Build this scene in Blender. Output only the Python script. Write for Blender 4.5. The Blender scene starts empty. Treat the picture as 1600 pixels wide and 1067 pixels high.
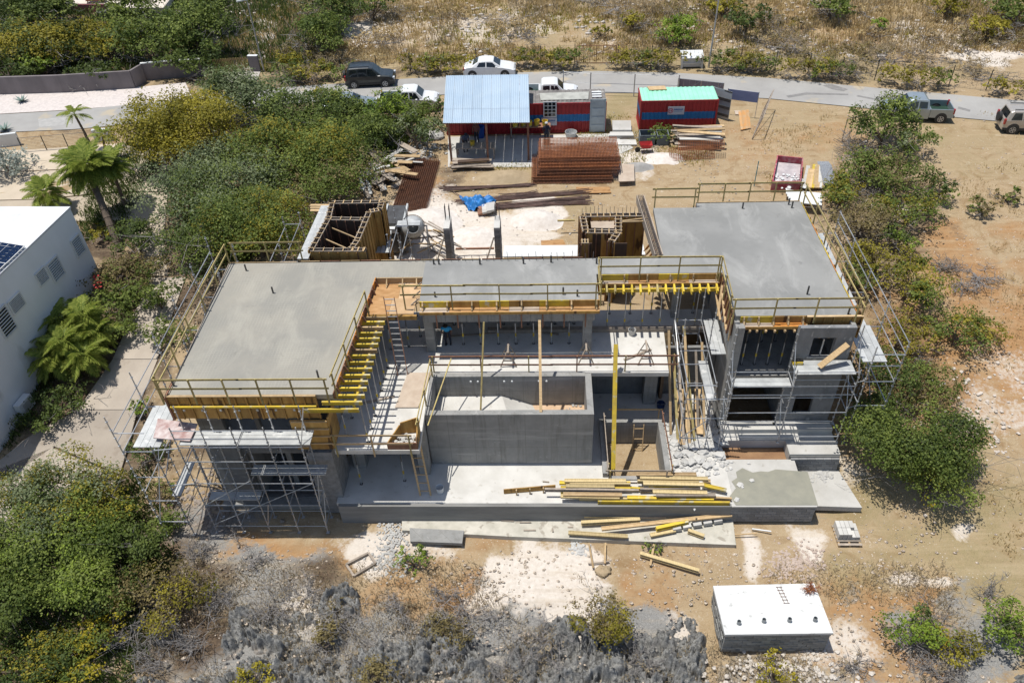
import bpy, math, random
import numpy as np
from mathutils import Vector, Matrix
random.seed(7)
RNG = np.random.default_rng(11)
sc = bpy.context.scene
C = sc.collection
# ---------------------------------------------------------------- camera (28 mm drone lens, 27 m above the main floor)
PITCH, ROLL, YAW, FPX, CAMH = math.radians(41.27), math.radians(2.58), math.radians(-3.2), 1244.0, 27.0
def _cam_axes():
    cp, sp = math.cos(PITCH), math.sin(PITCH)
    fw = np.array([0, cp, -sp]); dn = np.array([0, -sp, -cp]); rt = np.array([1.0, 0, 0])
    cr, sr = math.cos(ROLL), math.sin(ROLL)
    m = np.array([cr*rt+sr*dn, -sr*rt+cr*dn, fw])
    cy, sy = math.cos(YAW), math.sin(YAW)
    B = np.array([[cy, sy, 0], [-sy, cy, 0], [0, 0, 1]]).T
    return m @ B
CM = _cam_axes()
cam = bpy.data.cameras.new('camera'); co = bpy.data.objects.new('camera', cam); C.objects.link(co)
cam.sensor_width = 36; cam.lens = FPX/1600*36; cam.clip_start = .5; cam.clip_end = 3000
r_, d_, f_ = CM
co.matrix_world = Matrix(((r_[0], -d_[0], -f_[0], 0), (r_[1], -d_[1], -f_[1], 0), (r_[2], -d_[2], -f_[2], CAMH), (0, 0, 0, 1)))
sc.camera = co
# ---------------------------------------------------------------- daylight
SUN_DIR = Vector((-.24, .035, 1)).normalized()        # towards the sun
elev = math.asin(SUN_DIR.z)
az = math.atan2(SUN_DIR.x, SUN_DIR.y)
w = bpy.data.worlds.new('World'); sc.world = w; w.use_nodes = True
nt = w.node_tree; sky = nt.nodes.new('ShaderNodeTexSky'); sky.sky_type = 'NISHITA'; sky.sun_disc = False
sky.sun_elevation = elev; sky.sun_rotation = az; sky.air_density = 1.0; sky.dust_density = 1.0
bg = nt.nodes['Background']; bg.inputs['Strength'].default_value = .10
nt.links.new(sky.outputs[0], bg.inputs[0])
sl = bpy.data.lights.new('sun', 'SUN'); sl.energy = 4.1; sl.angle = math.radians(.5); sl.color = (1, .965, .90)
so = bpy.data.objects.new('sun', sl); C.objects.link(so)
so.rotation_euler = SUN_DIR.to_track_quat('Z', 'Y').to_euler()
sc.view_settings.view_transform = 'Standard'; sc.view_settings.look = 'None'
sc.view_settings.exposure = .22; sc.view_settings.gamma = 1; sc.view_settings.use_curve_mapping = False
# ---------------------------------------------------------------- measuring: a sight line met with a level, a plane or the ground
def ray(px, py): return CM.T @ np.array([px-800.0, py-533.5, FPX])
def P(px, py, z):
    r = ray(px, py); t = (z-CAMH)/r[2]; return (r[0]*t, r[1]*t, z)
def gz(x, y):
    x = np.asarray(x, float); y = np.asarray(y, float)
    gR = np.interp(y, [8, 14, 17, 20, 23, 25, 40, 48, 70, 95, 160], [-5.9, -5.6, -5.42, -5.0, -4.8, -4.35, -1.3, -.9, -.9, .3, 3])
    gL = np.interp(y, [8, 14, 22, 28, 32, 39.5, 48, 70, 95, 160], [-6.2, -5.7, -5.3, -4.7, -3.7, -2, -.95, -.9, .3, 3])
    gM = np.interp(y, [23, 33, 33.7, 60], [-4.8, -4.8, -.9, -.9])
    ss = lambda a, b, v: np.clip((v-a)/(b-a), 0, 1)**2*(3-2*np.clip((v-a)/(b-a), 0, 1))
    base = gR*ss(-24, -17, x) + gL*(1-ss(-24, -17, x))
    lo = np.where(y > 34, -19, -16.7); wl = np.where(y > 34, 5.0, .5)
    wm = ss(0, 1, (x-lo)/wl)*(1-ss(13.6, 14.8, x))
    wm = np.where((y > 23) & (y < 50), wm, 0)
    return base*(1-wm)+gM*wm
def PG(px, py, dz=0.0):
    z = -2.0
    for _ in range(14):
        p = P(px, py, z); z = .5*z+.5*(float(gz(p[0], p[1]))+dz)
    p = P(px, py, z); return (p[0], p[1], float(gz(p[0], p[1]))+dz)
# ---------------------------------------------------------------- mesh helpers
W = {}
class MB:
    def __init__(s): s.v = []; s.f = []
    def add(s, vs, fs):
        n = len(s.v); s.v += [tuple(float(c) for c in v) for v in vs]; s.f += [tuple(i+n for i in f) for f in fs]; return s
    def box(s, x0, x1, y0, y1, z0, z1):
        return s.add([(x0,y0,z0),(x1,y0,z0),(x1,y1,z0),(x0,y1,z0),(x0,y0,z1),(x1,y0,z1),(x1,y1,z1),(x0,y1,z1)],
                     [(0,3,2,1),(4,5,6,7),(0,1,5,4),(1,2,6,5),(2,3,7,6),(3,0,4,7)])
    def bar(s, p, q, w, h=None, up=(0,0,1), roll=0):
        h = w if h is None else h; p = Vector(p); q = Vector(q); d = (q-p).normalized(); u = Vector(up)
        if abs(d.dot(u)) > .98: u = Vector((1,0,0))
        a = d.cross(u).normalized(); b = a.cross(d).normalized()
        if roll: R = Matrix.Rotation(roll, 3, d); a = R@a; b = R@b
        a *= w/2; b *= h/2
        return s.add([p-a-b, p+a-b, p+a+b, p-a+b, q-a-b, q+a-b, q+a+b, q-a+b],
                     [(3,2,1,0),(4,5,6,7),(0,1,5,4),(1,2,6,5),(2,3,7,6),(3,0,4,7)])
    def tube(s, p, q, r, n=6, r2=None):
        r2 = r if r2 is None else r2; p = Vector(p); q = Vector(q); d = (q-p).normalized(); u = Vector((0,0,1))
        if abs(d.z) > .98: u = Vector((1,0,0))
        a = d.cross(u).normalized(); b = a.cross(d)
        vs = []
        for c, rr in ((p, r), (q, r2)):
            for i in range(n):
                t = 2*math.pi*i/n; vs.append(c+a*(rr*math.cos(t))+b*(rr*math.sin(t)))
        return s.add(vs, [(i, (i+1)%n, n+(i+1)%n, n+i) for i in range(n)]+[tuple(range(n))[::-1], tuple(range(n, 2*n))])
    def prism(s, poly, z0, z1):
        n = len(poly)
        a = sum(poly[i][0]*poly[(i+1)%n][1]-poly[(i+1)%n][0]*poly[i][1] for i in range(n))
        if a < 0: poly = poly[::-1]
        Z0 = z0 if hasattr(z0, '__len__') else [z0]*n; Z1 = z1 if hasattr(z1, '__len__') else [z1]*n
        if a < 0: Z0 = list(Z0)[::-1]; Z1 = list(Z1)[::-1]
        return s.add([(p[0], p[1], z) for p, z in zip(poly, Z0)]+[(p[0], p[1], z) for p, z in zip(poly, Z1)],
                     [tuple(range(n))[::-1], tuple(range(n, 2*n))]+[(i, (i+1)%n, n+(i+1)%n, n+i) for i in range(n)])
    def quad(s, *p): return s.add(p, [tuple(range(len(p)))])
    def rock(s, c, r, rnd, sq=.7, n=7):
        # small irregular stone
        cx, cy, cz = c; vs = []
        for k, (zz, rr) in enumerate(((-.6, .7), (.1, 1.0), (.62, .6))):
            for i in range(5):
                t = 2*math.pi*(i+.5*k)/5+rnd.uniform(-.3, .3); q = rr*r*rnd.uniform(.7, 1.2)
                vs.append((cx+q*math.cos(t), cy+q*math.sin(t), cz+zz*r*sq*rnd.uniform(.8, 1.2)))
        fs = [tuple(range(5))[::-1], tuple(range(10, 15))]
        for k in (0, 5):
            for i in range(5): fs += [(k+i, k+(i+1)%5, k+5+(i+1)%5, k+5+i)]
        return s.add(vs, fs)
    def build(s, name, m, parent=None, kind=None, smooth=False, origin=None):
        if parent is not None: o0 = W[parent.name]
        elif origin is not None: o0 = Vector(origin)
        else:
            xs, ys, zs = zip(*s.v); o0 = Vector(((min(xs)+max(xs))/2, (min(ys)+max(ys))/2, min(zs)))
        me = bpy.data.meshes.new(name); me.from_pydata([(a-o0[0], b-o0[1], c-o0[2]) for a, b, c in s.v], [], s.f)
        me.materials.append(m)
        if smooth: me.polygons.foreach_set('use_smooth', [True]*len(me.polygons))
        me.update()
        ob = bpy.data.objects.new(name, me); C.objects.link(ob)
        if parent is not None: ob.parent = parent
        else: ob.location = o0
        W[ob.name] = Vector(o0)
        if kind: ob['kind'] = kind
        return ob
def tag(o, label, cat, group=None):
    o['label'] = label; o['category'] = cat
    if group: o['group'] = group
    return o
def thing(name, label, cat, loc=(0,0,0), group=None):
    o = bpy.data.objects.new(name, None); C.objects.link(o); o.location = loc; W[o.name] = Vector(loc)
    o.empty_display_size = .3
    return tag(o, label, cat, group)
def kids(o): return [c for c in bpy.data.objects if c.parent == o]
_KC = {}
def copy_tree(o, loc, rz=0, label=None, scale=None, group=None, rot=None):
    if o.name not in _KC: _KC[o.name] = [(k, kids(k)) for k in kids(o)]
    r = o.copy(); C.objects.link(r); r.location = loc
    r.rotation_euler = rot if rot is not None else (0, 0, rz)
    if scale: r.scale = scale
    if label: r['label'] = label
    if group: r['group'] = group
    W[r.name] = Vector(loc)
    for k, gs in _KC[o.name]:
        c = k.copy(); C.objects.link(c); c.parent = r
        for g in gs:
            d = g.copy(); C.objects.link(d); d.parent = c
    return r
def mesh_np(name, V, F, m, parent=None, kind=None, attr=None, dom='POINT', smooth=False, origin=(0,0,0)):
    # V (n,3), F (k,4) or (k,3) numpy
    me = bpy.data.meshes.new(name); V = np.asarray(V, np.float32)-np.asarray(origin, np.float32); F = np.asarray(F, np.int32)
    me.vertices.add(len(V)); me.vertices.foreach_set('co', V.ravel())
    k = F.shape[1]; me.loops.add(F.size); me.loops.foreach_set('vertex_index', F.ravel())
    me.polygons.add(len(F)); me.polygons.foreach_set('loop_start', np.arange(0, F.size, k, dtype=np.int32))
    if smooth: me.polygons.foreach_set('use_smooth', np.ones(len(F), bool))
    if attr is not None:
        for an, av in attr.items():
            if av.ndim == 1:
                a = me.attributes.new(an, 'FLOAT', dom); a.data.foreach_set('value', av.astype(np.float32))
            else:
                a = me.attributes.new(an, 'FLOAT_COLOR', dom); a.data.foreach_set('color', av.astype(np.float32).ravel())
    me.update(calc_edges=True); me.materials.append(m)
    o = bpy.data.objects.new(name, me); C.objects.link(o)
    if parent is not None: o.parent = parent
    else: o.location = origin
    W[o.name] = Vector(origin)
    if kind: o['kind'] = kind
    return o
def ordn(i): return ['first','second','third','fourth','fifth','sixth','seventh','eighth','ninth','tenth','eleventh','twelfth','thirteenth','fourteenth','fifteenth','sixteenth','seventeenth','eighteenth','nineteenth','twentieth'][i]
# ---------------------------------------------------------------- numpy noise
def _h(ix, iy, s):
    n = (ix*374761393+iy*668265263+s*974634777) & 0xffffffff
    n = ((n ^ (n >> 13))*1274126177) & 0xffffffff
    return ((n ^ (n >> 16)) & 0xffff)/65535.0
def vn(x, y, s=0):
    ix = np.floor(x).astype(np.int64); iy = np.floor(y).astype(np.int64); fx = x-ix; fy = y-iy
    fx = fx*fx*(3-2*fx); fy = fy*fy*(3-2*fy)
    return (_h(ix,iy,s)*(1-fx)+_h(ix+1,iy,s)*fx)*(1-fy)+(_h(ix,iy+1,s)*(1-fx)+_h(ix+1,iy+1,s)*fx)*fy
def fbm(x, y, o=4, s=0):
    a = .5; t = 0; n = 0
    for i in range(o): t = t+a*vn(x*2**i+i*17.3, y*2**i-i*9.1, s+i); n += a; a *= .5
    return t/n
# ---------------------------------------------------------------- materials
def new_mat(name):
    m = bpy.data.materials.new(name); m.use_nodes = True; n = m.node_tree
    return m, n, n.nodes['Principled BSDF']
def nd(n, t, **k):
    x = n.nodes.new(t)
    for a, b in k.items():
        if a in ('ins',):
            for i, v in b.items(): x.inputs[i].default_value = v
        else: setattr(x, a, b)
    return x
def mixc(n, fac, a, b, bt='MIX'):
    x = nd(n, 'ShaderNodeMix', data_type='RGBA', blend_type=bt)
    for i, v in ((0, fac), (6, a), (7, b)):
        if hasattr(v, 'links'): n.links.new(v, x.inputs[i])
        else: x.inputs[i].default_value = v if not isinstance(v, tuple) or len(v) == 4 else (*v, 1)
    return x.outputs[2]
def ramp(n, src, p0, p1, c0=(0,0,0,1), c1=(1,1,1,1)):
    r = nd(n, 'ShaderNodeValToRGB'); e = r.color_ramp.elements; e[0].position = p0; e[1].position = p1; e[0].color = c0; e[1].color = c1
    n.links.new(src, r.inputs[0]); return r.outputs[0]
def noise(n, sc_, det=4, rough=.55, src=None, dist=0):
    x = nd(n, 'ShaderNodeTexNoise', ins={'Scale': sc_, 'Detail': det, 'Roughness': rough, 'Distortion': dist})
    if src is not None: n.links.new(src, x.inputs[0])
    return x.outputs[0]
def mat(name, c1, c2=None, rough=.85, sc_=2.5, bump=.15, bsc=30, metal=0, rnd=.12, p=(.35, .65), spots=None, stretch=None):
    m, n, b = new_mat(name); c2 = c2 or tuple(x*.78 for x in c1)
    tc = nd(n, 'ShaderNodeTexCoord'); src = tc.outputs['Object']
    if stretch:
        mp = nd(n, 'ShaderNodeMapping', ins={'Scale': stretch}); n.links.new(src, mp.inputs[0]); src = mp.outputs[0]
    f = ramp(n, noise(n, sc_, 6, .6, src), p[0], p[1])
    col = mixc(n, f, c1, c2)
    if spots: col = mixc(n, ramp(n, noise(n, spots[1], 3, .5, src), spots[2], spots[2]+.08), col, spots[0])
    if rnd:
        oi = nd(n, 'ShaderNodeObjectInfo'); mr = nd(n, 'ShaderNodeMapRange', ins={3: 1-rnd, 4: 1+rnd}); n.links.new(oi.outputs['Random'], mr.inputs[0])
        col = mixc(n, 1.0, col, mr.outputs[0], 'MULTIPLY')
    n.links.new(col, b.inputs['Base Color']); b.inputs['Roughness'].default_value = rough; b.inputs['Metallic'].default_value = metal
    if bump:
        bp = nd(n, 'ShaderNodeBump', ins={'Strength': bump, 'Distance': .03}); n.links.new(noise(n, bsc, 4, .6, src), bp.inputs['Height'])
        n.links.new(bp.outputs[0], b.inputs['Normal'])
    return m
M = {}
M['conc_white'] = mat('pale_cement', (.54,.525,.49), (.44,.425,.39), sc_=.8, bump=.2, spots=((.40,.38,.34), 3.0, .63))
M['conc'] = mat('grey_concrete', (.29,.29,.28), (.21,.21,.205), sc_=.9, bump=.25, stretch=(1,1,.6), spots=((.36,.36,.34), 1.4, .66))
M['conc_dark'] = mat('dark_concrete', (.19,.19,.185), (.125,.125,.12), sc_=1.3, bump=.2, stretch=(1,1,.35))
M['block'] = mat('cement_block', (.27,.27,.265), (.19,.19,.19), sc_=3, bump=.4, bsc=60, rnd=.18)
M['mortar'] = mat('mortar', (.15,.15,.145), rough=.95)
M['ply'] = mat('plywood', (.46,.27,.12), (.33,.17,.06), sc_=2, stretch=(1,3,1), bump=.05, rnd=.15, spots=((.2,.1,.035), 1.3, .62))
M['ply_brown'] = mat('stained_formwork_ply', (.43,.26,.075), (.30,.16,.04), sc_=1.6, stretch=(2.5,2.5,.6), bump=.05, rnd=.22, spots=((.09,.045,.015), 1.1, .6))
M['ply_dark'] = mat('film_faced_ply', (.085,.05,.03), (.055,.035,.025), sc_=2, bump=.05)
M['ply_dust'] = mat('dusty_ply', (.46,.38,.30), (.38,.30,.23), sc_=2, bump=.08)
M['timber'] = mat('pale_timber', (.50,.36,.20), (.38,.26,.13), sc_=4, stretch=(1,1,6), bump=.08, rnd=.25)
M['timber_grey'] = mat('weathered_timber', (.36,.30,.24), (.24,.20,.16), sc_=4, bump=.1, rnd=.25)
M['timber_red'] = mat('reddish_timber', (.28,.14,.085), (.2,.10,.06), sc_=4, bump=.1, rnd=.2)
M['orange_ply'] = mat('orange_ply', (.58,.25,.05), (.42,.16,.03), sc_=3, bump=.05)
M['yellow'] = mat('yellow_beam_paint', (.64,.46,.03), (.46,.33,.05), rough=.7, sc_=3, bump=.08, rnd=.22, spots=((.48,.43,.27), 2.5, .58))
M['rail'] = mat('yellow_weathered_rail', (.42,.34,.13), (.30,.23,.10), sc_=5, bump=.08, rnd=.25)
M['galv'] = mat('galvanised_steel', (.48,.49,.50), (.36,.37,.38), rough=.42, metal=.55, sc_=6, bump=0, rnd=.2)
M['galv_dull'] = mat('dull_scaffold_deck', (.50,.51,.50), (.38,.39,.385), rough=.6, metal=.25, sc_=2.5, bump=.1, rnd=.14, spots=((.62,.62,.6), 2.4, .62))
M['steel_dark'] = mat('dark_steel', (.11,.11,.11), (.07,.065,.06), rough=.5, metal=.5, bump=0)
M['rust'] = mat('rusty_rebar', (.17,.068,.032), (.10,.042,.024), rough=.85, sc_=3, bump=0, rnd=.15)
M['rust_lt'] = mat('orange_rust', (.33,.12,.045), (.22,.08,.035), rough=.85, bump=0)
M['rebar'] = mat('grey_rebar', (.16,.14,.13), (.11,.09,.085), rough=.6, bump=0)
M['blue'] = mat('blue_tarp', (.03,.22,.55), (.02,.15,.42), rough=.5, sc_=3, bump=.5, bsc=6)
M['white'] = mat('white_paint', (.68,.69,.68), (.60,.61,.60), rough=.5, sc_=1, bump=.02, rnd=.05)
M['black'] = mat('black_rubber', (.02,.02,.02), rough=.7, bump=0)
M['soil'] = mat('bare_soil', (.34,.20,.10), (.24,.13,.065), sc_=1, bump=.5, bsc=12)
def glass(name, c, rough=.06):
    m, n, b = new_mat(name); b.inputs['Base Color'].default_value = (*c, 1); b.inputs['Roughness'].default_value = rough
    b.inputs['Specular IOR Level'].default_value = .8; return m
M['glass'] = glass('dark_glass', (.012,.016,.02)); M['solar'] = glass('solar_cell', (.01,.03,.09), .15)
def paint(name, c, metal=0, rough=.3):
    m, n, b = new_mat(name); b.inputs['Base Color'].default_value = (*c, 1); b.inputs['Roughness'].default_value = rough
    b.inputs['Metallic'].default_value = metal
    b.inputs['Coat Weight'].default_value = .4; b.inputs['Coat Roughness'].default_value = .1
    tc = nd(n, 'ShaderNodeTexCoord'); col = mixc(n, ramp(n, noise(n, 3, 5, .6, tc.outputs['Object']), .4, .75), c, tuple(x*.8+.03 for x in c))
    n.links.new(col, b.inputs['Base Color'])
    return m
def stained_wall(name, c1, c2, pale, dark, joints=True):
    m, n, b = new_mat(name); tc = nd(n, 'ShaderNodeTexCoord'); s = tc.outputs['Object']
    def st(v): mp = nd(n, 'ShaderNodeMapping', ins={'Scale': v}); n.links.new(s, mp.inputs[0]); return mp.outputs[0]
    col = mixc(n, ramp(n, noise(n, 1.2, 6, .65, s), .35, .65), c1, c2)
    col = mixc(n, ramp(n, noise(n, 1.0, 6, .7, st((3.5,3.5,.3))), .5, .72, c1=(.75,.75,.75,1)), col, dark)
    col = mixc(n, ramp(n, noise(n, 1.0, 5, .6, st((.25,.25,2.6))), .55, .68, c1=(.7,.7,.7,1)), col, pale)
    col = mixc(n, ramp(n, noise(n, 2.2, 7, .75, st((1,1,1.6)), 1.0), .60, .68, c1=(.8,.8,.8,1)), col, pale)
    if joints:
        bk = nd(n, 'ShaderNodeTexBrick', offset=0, squash=1, ins={'Scale': 1, 'Brick Width': 1.22, 'Row Height': 1.25, 'Mortar Size': .012, 'Color1': (0,0,0,1), 'Color2': (0,0,0,1), 'Mortar': (.6,.6,.6,1)})
        sp = nd(n, 'ShaderNodeSeparateXYZ'); cb = nd(n, 'ShaderNodeCombineXYZ'); n.links.new(s, sp.inputs[0]); ad = nd(n, 'ShaderNodeMath', operation='ADD'); n.links.new(sp.outputs[0], ad.inputs[0]); n.links.new(sp.outputs[1], ad.inputs[1]); n.links.new(ad.outputs[0], cb.inputs[0]); n.links.new(sp.outputs[2], cb.inputs[1]); n.links.new(cb.outputs[0], bk.inputs[0])
        col = mixc(n, bk.outputs[0], col, dark)
    n.links.new(col, b.inputs['Base Color']); b.inputs['Roughness'].default_value = .9
    bp = nd(n, 'ShaderNodeBump', ins={'Strength': .4, 'Distance': .03}); n.links.new(noise(n, 9, 6, .7, s), bp.inputs['Height']); n.links.new(bp.outputs[0], b.inputs['Normal'])
    return m
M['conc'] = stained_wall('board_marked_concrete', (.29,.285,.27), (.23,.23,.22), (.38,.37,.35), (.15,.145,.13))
M['conc_dark'] = stained_wall('dark_board_marked_concrete', (.19,.19,.185), (.14,.14,.14), (.27,.27,.26), (.085,.085,.08))  # same board-marked concrete in a darker tone, for lower and inner walls
# ---- roof slab: trowelled concrete with cloudy efflorescence
def slab_mat(name, c1, c2, c3, grid):
    m, n, b = new_mat(name); tc = nd(n, 'ShaderNodeTexCoord'); s = tc.outputs['Object']
    mp = nd(n, 'ShaderNodeMapping', ins={'Scale': (1, .45, 1), 'Rotation': (0, 0, .5)}); n.links.new(s, mp.inputs[0])
    col = mixc(n, ramp(n, noise(n, .35, 6, .6, s), .38, .62), c1, c2)
    col = mixc(n, ramp(n, noise(n, .7, 6, .68, mp.outputs[0], .6), .5, .78, c1=(.75,.75,.75,1)), col, c3)
    bk = nd(n, 'ShaderNodeTexBrick', offset=0, squash=1, ins={'Scale': 1, 'Brick Width': .15, 'Row Height': .15, 'Mortar Size': .014, 'Mortar Smooth': .8, 'Color1': (0,0,0,1), 'Color2': (0,0,0,1), 'Mortar': (1,1,1,1)})
    vm = nd(n, 'ShaderNodeMixRGB', blend_type='ADD', ins={0: .06}); nn_ = nd(n, 'ShaderNodeTexNoise', ins={'Scale': 1.7}); n.links.new(s, nn_.inputs[0]); n.links.new(s, vm.inputs[1]); n.links.new(nn_.outputs['Color'], vm.inputs[2]); n.links.new(vm.outputs[0], bk.inputs[0])
    gm = mixc(n, 1.0, bk.outputs[0], ramp(n, noise(n, .45, 3, .5, s), .42, .62), 'MULTIPLY')
    gm = mixc(n, 1.0, gm, (grid, grid, grid), 'MULTIPLY')
    col = mixc(n, gm, col, c3)
    col = mixc(n, ramp(n, noise(n, 1.6, 7, .72, s, .8), .60, .74, c1=(.7,.7,.7,1)), col, tuple(x*.72 for x in c2))
    col = mixc(n, ramp(n, noise(n, 14, 4, .6, s), .66, .74, c1=(.5,.5,.5,1)), col, (.14,.14,.125))
    n.links.new(col, b.inputs['Base Color']); b.inputs['Roughness'].default_value = .75
    bp = nd(n, 'ShaderNodeBump', ins={'Strength': .15, 'Distance': .03}); n.links.new(noise(n, 8, 5, .6, s), bp.inputs['Height']); n.links.new(bp.outputs[0], b.inputs['Normal'])
    return m
M['slab_left'] = slab_mat('trowelled_slab_warm', (.295,.275,.23), (.24,.23,.20), (.38,.36,.30), .55)
M['slab_right'] = slab_mat('trowelled_slab_cool', (.26,.258,.245), (.205,.205,.195), (.40,.395,.375), .0)
# ---------------------------------------------------------------- ground sheet with painted soil kinds
xs = np.concatenate([np.arange(-420, -75, 25), np.arange(-75, -36, .45), np.arange(-36, 30, .24), np.arange(30, 62, .4), np.arange(62, 420, 25)])
ys = np.concatenate([np.arange(-160, 9, 12), np.arange(9, 52, .22), np.arange(52, 100, .36), np.arange(100, 700, 25)])
X, Y = np.meshgrid(xs, ys)
Z = gz(X, Y)
road_zone = np.clip((Y-52)/4, 0, 1)*np.clip((78-Y)/4, 0, 1)
inside = (X > -16.4) & (X < 14.4) & (Y > 22.9) & (Y < 33.8)
damp = np.where(inside, 0, 1)*(1-.97*road_zone)
Z = Z+damp*(.16*(fbm(X*.35, Y*.35, 4, 3)-.5)+.07*(fbm(X*2.2, Y*2.2, 3, 9)-.5))
rocky = np.clip((19.2-Y)/2.0, 0, 1)*np.clip((9-X)/3, 0, 1)*np.clip((X+19)/3, 0, 1)
Z = Z-.30*rocky
masks = {k: np.zeros_like(X) for k in ('white', 'orange', 'grass', 'grey', 'dark')}
WA = fbm(X*.45, Y*.45, 5, 201)-.5; WB = fbm(X*.45+40, Y*.45, 5, 207)-.5
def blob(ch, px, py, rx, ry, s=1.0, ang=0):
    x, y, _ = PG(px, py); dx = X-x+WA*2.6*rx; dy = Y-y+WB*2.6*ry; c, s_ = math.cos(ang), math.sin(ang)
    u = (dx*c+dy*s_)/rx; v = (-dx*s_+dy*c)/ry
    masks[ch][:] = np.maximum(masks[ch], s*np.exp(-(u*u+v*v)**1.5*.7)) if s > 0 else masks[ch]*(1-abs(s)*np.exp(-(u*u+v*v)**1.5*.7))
for a in [('white',700,350,3.6,3.2),('white',640,370,2.6,4.2),('white',745,370,2.4,3.2),('white',830,345,2.4,1.9),('white',660,330,2.8,1.4),
          ('white',830,900,2.3,1.9,1.0),('white',880,905,1.3,1.6,.9),('white',800,880,1.2,1.0,.7),('white',570,850,1.6,1.1,.8),('white',880,235,3.2,1.5,.75),
          ('white',980,250,3.0,2.2,.8),('white',1250,850,.9,1.6,.8),('white',1400,900,.8,.4,.8),('white',1450,912,.9,.3,.7),('white',1515,838,.9,.7,.65),
          ('white',1170,870,.5,1.6,.7),('white',700,1000,2,.7,.3),('white',480,960,1.4,1.4,.6),('white',590,45,4,3,.75),('white',700,60,6,3,.5),('white',780,40,9,3,.55),
          ('white',980,60,7,2,.5),('white',1100,40,4,5,.45),('white',1340,70,4,3,.45),('white',1480,65,5,4,.6),('white',1540,90,3,2,.85),('white',1250,60,4,3,.4),
          ('white',900,1050,2,.8,.4),('white',1040,925,1,1,.3),('white',1370,325,2,1.2,.6),('white',1530,640,2.4,2.4,.5),('white',1580,570,2,2,.5),('white',1380,660,1.2,1.5,.5),
          ('white',1200,270,2.2,2,.1),('white',1300,1010,1.6,1,.6),('white',1080,980,1.4,1.2,.6),('white',590,230,2.2,1.6,.5),('white',650,310,2,3,.6),
          ('white',1560,270,3,2,.3),('white',330,620,2,1,.3),('white',1000,620,3,3,.5),('white',1330,740,1.0,2.0,.5),('white',640,850,2.2,.8,.6),
          ('orange',1500,450,7,6,.75),('orange',1450,620,4,5,.7),('orange',1560,520,5,5,.8),('orange',1200,210,8,4,.35),('orange',1190,240,3,5,.4),
          ('orange',740,930,2.6,1.4,.8),('orange',600,900,3,1.5,.55),('orange',440,860,2.4,1.0,.7),('orange',1380,980,2.6,2.2,.75),('orange',1330,1010,2,1,.6),
          ('orange',1020,920,2.6,1.4,.6),('orange',560,205,4,1.2,.7),('orange',650,215,3,1,.6),('orange',1300,200,3,3,.5),('orange',690,840,3,1,.4),
          ('orange',1450,800,6,3,.3),('orange',620,60,6,3,.4),('orange',1280,40,9,6,.45),('orange',950,60,6,4,.35),('orange',690,110,10,2,.3),('orange',480,125,5,1.5,.5),
          ('orange',660,300,1.2,3,.8),('orange',1470,380,5,3,.45),
          ('grass',1430,190,6,4,.5),('grass',990,140,3,6,.8),('grass',950,185,2.4,3,.85),('grass',1230,180,6,4,.35),('grass',1560,240,6,4,.4),('grass',880,320,3,1.6,.45),
          ('grass',800,275,5,2,.55),('grass',720,120,20,3,.55),('grass',1000,90,14,2.5,.7),('grass',1250,110,12,3,.6),('grass',480,100,9,5,.9),('grass',850,30,12,7,.5),
          ('grass',1500,840,7,5,.75),('grass',1420,760,5,4,.45),('grass',1560,950,6,3,.7),('grass',1150,140,4,3,.4),('grass',1340,290,5,4,.4),
          ('grey',450,1000,8,3.4,.95),('grey',700,1020,9,2.6,.95),('grey',330,960,5,3,.75),('grey',960,1020,4,2.2,.9),('grey',1500,1030,4,2.5,.7),('grey',820,960,3,1,.5),
          ('grey',1030,990,3,1.4,.9),('grey',1250,780,1.2,1.6,.4),('grey',640,30,5,5,.35),('grey',1240,1050,3,1,.5),('grey',350,830,3,2,.7),('grey',1480,40,9,6,.4),('grey',880,20,16,6,.35),
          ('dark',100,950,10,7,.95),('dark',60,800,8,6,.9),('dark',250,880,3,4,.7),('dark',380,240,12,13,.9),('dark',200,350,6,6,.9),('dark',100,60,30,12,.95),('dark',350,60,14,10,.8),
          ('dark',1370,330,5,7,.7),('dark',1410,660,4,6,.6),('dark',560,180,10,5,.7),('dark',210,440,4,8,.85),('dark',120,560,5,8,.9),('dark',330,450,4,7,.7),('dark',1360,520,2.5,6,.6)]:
    blob(*a)
farf = np.clip((Y-68)/8, 0, 1)
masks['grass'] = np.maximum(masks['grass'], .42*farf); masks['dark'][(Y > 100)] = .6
m1 = np.stack([masks['white'], masks['orange'], masks['grass'], np.ones_like(X)], -1).reshape(-1, 4)
m2 = np.stack([masks['grey'], masks['dark'], rocky, np.ones_like(X)], -1).reshape(-1, 4)
gm, n, b = new_mat('site_ground'); tc = nd(n, 'ShaderNodeTexCoord'); s = tc.outputs['Object']
a1 = nd(n, 'ShaderNodeAttribute', attribute_name='m1'); a2 = nd(n, 'ShaderNodeAttribute', attribute_name='m2')
s1 = nd(n, 'ShaderNodeSeparateColor'); s2 = nd(n, 'ShaderNodeSeparateColor'); n.links.new(a1.outputs['Color'], s1.inputs[0]); n.links.new(a2.outputs['Color'], s2.inputs[0])
nz = noise(n, 1.1, 8, .68, s); nf = noise(n, 5, 6, .7, s); nff = noise(n, 22, 5, .7, s)
def edge(mask, nzs, lo=.42, hi=.62, k=.55):
    m_ = nd(n, 'ShaderNodeMath', operation='MULTIPLY_ADD', ins={1: k, 2: -k/2}); n.links.new(nzs, m_.inputs[0])
    a_ = nd(n, 'ShaderNodeMath', operation='ADD'); n.links.new(mask, a_.inputs[0]); n.links.new(m_.outputs[0], a_.inputs[1])
    return ramp(n, a_.outputs[0], lo, hi)
col = mixc(n, ramp(n, nz, .3, .7), (.37,.275,.165), (.29,.205,.115))
col = mixc(n, ramp(n, nff, .45, .75), col, (.42,.34,.23))
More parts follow.
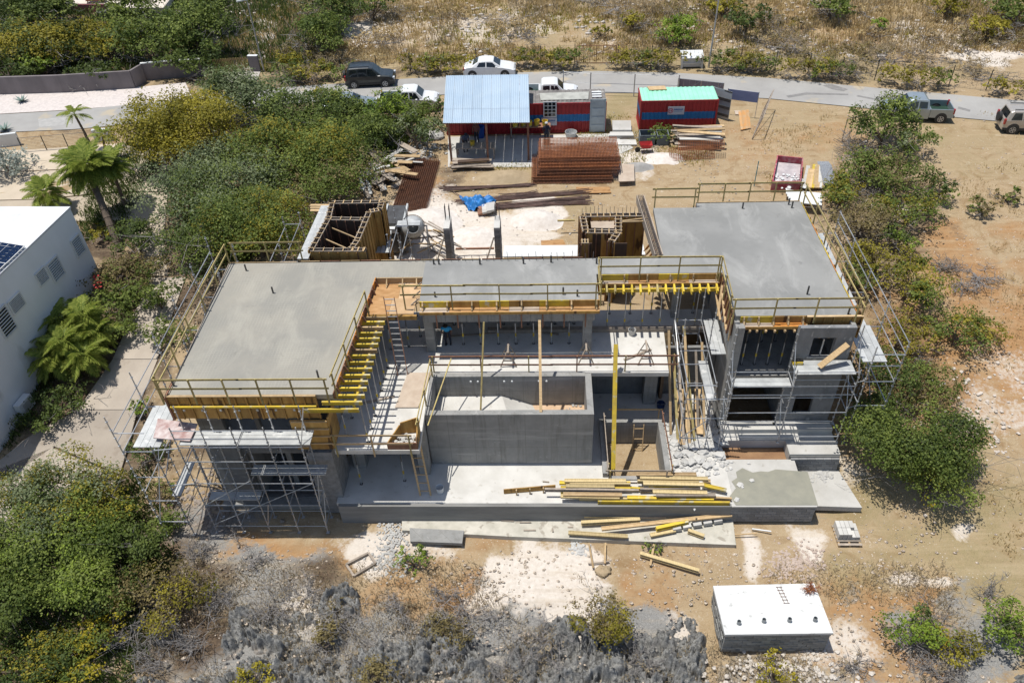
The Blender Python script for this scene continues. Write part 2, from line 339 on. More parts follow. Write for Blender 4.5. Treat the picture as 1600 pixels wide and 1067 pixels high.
col = mixc(n, ramp(n, noise(n, .55, 7, .7, s, 1.2), .52, .66), col, (.25,.165,.085))
col = mixc(n, ramp(n, noise(n, 2.3, 6, .7, s, .8), .60, .70), col, (.47,.40,.30))
col = mixc(n, edge(s1.outputs[1], nz, .25, .75, 1.0), col, mixc(n, ramp(n, nf, .35, .7), (.37,.215,.10), (.28,.155,.07)))
col = mixc(n, edge(s1.outputs[2], nf, .2, .85, 1.0), col, mixc(n, ramp(n, nff, .35, .65), (.34,.27,.145), (.20,.165,.085)))
col = mixc(n, edge(s2.outputs[0], nf, .35, .6, .9), col, mixc(n, ramp(n, nff, .35, .7), (.17,.165,.155), (.33,.32,.30)))
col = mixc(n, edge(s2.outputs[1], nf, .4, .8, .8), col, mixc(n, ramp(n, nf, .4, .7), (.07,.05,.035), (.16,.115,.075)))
col = mixc(n, edge(s1.outputs[0], nf, .38, .62, .8), col, mixc(n, ramp(n, nf, .3, .75), (.66,.60,.53), (.50,.44,.37)))
mp = nd(n,'ShaderNodeMapping',ins={'Rotation':(0,0,-.6),'Scale':(.16,1.5,1)}); n.links.new(s, mp.inputs[0])
col = mixc(n, ramp(n, noise(n, 1.3, 6, .65, mp.outputs[0], .5), .5, .78, c1=(.5,.5,.5,1)), col, (.46,.365,.235))
mp2 = nd(n,'ShaderNodeMapping',ins={'Rotation':(0,0,.9),'Scale':(.2,1.8,1)}); n.links.new(s, mp2.inputs[0])
col = mixc(n, ramp(n, noise(n, 1.1, 6, .65, mp2.outputs[0], .5), .56, .8, c1=(.45,.45,.45,1)), col, (.25,.17,.095))
# pale pebbles strewn everywhere
vo = nd(n, 'ShaderNodeTexVoronoi', ins={'Scale': 7.0, 'Randomness': 1}); n.links.new(s, vo.inputs[0])
peb = mixc(n, 1.0, ramp(n, vo.outputs['Distance'], .16, .22, (1,1,1,1), (0,0,0,1)), ramp(n, nz, .50, .62), 'MULTIPLY')
col = mixc(n, peb, col, (.55,.49,.41))
n.links.new(col, b.inputs['Base Color']); b.inputs['Roughness'].default_value = .95; b.inputs['Specular IOR Level'].default_value = .15
bp = nd(n, 'ShaderNodeBump', ins={'Strength': .7, 'Distance': .06}); n.links.new(nf, bp.inputs['Height'])
bp2 = nd(n, 'ShaderNodeBump', ins={'Strength': .5, 'Distance': .02}); n.links.new(nff, bp2.inputs['Height']); n.links.new(bp.outputs[0], bp2.inputs['Normal'])
n.links.new(bp2.outputs[0], b.inputs['Normal'])
nx, ny = len(xs), len(ys)
idx = np.arange(nx*ny).reshape(ny, nx)
F = np.stack([idx[:-1,:-1], idx[:-1,1:], idx[1:,1:], idx[1:,:-1]], -1).reshape(-1, 4)
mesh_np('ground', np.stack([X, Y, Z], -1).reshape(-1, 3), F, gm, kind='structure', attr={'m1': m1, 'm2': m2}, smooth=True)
# ---------------------------------------------------------------- road, verges, drives
M['asphalt'] = mat('worn_pale_asphalt', (.35,.34,.32), (.285,.275,.26), sc_=.35, bump=.3, bsc=30, rnd=0, spots=((.40,.345,.26), .5, .60))
M['drive'] = mat('broomed_concrete_drive', (.40,.345,.28), (.34,.29,.235), sc_=.7, bump=.15, spots=((.28,.23,.18), .9, .66))
M['court'] = mat('tan_court_paving', (.50,.42,.32), (.43,.36,.27), sc_=.6, bump=.1)
M['gravel_white'] = mat('white_gravel', (.62,.56,.52), (.50,.45,.42), sc_=5, bump=.8, bsc=14, rnd=0)
def strip(name, up, lo, dz, m, kind='structure', n=60, thick=.0):
    def res(pts, n):
        pts = np.array(pts, float); d = np.r_[0, np.cumsum(np.hypot(*np.diff(pts[:, :2], axis=0).T))]
        t = np.linspace(0, d[-1], n); return np.stack([np.interp(t, d, pts[:, i]) for i in range(2)], -1)
    A = res([PG(*p)[:2] for p in up], n); B = res([PG(*p)[:2] for p in lo], n)
    V = []; K = 5
    for a, b_ in zip(A, B):
        for k in range(K): q = a+(b_-a)*k/(K-1); V.append((q[0], q[1], float(gz(q[0], q[1]))+dz))
    F = [(i*K+k, (i+1)*K+k, (i+1)*K+k+1, i*K+k+1) for i in range(n-1) for k in range(K-1)]
    return mesh_np(name, np.array(V), np.array(F), m, kind=kind, smooth=True)
strip('road', [(-150,182),(0,180),(120,173),(250,160),(350,148),(450,137),(541,131),(620,125),(696,121),(825,114),(926,112),(1053,115),(1200,123),(1352,137),(1478,148),(1600,159),(1900,188)],
      [(-150,214),(0,208),(120,203),(250,190),(350,175),(450,163),(541,157),(620,152),(720,148),(825,146),(947,146),(1053,147),(1200,155),(1321,167),(1498,185),(1600,194),(1900,225)], .05, M['asphalt'], n=90)
strip('pavement', [(-150,150),(0,147),(100,143),(205,138),(290,130)], [(-150,182),(0,179),(120,172),(240,162),(300,152)], .045, M['gravel_white'])
strip('side_road', [(392,30),(385,60),(372,85),(355,110),(350,140)], [(440,28),(434,50),(420,75),(412,100),(400,132)], .055, mat('rough_concrete_lane', (.44,.41,.37), (.34,.31,.28), sc_=.8), n=20)
def panels(name, polys, dz, m, th=.12):
    o = None
    for pl in polys:
        g = [PG(*p) for p in pl]; c = (sum(p[0] for p in g)/len(g), sum(p[1] for p in g)/len(g))
        g = [(c[0]+(p[0]-c[0])*(1+.035/max(.3, math.hypot(p[0]-c[0], p[1]-c[1]))), c[1]+(p[1]-c[1])*(1+.035/max(.3, math.hypot(p[0]-c[0], p[1]-c[1])))) for p in g]
        zz = [float(gz(*p))+dz for p in g]
        o = MB().prism(g, [z-th for z in zz], zz).build(name, m, kind='structure')
    return o
def patch(name, pts, dz, m):
    g = [PG(*p) for p in pts]; return MB().add([(a[0],a[1],a[2]+dz) for a in g], [tuple(range(len(g)))]).build(name, m, kind='structure')
sk = mat('tyre_mark', (.17,.165,.16), (.24,.23,.22), bump=0, rnd=0)
patch('tyre_mark', [(1285,135),(1300,133),(1325,141),(1318,144),(1300,141)], .058, sk); patch('tyre_mark', [(1228,151),(1260,146),(1325,148),(1325,150),(1262,149),(1232,154)], .059, sk); patch('tyre_mark', [(1497,168),(1516,173),(1515,176),(1496,171)], .058, sk); patch('tyre_mark', [(1340,150),(1380,158),(1379,160),(1338,152)], .057, sk)
patch('road_patch', [(700,128),(740,126),(742,134),(702,136)], .056, mat('road_patch_grey', (.29,.285,.275), bump=.2, rnd=0)); patch('road_patch', [(60,187),(110,184),(112,196),(62,200)], .056, mat('road_patch_pale', (.40,.39,.37), bump=.2, rnd=0))
panels('driveway', [[(238,436),(290,436),(268,497),(208,497)],[(206,499),(268,499),(246,562),(178,562)],[(177,564),(246,564),(215,641),(124,641)],[(123,643),(215,643),(188,742),(86,698)],
                    [(0,722),(58,676),(120,644),(84,700),(40,760),(0,790)],[(-60,800),(0,735),(82,702),(186,746),(150,810),(0,880)]], .1, M['drive'])
panels('courtyard', [[(-60,238),(40,236),(180,226),(178,262),(40,268),(-60,270)],[(-60,272),(40,270),(178,264),(186,300),(60,312),(-60,315)],[(182,226),(262,240),(262,300),(188,300),(180,262)],
                     [(-60,317),(60,314),(188,303),(200,345),(-60,350)],[(190,303),(262,303),(256,372),(206,372)],[(207,375),(256,375),(262,432),(235,432)]], .07, M['court'])
# ================================================================ THE VILLA UNDER CONSTRUCTION
villa = thing('unfinished_villa', 'large unfinished grey concrete villa with two flat roof slabs around a raised pool basin', 'building', (-1, 28, -3.5))
def wallx(x0, x1, y0, y1, z0, z1, holes, m, name='wall', parent=villa):
    mb = MB(); cuts = sorted({x0, x1, *[h[0] for h in holes], *[h[1] for h in holes]})
    for a, b_ in zip(cuts[:-1], cuts[1:]):
        hs = sorted([(h[2], h[3]) for h in holes if h[0] <= a+1e-6 and h[1] >= b_-1e-6]); z = z0
        for (ha, hb) in hs:
            if ha > z: mb.box(a, b_, y0, y1, z, ha)
            z = hb
        if z < z1: mb.box(a, b_, y0, y1, z, z1)
    return mb.build(name, m, parent)
def wally(x0, x1, y0, y1, z0, z1, holes, m, name='wall', parent=villa):
    mb = MB(); cuts = sorted({y0, y1, *[h[0] for h in holes], *[h[1] for h in holes]})
    for a, b_ in zip(cuts[:-1], cuts[1:]):
        hs = sorted([(h[2], h[3]) for h in holes if h[0] <= a+1e-6 and h[1] >= b_-1e-6]); z = z0
        for (ha, hb) in hs:
            if ha > z: mb.box(x0, x1, a, b_, z, ha)
            z = hb
        if z < z1: mb.box(x0, x1, a, b_, z, z1)
    return mb.build(name, m, parent)
# roof slabs
MB().prism([(-16.1,23.65),(-9.05,23.65),(-8.5,31.87),(-6.1,31.87),(-6.1,33.28),(-16.3,33.25)], 3.05, 3.3).build('roof_slab', M['slab_left'], villa)['label'] = 'left wing roof slab with faint mesh print'
MB().prism([(-6.1,31.87),(-6.05,29.95),(2.55,29.95),(2.55,31.97),(8.75,31.97),(8.75,28.62),(14.3,28.6),(14.1,38.44),(8.42,38.42),(8.4,37.98),(6.0,38.0),(5.98,33.33),(-6.1,33.28)], 3.05, 3.3).build('roof_slab', M['slab_right'], villa)['label'] = 'cool grey slab over the middle and right wing'
# main floor
MB().prism([(-15.9,24.1),(-9.5,24.1),(-9.5,23.4),(-5.68,23.4),(-5.68,28.42),(6.0,28.32),(6.12,31.62),(8.75,31.62),(8.75,33.2),(-15.95,33.2)], -.25, 0).build('floor_slab', M['conc_white'], villa)
MB().box(9.15, 14.0, 28.12, 38.2, -.25, 0).build('floor_slab', M['conc'], villa)
MB().box(-3.0, 8.7, 31.35, 31.62, -.05, .22).build('upstand_beam', M['timber_grey'], villa)
# pool basin standing on the terrace
MB().box(-5.66, 2.22, 25.55, 25.85, -3.5, .015).build('pool_wall', M['conc'], villa)
MB().box(1.92, 2.22, 25.852, 28.3, -3.5, .013).build('pool_wall', M['conc'], villa)
MB().box(-5.66, -5.50, 25.852, 28.41, -3.5, .011).build('pool_wall', M['conc'], villa)
MB().box(-5.498, 1.918, 28.12, 28.40, -3.5, .009).build('pool_wall', M['conc'], villa)
MB().prism([(-5.5,25.85),(-1.6,25.85),(-2.2,28.12),(-5.5,28.12)], -1.9, -1.32).build('pool_floor', M['conc_white'], villa)
MB().add([(-1.6,25.85,-1.32),(.2,25.85,-1.95),(-.7,28.12,-1.95),(-2.2,28.12,-1.32)], [(0,1,2,3)]).build('pool_ramp', M['conc_white'], villa)
MB().prism([(.2,25.85),(1.92,25.85),(1.92,28.12),(-.7,28.12)], -2.3, -1.95).build('pool_floor', mat('sandy_pool_screed', (.55,.40,.27), (.45,.30,.18), sc_=2), villa)
for px, py in ((736,589),(747,589),(788,589),(800,594),(842,594),(854,594)):
    p = P(px, py, -.25); MB().tube((p[0],28.05,-.3),(p[0],28.13,-.3),.05,8).build('pool_inlet', M['white'], villa)
# lower terrace and front retaining wall
tw = MB().box(-10, 2.95, 23.15, 30.4, -3.7, -3.5).box(2.95, 5.95, 23.15, 24.75, -3.7, -3.5).box(5.95, 8.72, 23.15, 30.4, -3.7, -3.5).box(2.95, 5.95, 28.3, 30.4, -3.7, -3.5)
tw.build('terrace_slab', M['conc_white'], villa)
MB().box(8.72, 12.12, 23.32, 25.8, -3.7, -3.502).build('terrace_slab', M['conc_white'], villa)
MB().box(-9.9, 8.6, 22.98, 23.15, -4.95, -3.53).build('retaining_wall', mat('shuttered_retaining_wall', (.26,.255,.24), (.19,.185,.175), sc_=1.2, stretch=(.4,1,2.2), bump=.3), villa)
# the block-built end of the terrace wall
blk = None
def blockwall(parent, x0, y0, dx, dy, length, z0, rows, bh=.19, bl=.39, depth=.15, m=None, caps=True, jit=.006):
    global blk
    m = m or M['block']; L = math.hypot(dx, dy); dx /= L; dy /= L; ang = math.atan2(dy, dx)
    if blk is None:
        blk = {}
    for r in range(rows):
        s = -bl/2 if r % 2 else 0.0
        while s < length-.02:
            a = max(s, 0); e = min(s+bl, length); l_ = round(e-a, 2)
            if l_ > .05:
                key = (l_, bh, depth, m.name)
                if key not in blk:
                    me = MB().box(0, l_-.012, -depth/2, depth/2, 0, bh-.012); me2 = bpy.data.meshes.new('block')
                    me2.from_pydata(me.v, [], me.f); me2.materials.append(m); blk[key] = me2
                o = bpy.data.objects.new('block', blk[key]); C.objects.link(o); o.parent = parent
                jx = random.uniform(-jit, jit); w0 = W[parent.name]
                o.location = (x0+dx*a-dy*jx-w0[0], y0+dy*a+dx*jx-w0[1], z0+r*bh-w0[2]); o.rotation_euler = (0, 0, ang)
            s += bl
MB().box(8.62, 12.45, 23.16, 23.28, -4.95, -3.56).build('mortar_core', M['mortar'], villa)
blockwall(villa, 8.6, 23.09, 1, 0, 3.9, -4.72, 6)
MB().box(8.6, 12.5, 22.96, 23.32, -3.58, -3.505).build('wall_cap', M['conc_white'], villa)
MB().box(12.3, 12.48, 23.33, 25.1, -4.9, -3.51).build('wall', M['conc'], villa)
# wet cement patch on the terrace
pts = [P(*q, -3.49)[:2] for q in [(1150,737),(1160,731),(1176,738),(1189,736),(1200,737),(1212,733),(1262,737),(1278,789),(1150,789),(1140,775),(1150,762),(1143,752),(1152,746)]]
MB().prism(pts, -3.503, -3.485).build('wet_screed', mat('wet_cement_screed', (.29,.28,.22), (.24,.235,.19), sc_=1.5, rough=.5), villa)
# sump pit
pit = MB().box(2.72,2.97,24.7,28.28,-5.7,-3.2).box(5.72,5.97,24.7,28.28,-5.7,-3.2).box(2.97,5.72,28.02,28.28,-5.7,-3.2).box(2.97,5.72,24.5,24.72,-5.7,-3.42)
pit.build('sump_wall', M['conc'], villa)
MB().box(2.97,5.72,24.72,28.02,-5.8,-5.6).build('sump_floor', mat('orange_soil_floor', (.50,.32,.16), (.4,.24,.11), sc_=2), villa)
# walls and columns, lower storey
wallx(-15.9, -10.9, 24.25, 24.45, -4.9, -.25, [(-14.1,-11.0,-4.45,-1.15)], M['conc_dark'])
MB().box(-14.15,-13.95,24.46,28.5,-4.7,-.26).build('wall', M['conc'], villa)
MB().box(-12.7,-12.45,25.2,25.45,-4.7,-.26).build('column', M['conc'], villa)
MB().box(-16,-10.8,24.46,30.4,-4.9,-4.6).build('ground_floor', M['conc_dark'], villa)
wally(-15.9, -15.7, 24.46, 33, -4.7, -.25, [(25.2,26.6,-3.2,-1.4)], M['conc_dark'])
MB().prism([(-15.9,24.2),(-14.9,23.8),(-14.2,23.85),(-14.15,24.24)], -4.7, -.3).build('wall_pier', M['conc_dark'], villa)
MB().box(-16, -11, 23.75, 24.25, -4.9, -4.5).build('footing', M['conc'], villa)
MB().box(-10.9, -9.72, 23.5, 25.2, -4.7, -.252).build('column', mat('rough_block_pier', (.24,.24,.24), (.15,.15,.15), sc_=4, bump=.6, bsc=14), villa)
MB().box(-9.5, -8.9, 25.3, 25.8, -3.5, -.252).build('column', M['conc'], villa)
MB().box(-6.2, -5.68, 24.9, 25.4, -3.5, -.252).build('column', M['conc'], villa)
MB().box(5.1, 5.75, 29.6, 30.1, -3.5, -.252).build('column', M['conc'], villa)
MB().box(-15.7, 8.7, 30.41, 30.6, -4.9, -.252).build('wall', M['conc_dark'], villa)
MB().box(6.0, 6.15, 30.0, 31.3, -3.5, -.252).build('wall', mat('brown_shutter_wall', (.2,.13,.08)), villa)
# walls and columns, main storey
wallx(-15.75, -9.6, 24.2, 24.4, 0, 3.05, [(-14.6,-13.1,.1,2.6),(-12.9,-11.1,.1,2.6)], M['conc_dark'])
wally(-15.8, -15.6, 24.41, 33.0, 0, 3.05, [(26,28,1,2.3)], M['conc'])
wally(-9.75, -9.55, 24.41, 33.0, 0, 3.05, [(26.5,29.5,0,2.4)], M['conc'])
wallx(-15.6, 2.2, 33.0, 33.18, 0, 3.05, [(-8.2,-6.6,0,2.3)], M['conc'])
for a in ((-6.0,-5.55,29.95,30.4),(1.85,2.3,29.95,30.4),(-9.4,-9.0,29.9,30.3),(6.6,6.9,32.5,32.8)):
    MB().box(a[0], a[1], a[2], a[3], 0, 3.05).build('column', M['conc'], villa)
MB().box(-5.9, 2.4, 29.66, 29.9, 2.28, 2.9).build('downstand_beam', M['conc'], villa)
for i in range(8): MB().box(-5.85+i*1.03, -4.84+i*1.03, 29.61, 29.655, 2.25+.01*(i%2), 2.9).build('form_face', M['conc'], villa); MB().box(-5.3+i*1.03,-5.24+i*1.03,29.56,29.6,1.9,2.85).build('form_batten', M['timber_red'], villa)
# right wing
wally(8.75, 8.98, 28.02, 38.2, -3.6, 3.05, [(33.5,36.5,0,2.2)], M['conc'])
MB().box(8.981, 9.15, 28.02, 28.4, -3.6, 3.05).build('column', M['conc'], villa)
M['conc_rough'] = mat('rough_grey_concrete', (.25,.255,.26), (.16,.165,.17), sc_=1.6, bump=.5, bsc=10, stretch=(1,1,.5), spots=((.36,.36,.35), 3.2, .60))
wallx(11.6, 14.2, 28.0, 28.22, -3.6, 3.05, [(12.35,13.4,1.2,2.45),(12.3,13.2,-2.6,-1.35)], M['conc_rough'])
wally(14.0, 14.2, 28.221, 38.2, -3.6, 3.05, [(30,31.5,.9,2.2),(34,36,.9,2.2)], M['conc'])
MB().box(8.98, 14.0, 38.0, 38.2, -1, 3.05).build('wall', M['conc'], villa)
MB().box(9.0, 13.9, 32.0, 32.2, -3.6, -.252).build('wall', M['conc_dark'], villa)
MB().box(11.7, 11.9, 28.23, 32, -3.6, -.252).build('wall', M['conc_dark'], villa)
MB().box(9.16, 11.6, 28.05, 28.12, -.4, .03).build('slab_edge', M['conc'], villa)
for z in (1.3, -2.5):
    MB().box(12.25, 13.45, 27.93, 28.0, z-.08, z).build('window_sill', M['conc'], villa)
MB().box(12.86, 12.92, 28.08, 28.14, 1.3, 2.3).build('window_mullion', M['galv'], villa)
# steps and plinths before the right wing
MB().box(8.8, 14.3, 27.35, 27.98, -3.75, -3.05).build('step', M['conc_white'], villa)
MB().box(8.72, 14.32, 26.88, 27.348, -3.9, -3.32).build('step', M['conc_white'], villa)
MB().box(11.9, 14.35, 25.95, 26.876, -4.5, -3.30).build('plinth_top', M['conc_white'], villa)
MB().box(11.93, 14.3, 25.84, 25.94, -4.5, -3.36).build('mortar_core', M['mortar'], villa)
blockwall(villa, 11.95, 25.8, 1, 0, 2.36, -4.36, 5)
MB().box(8.76, 11.88, 25.81, 26.86, -4.3, -3.85).build('trench_bed', M['soil'], villa)
MB().prism([(12.5,23.6),(14.9,23.5),(14.4,25.8),(12.5,25.8)], -4.6, -4.28).build('side_apron', M['conc_white'], villa)
MB().prism([P(*q,-4.62)[:2] for q in [(628,802),(1145,812),(1150,851),(800,838),(726,834),(628,828)]], -4.95, -4.62).build('lower_path', mat('stained_path_slab', (.50,.47,.40), (.37,.35,.29), sc_=1.4, bump=.3, spots=((.30,.27,.22), 2.2, .6)), villa)
MB().prism([P(*q,-4.55)[:2] for q in [(640,825),(725,829),(722,849),(641,846)]], -4.7, -4.52).build('loose_slab', M['conc'], villa)
# roof pipes sleeves
for px, py in ((385,415),(427,450),(498,583),(272,595),(678,405),(686,405),(750,405),(818,404),(861,402),(880,452),(932,404),(680,456),(902,455),(1160,318),(1237,317),(1261,452),(1325,483),(1400-168,262+50)):
    p = P(px, py+8, 3.3); h = random.uniform(.3, .5)
    MB().tube((p[0],p[1],3.3),(p[0],p[1],3.3+h),.045,8).build('pipe_stub', M['steel_dark'], villa)
for px in range(640, 931, 11):
    p = P(px, 403, 3.3); o = MB().tube((p[0],33.2,3.3),(p[0]+random.uniform(-.05,.05),33.2,3.3+random.uniform(.35,.6)),.012,4).build('starter_bar', M['rebar'], villa)
# ================================================================ FORMWORK
def panels_x(name_thing, label, cat, x0, x1, y, z0, z1, n, m, group=None, waler=None, th=.04, batten=True):
    t = thing(name_thing, label, cat, ((x0+x1)/2, y, z0), group)
    for i in range(n):
        a = x0+(x1-x0)*i/n; b_ = x0+(x1-x0)*(i+1)/n; j = random.uniform(0, .012)
        MB().box(a+.006, b_-.006, y-th-j, y-j, z0+random.uniform(0,.02), z1).build('panel', m, t)
        if batten: MB().box(b_-.06, b_+.0, y-th-.075, y-th-.014, z0+.03, z1-.02).build('batten', M['ply_brown'], t)
    MB().box(x0, x1, y-th-.08, y+.0, z1, z1+.035).build('top_rail', M['timber'], t)
    if waler:
        for zz, mm in waler: MB().box(x0+.1, x1-.05, y-th-.16, y-th-.078, zz, zz+.09).build('waler', mm, t)
    return t
t = panels_x('edge_formwork', 'tall stained plywood formwork along the front edge of the left roof slab', 'formwork', -16.25, -9.75, 23.63, 1.92, 3.31, 13, M['ply_brown'], waler=[(2.72, M['yellow'])])
for i in range(8):
    x = -15.6+i*.8; MB().box(x, x+.09, 23.36, 23.40, 2.6, 2.7).build('wedge_clamp', M['galv'], t)
MB().box(-16.3, -16.22, 23.5, 24.6, 1.9, 3.3).build('end_panel', M['timber_red'], t)
t = thing('column_formwork', 'brown plywood column form beside the deck at the left wing corner', 'formwork', (-10.2, 23.5, .1))
for k in range(4): MB().box(-11.15, -9.55, 23.44, 23.5, .05+k*.47, .50+k*.47).build('panel', M['ply_brown'], t); MB().box(-11.1, -9.5, 23.38, 23.44, .44+k*.47, .49+k*.47).build('batten', M['timber'], t)
for k in range(4): MB().box(-9.55, -9.49, 23.5, 24.7, .05+k*.47, .50+k*.47).build('panel', M['ply_brown'], t)
t = panels_x('edge_formwork', 'plywood formwork panels at the front right corner of the right roof slab', 'formwork', 12.0, 14.55, 28.56, 2.0, 3.31, 6, M['ply_brown'], waler=[(2.75, M['timber'])])
MB().box(14.5, 14.54, 28.56, 29.4, 2.0, 3.3).build('end_panel', M['ply_brown'], t)
def tray(label, x0, x1, y, zt=3.31, drop=.36, depth=.42, m=M['ply'], n=7, edge=None):
    t = thing('formwork_shelf', label, 'formwork', ((x0+x1)/2, y, zt-drop))
    k = max(2, int((x1-x0)/1.25))
    for i in range(k):
        a = x0+(x1-x0)*i/k; b_ = x0+(x1-x0)*(i+1)/k
        MB().box(a+.004, b_-.004, y-depth, y-.02, zt-drop-.025, zt-drop+random.uniform(0,.004)).build('shelf_board', m if i % 3 else M['ply_dust'], t)
        MB().box(a+.004, b_-.004, y-.05, y-.005, zt-drop, zt).build('edge_board', edge or (M['yellow'] if i % 2 == 0 else M['ply_brown']), t)
    for i in range(n):
        x = x0+.15+(x1-x0-.3)*i/(n-1)
        MB().bar((x, y-.07, zt-.02), (x, y-depth+.08, zt-drop+.03), .07, .07).build('strut', M['timber'], t)
        MB().box(x-.035, x+.035, y-.11, y-.055, zt-drop, zt+.02).build('stud', M['timber'], t)
    MB().box(x0, x1, y-depth-.03, y-depth, zt-drop-.14, zt-drop+.01).build('front_beam', M['ply_brown'], t)
    return t
tray('orange plywood formwork shelf along the front edge of the middle roof', -6.05, 2.6, 29.93, n=8)
tray('plywood formwork shelf above the yellow comb beams in the middle recess', 2.65, 8.6, 31.93, depth=.3, n=6)
tray('orange plywood formwork shelf at the front edge of the right roof', 9.0, 11.98, 28.58, depth=.34, m=M['orange_ply'], n=5)
# low side forms
def sideform(label, p, q, z0, z1, m, n, props=True):
    t = thing('side_formwork', label, 'formwork', ((p[0]+q[0])/2, (p[1]+q[1])/2, z0)); p = Vector((*p, 0)); q = Vector((*q, 0)); d = q-p; nrm = Vector((d.y, -d.x, 0)).normalized()
    for i in range(n):
        a = p+d*(i/n); b_ = p+d*((i+1)/n-.004)
        MB().bar((a.x, a.y, (z0+z1)/2), (b_.x, b_.y, (z0+z1)/2), .035, z1-z0).build('panel', m[i % len(m)], t)
        c = a+d*(.5/n)+nrm*.16
        if props: MB().bar((c.x, c.y, z0), (c.x-nrm.x*.12, c.y-nrm.y*.12, z1), .06, .08).build('brace', M['timber_red'], t)
    return t
sideform('orange edge board with braces on the right side of the left roof', (-9.02,23.7), (-8.47,31.9), 3.0, 3.34, [M['timber_red'], M['orange_ply']], 12)
sideform('thin grey edge board on the left side of the left roof', (-16.34,33.2), (-16.14,23.7), 3.0, 3.33, [M['timber_grey']], 8, props=False)
sideform('yellow edge board on the right side of the right roof', (14.33,28.7), (14.13,38.4), 2.95, 3.33, [M['orange_ply'], M['yellow'], M['yellow']], 9)
sideform('brown shutter boards down the left side of the right roof', (8.71,31.9), (8.71,28.6), 2.1, 3.33, [M['ply_brown'], M['timber_red']], 8)
sideform('back edge board behind the left roof slab', (-16.3,33.3), (-12.8,33.3), 3.0, 3.33, [M['timber']], 5, props=False)
sideform('reddish edge board behind the middle roof slab', (-12.6,33.33), (2.0,33.38), 3.0, 3.34, [M['timber'], M['timber_red']], 14, props=False)
sideform('back edge board behind the right roof slab', (8.4,38.46), (14.1,38.48), 3.0, 3.34, [M['timber']], 7, props=False)
t = thing('plywood_deck', 'pale plywood deck filling the notch between left and middle roofs', 'formwork', (-7.3, 30.6, 2.9))
for i, (a, b_, c, d) in enumerate([(-8.5,-7.2,30.55,31.75),(-7.19,-6.12,30.55,31.75),(-8.6,-7.5,29.35,30.54),(-7.49,-6.3,29.35,30.54)]):
    MB().box(a, b_, c, d, 2.96, 3.0+.004*i).build('plywood_sheet', M['ply'] if i % 2 == 0 else mat('light_ply', (.55,.38,.22), (.45,.29,.15), sc_=2), t)
MB().box(-8.4, -6.1, 31.78, 31.84, 3.0, 3.34).build('edge_board', M['timber'], t)
for x in (-7.9, -7.1, -6.4): MB().bar((x, 31.76, 3.3), (x, 31.4, 3.02), .06).build('strut', M['timber'], t)
for y in (30.1, 30.7, 31.4): MB().bar((-6.1, y, 3.34), (-6.5, y-.1, 3.02), .05).build('strut', M['timber_grey'], t)
MB().box(-8.65, -6.15, 29.2, 29.34, 2.75, 2.98).build('edge_beam', M['ply_brown'], t)
# ---- I-section formwork beams
def beam_mesh(mb, p, q, h=.2, w_=.09, roll=0):
    p = Vector(p); q = Vector(q); u = Vector((0,0,1))
    if roll: d = (q-p).normalized(); u = Matrix.Rotation(roll, 3, d) @ u
    mb.bar(p+u*(h/2-.02), q+u*(h/2-.02), w_, .04, up=u); mb.bar(p-u*(h/2-.02), q-u*(h/2-.02), w_, .04, up=u); mb.bar(p, q, .055, h-.08, up=u); return mb
ys_l = [23.56,23.95,24.39,24.8,25.2,25.62,26.04,26.48,26.86,27.25,27.65,28.05,28.45,28.85,29.2]
for i, y in enumerate(ys_l):
    x1 = -7.80+.2*(y-23.56)/6
    grey = i in (8, 12) or i == 14
    o = beam_mesh(MB(), (-9.55, y, 2.88), (x1+random.uniform(-.02,.02), y, 2.88)).build('formwork_beam', M['timber'] if grey else M['yellow'])
    tag(o, ('pale timber' if grey else 'yellow')+' beam end jutting over the left deck, '+ordn(i)+' from the front', 'formwork beam', 'comb of beams beside the left roof')
o = beam_mesh(MB(), (-10.35,23.34,2.66), (-7.95,23.34,2.66)).build('formwork_beam', M['yellow']); tag(o, 'long yellow beam across the front end of the left comb', 'formwork beam')
o = beam_mesh(MB(), (-8.2,23.5,2.68), (-7.95,29.3,2.68)).build('formwork_beam', M['yellow']); tag(o, 'yellow carrier beam running under the left comb of beams', 'formwork beam')
for i in range(14):
    x = 3.04+i*.415; yl = i % 2 == 1 or i in (4, 6)
    o = beam_mesh(MB(), (x+.02, 32.1, 2.86), (x, 30.98+random.uniform(0,.12), 2.80)).build('formwork_beam', M['yellow'] if i not in (0, 1, 6) else M['rail'])
    tag(o, 'yellow beam end poking out of the middle recess, '+ordn(i)+' from the left', 'formwork beam', 'comb of beams in the middle recess')
o = beam_mesh(MB(), (2.7,31.5,2.63), (8.6,31.5,2.63)).build('formwork_beam', M['yellow']); tag(o, 'long yellow carrier beam under the middle recess comb', 'formwork beam')
for i, px in enumerate((1172,1183,1197,1211,1227,1242,1257,1265)):
    p = P(px, 519, 2.72); o = MB().bar((p[0]-.1, 28.75, 2.84), (p[0], p[1], 2.74), .08, .12).build('timber_joist', M['timber'])
    tag(o, 'pale timber joist end under the right roof edge, '+ordn(i)+' from the left', 'joist', 'joists under the right roof edge')
for i, (a, b_) in enumerate((((8.3,29.3,2.5),(8.5,31.6,2.3)),((8.55,28.9,2.2),(8.6,30.9,2.9)),((8.62,28.5,1.9),(8.62,28.6,3.2)),((8.4,30.2,2.0),(8.65,31.3,3.1)))):
    o = MB().bar(a, b_, .1, .05).build('brace_board', M['timber']); tag(o, ['sloping orange board','steep brown board','upright red board','crossing tan board'][i]+' bracing the shutter left of the right roof', 'board')
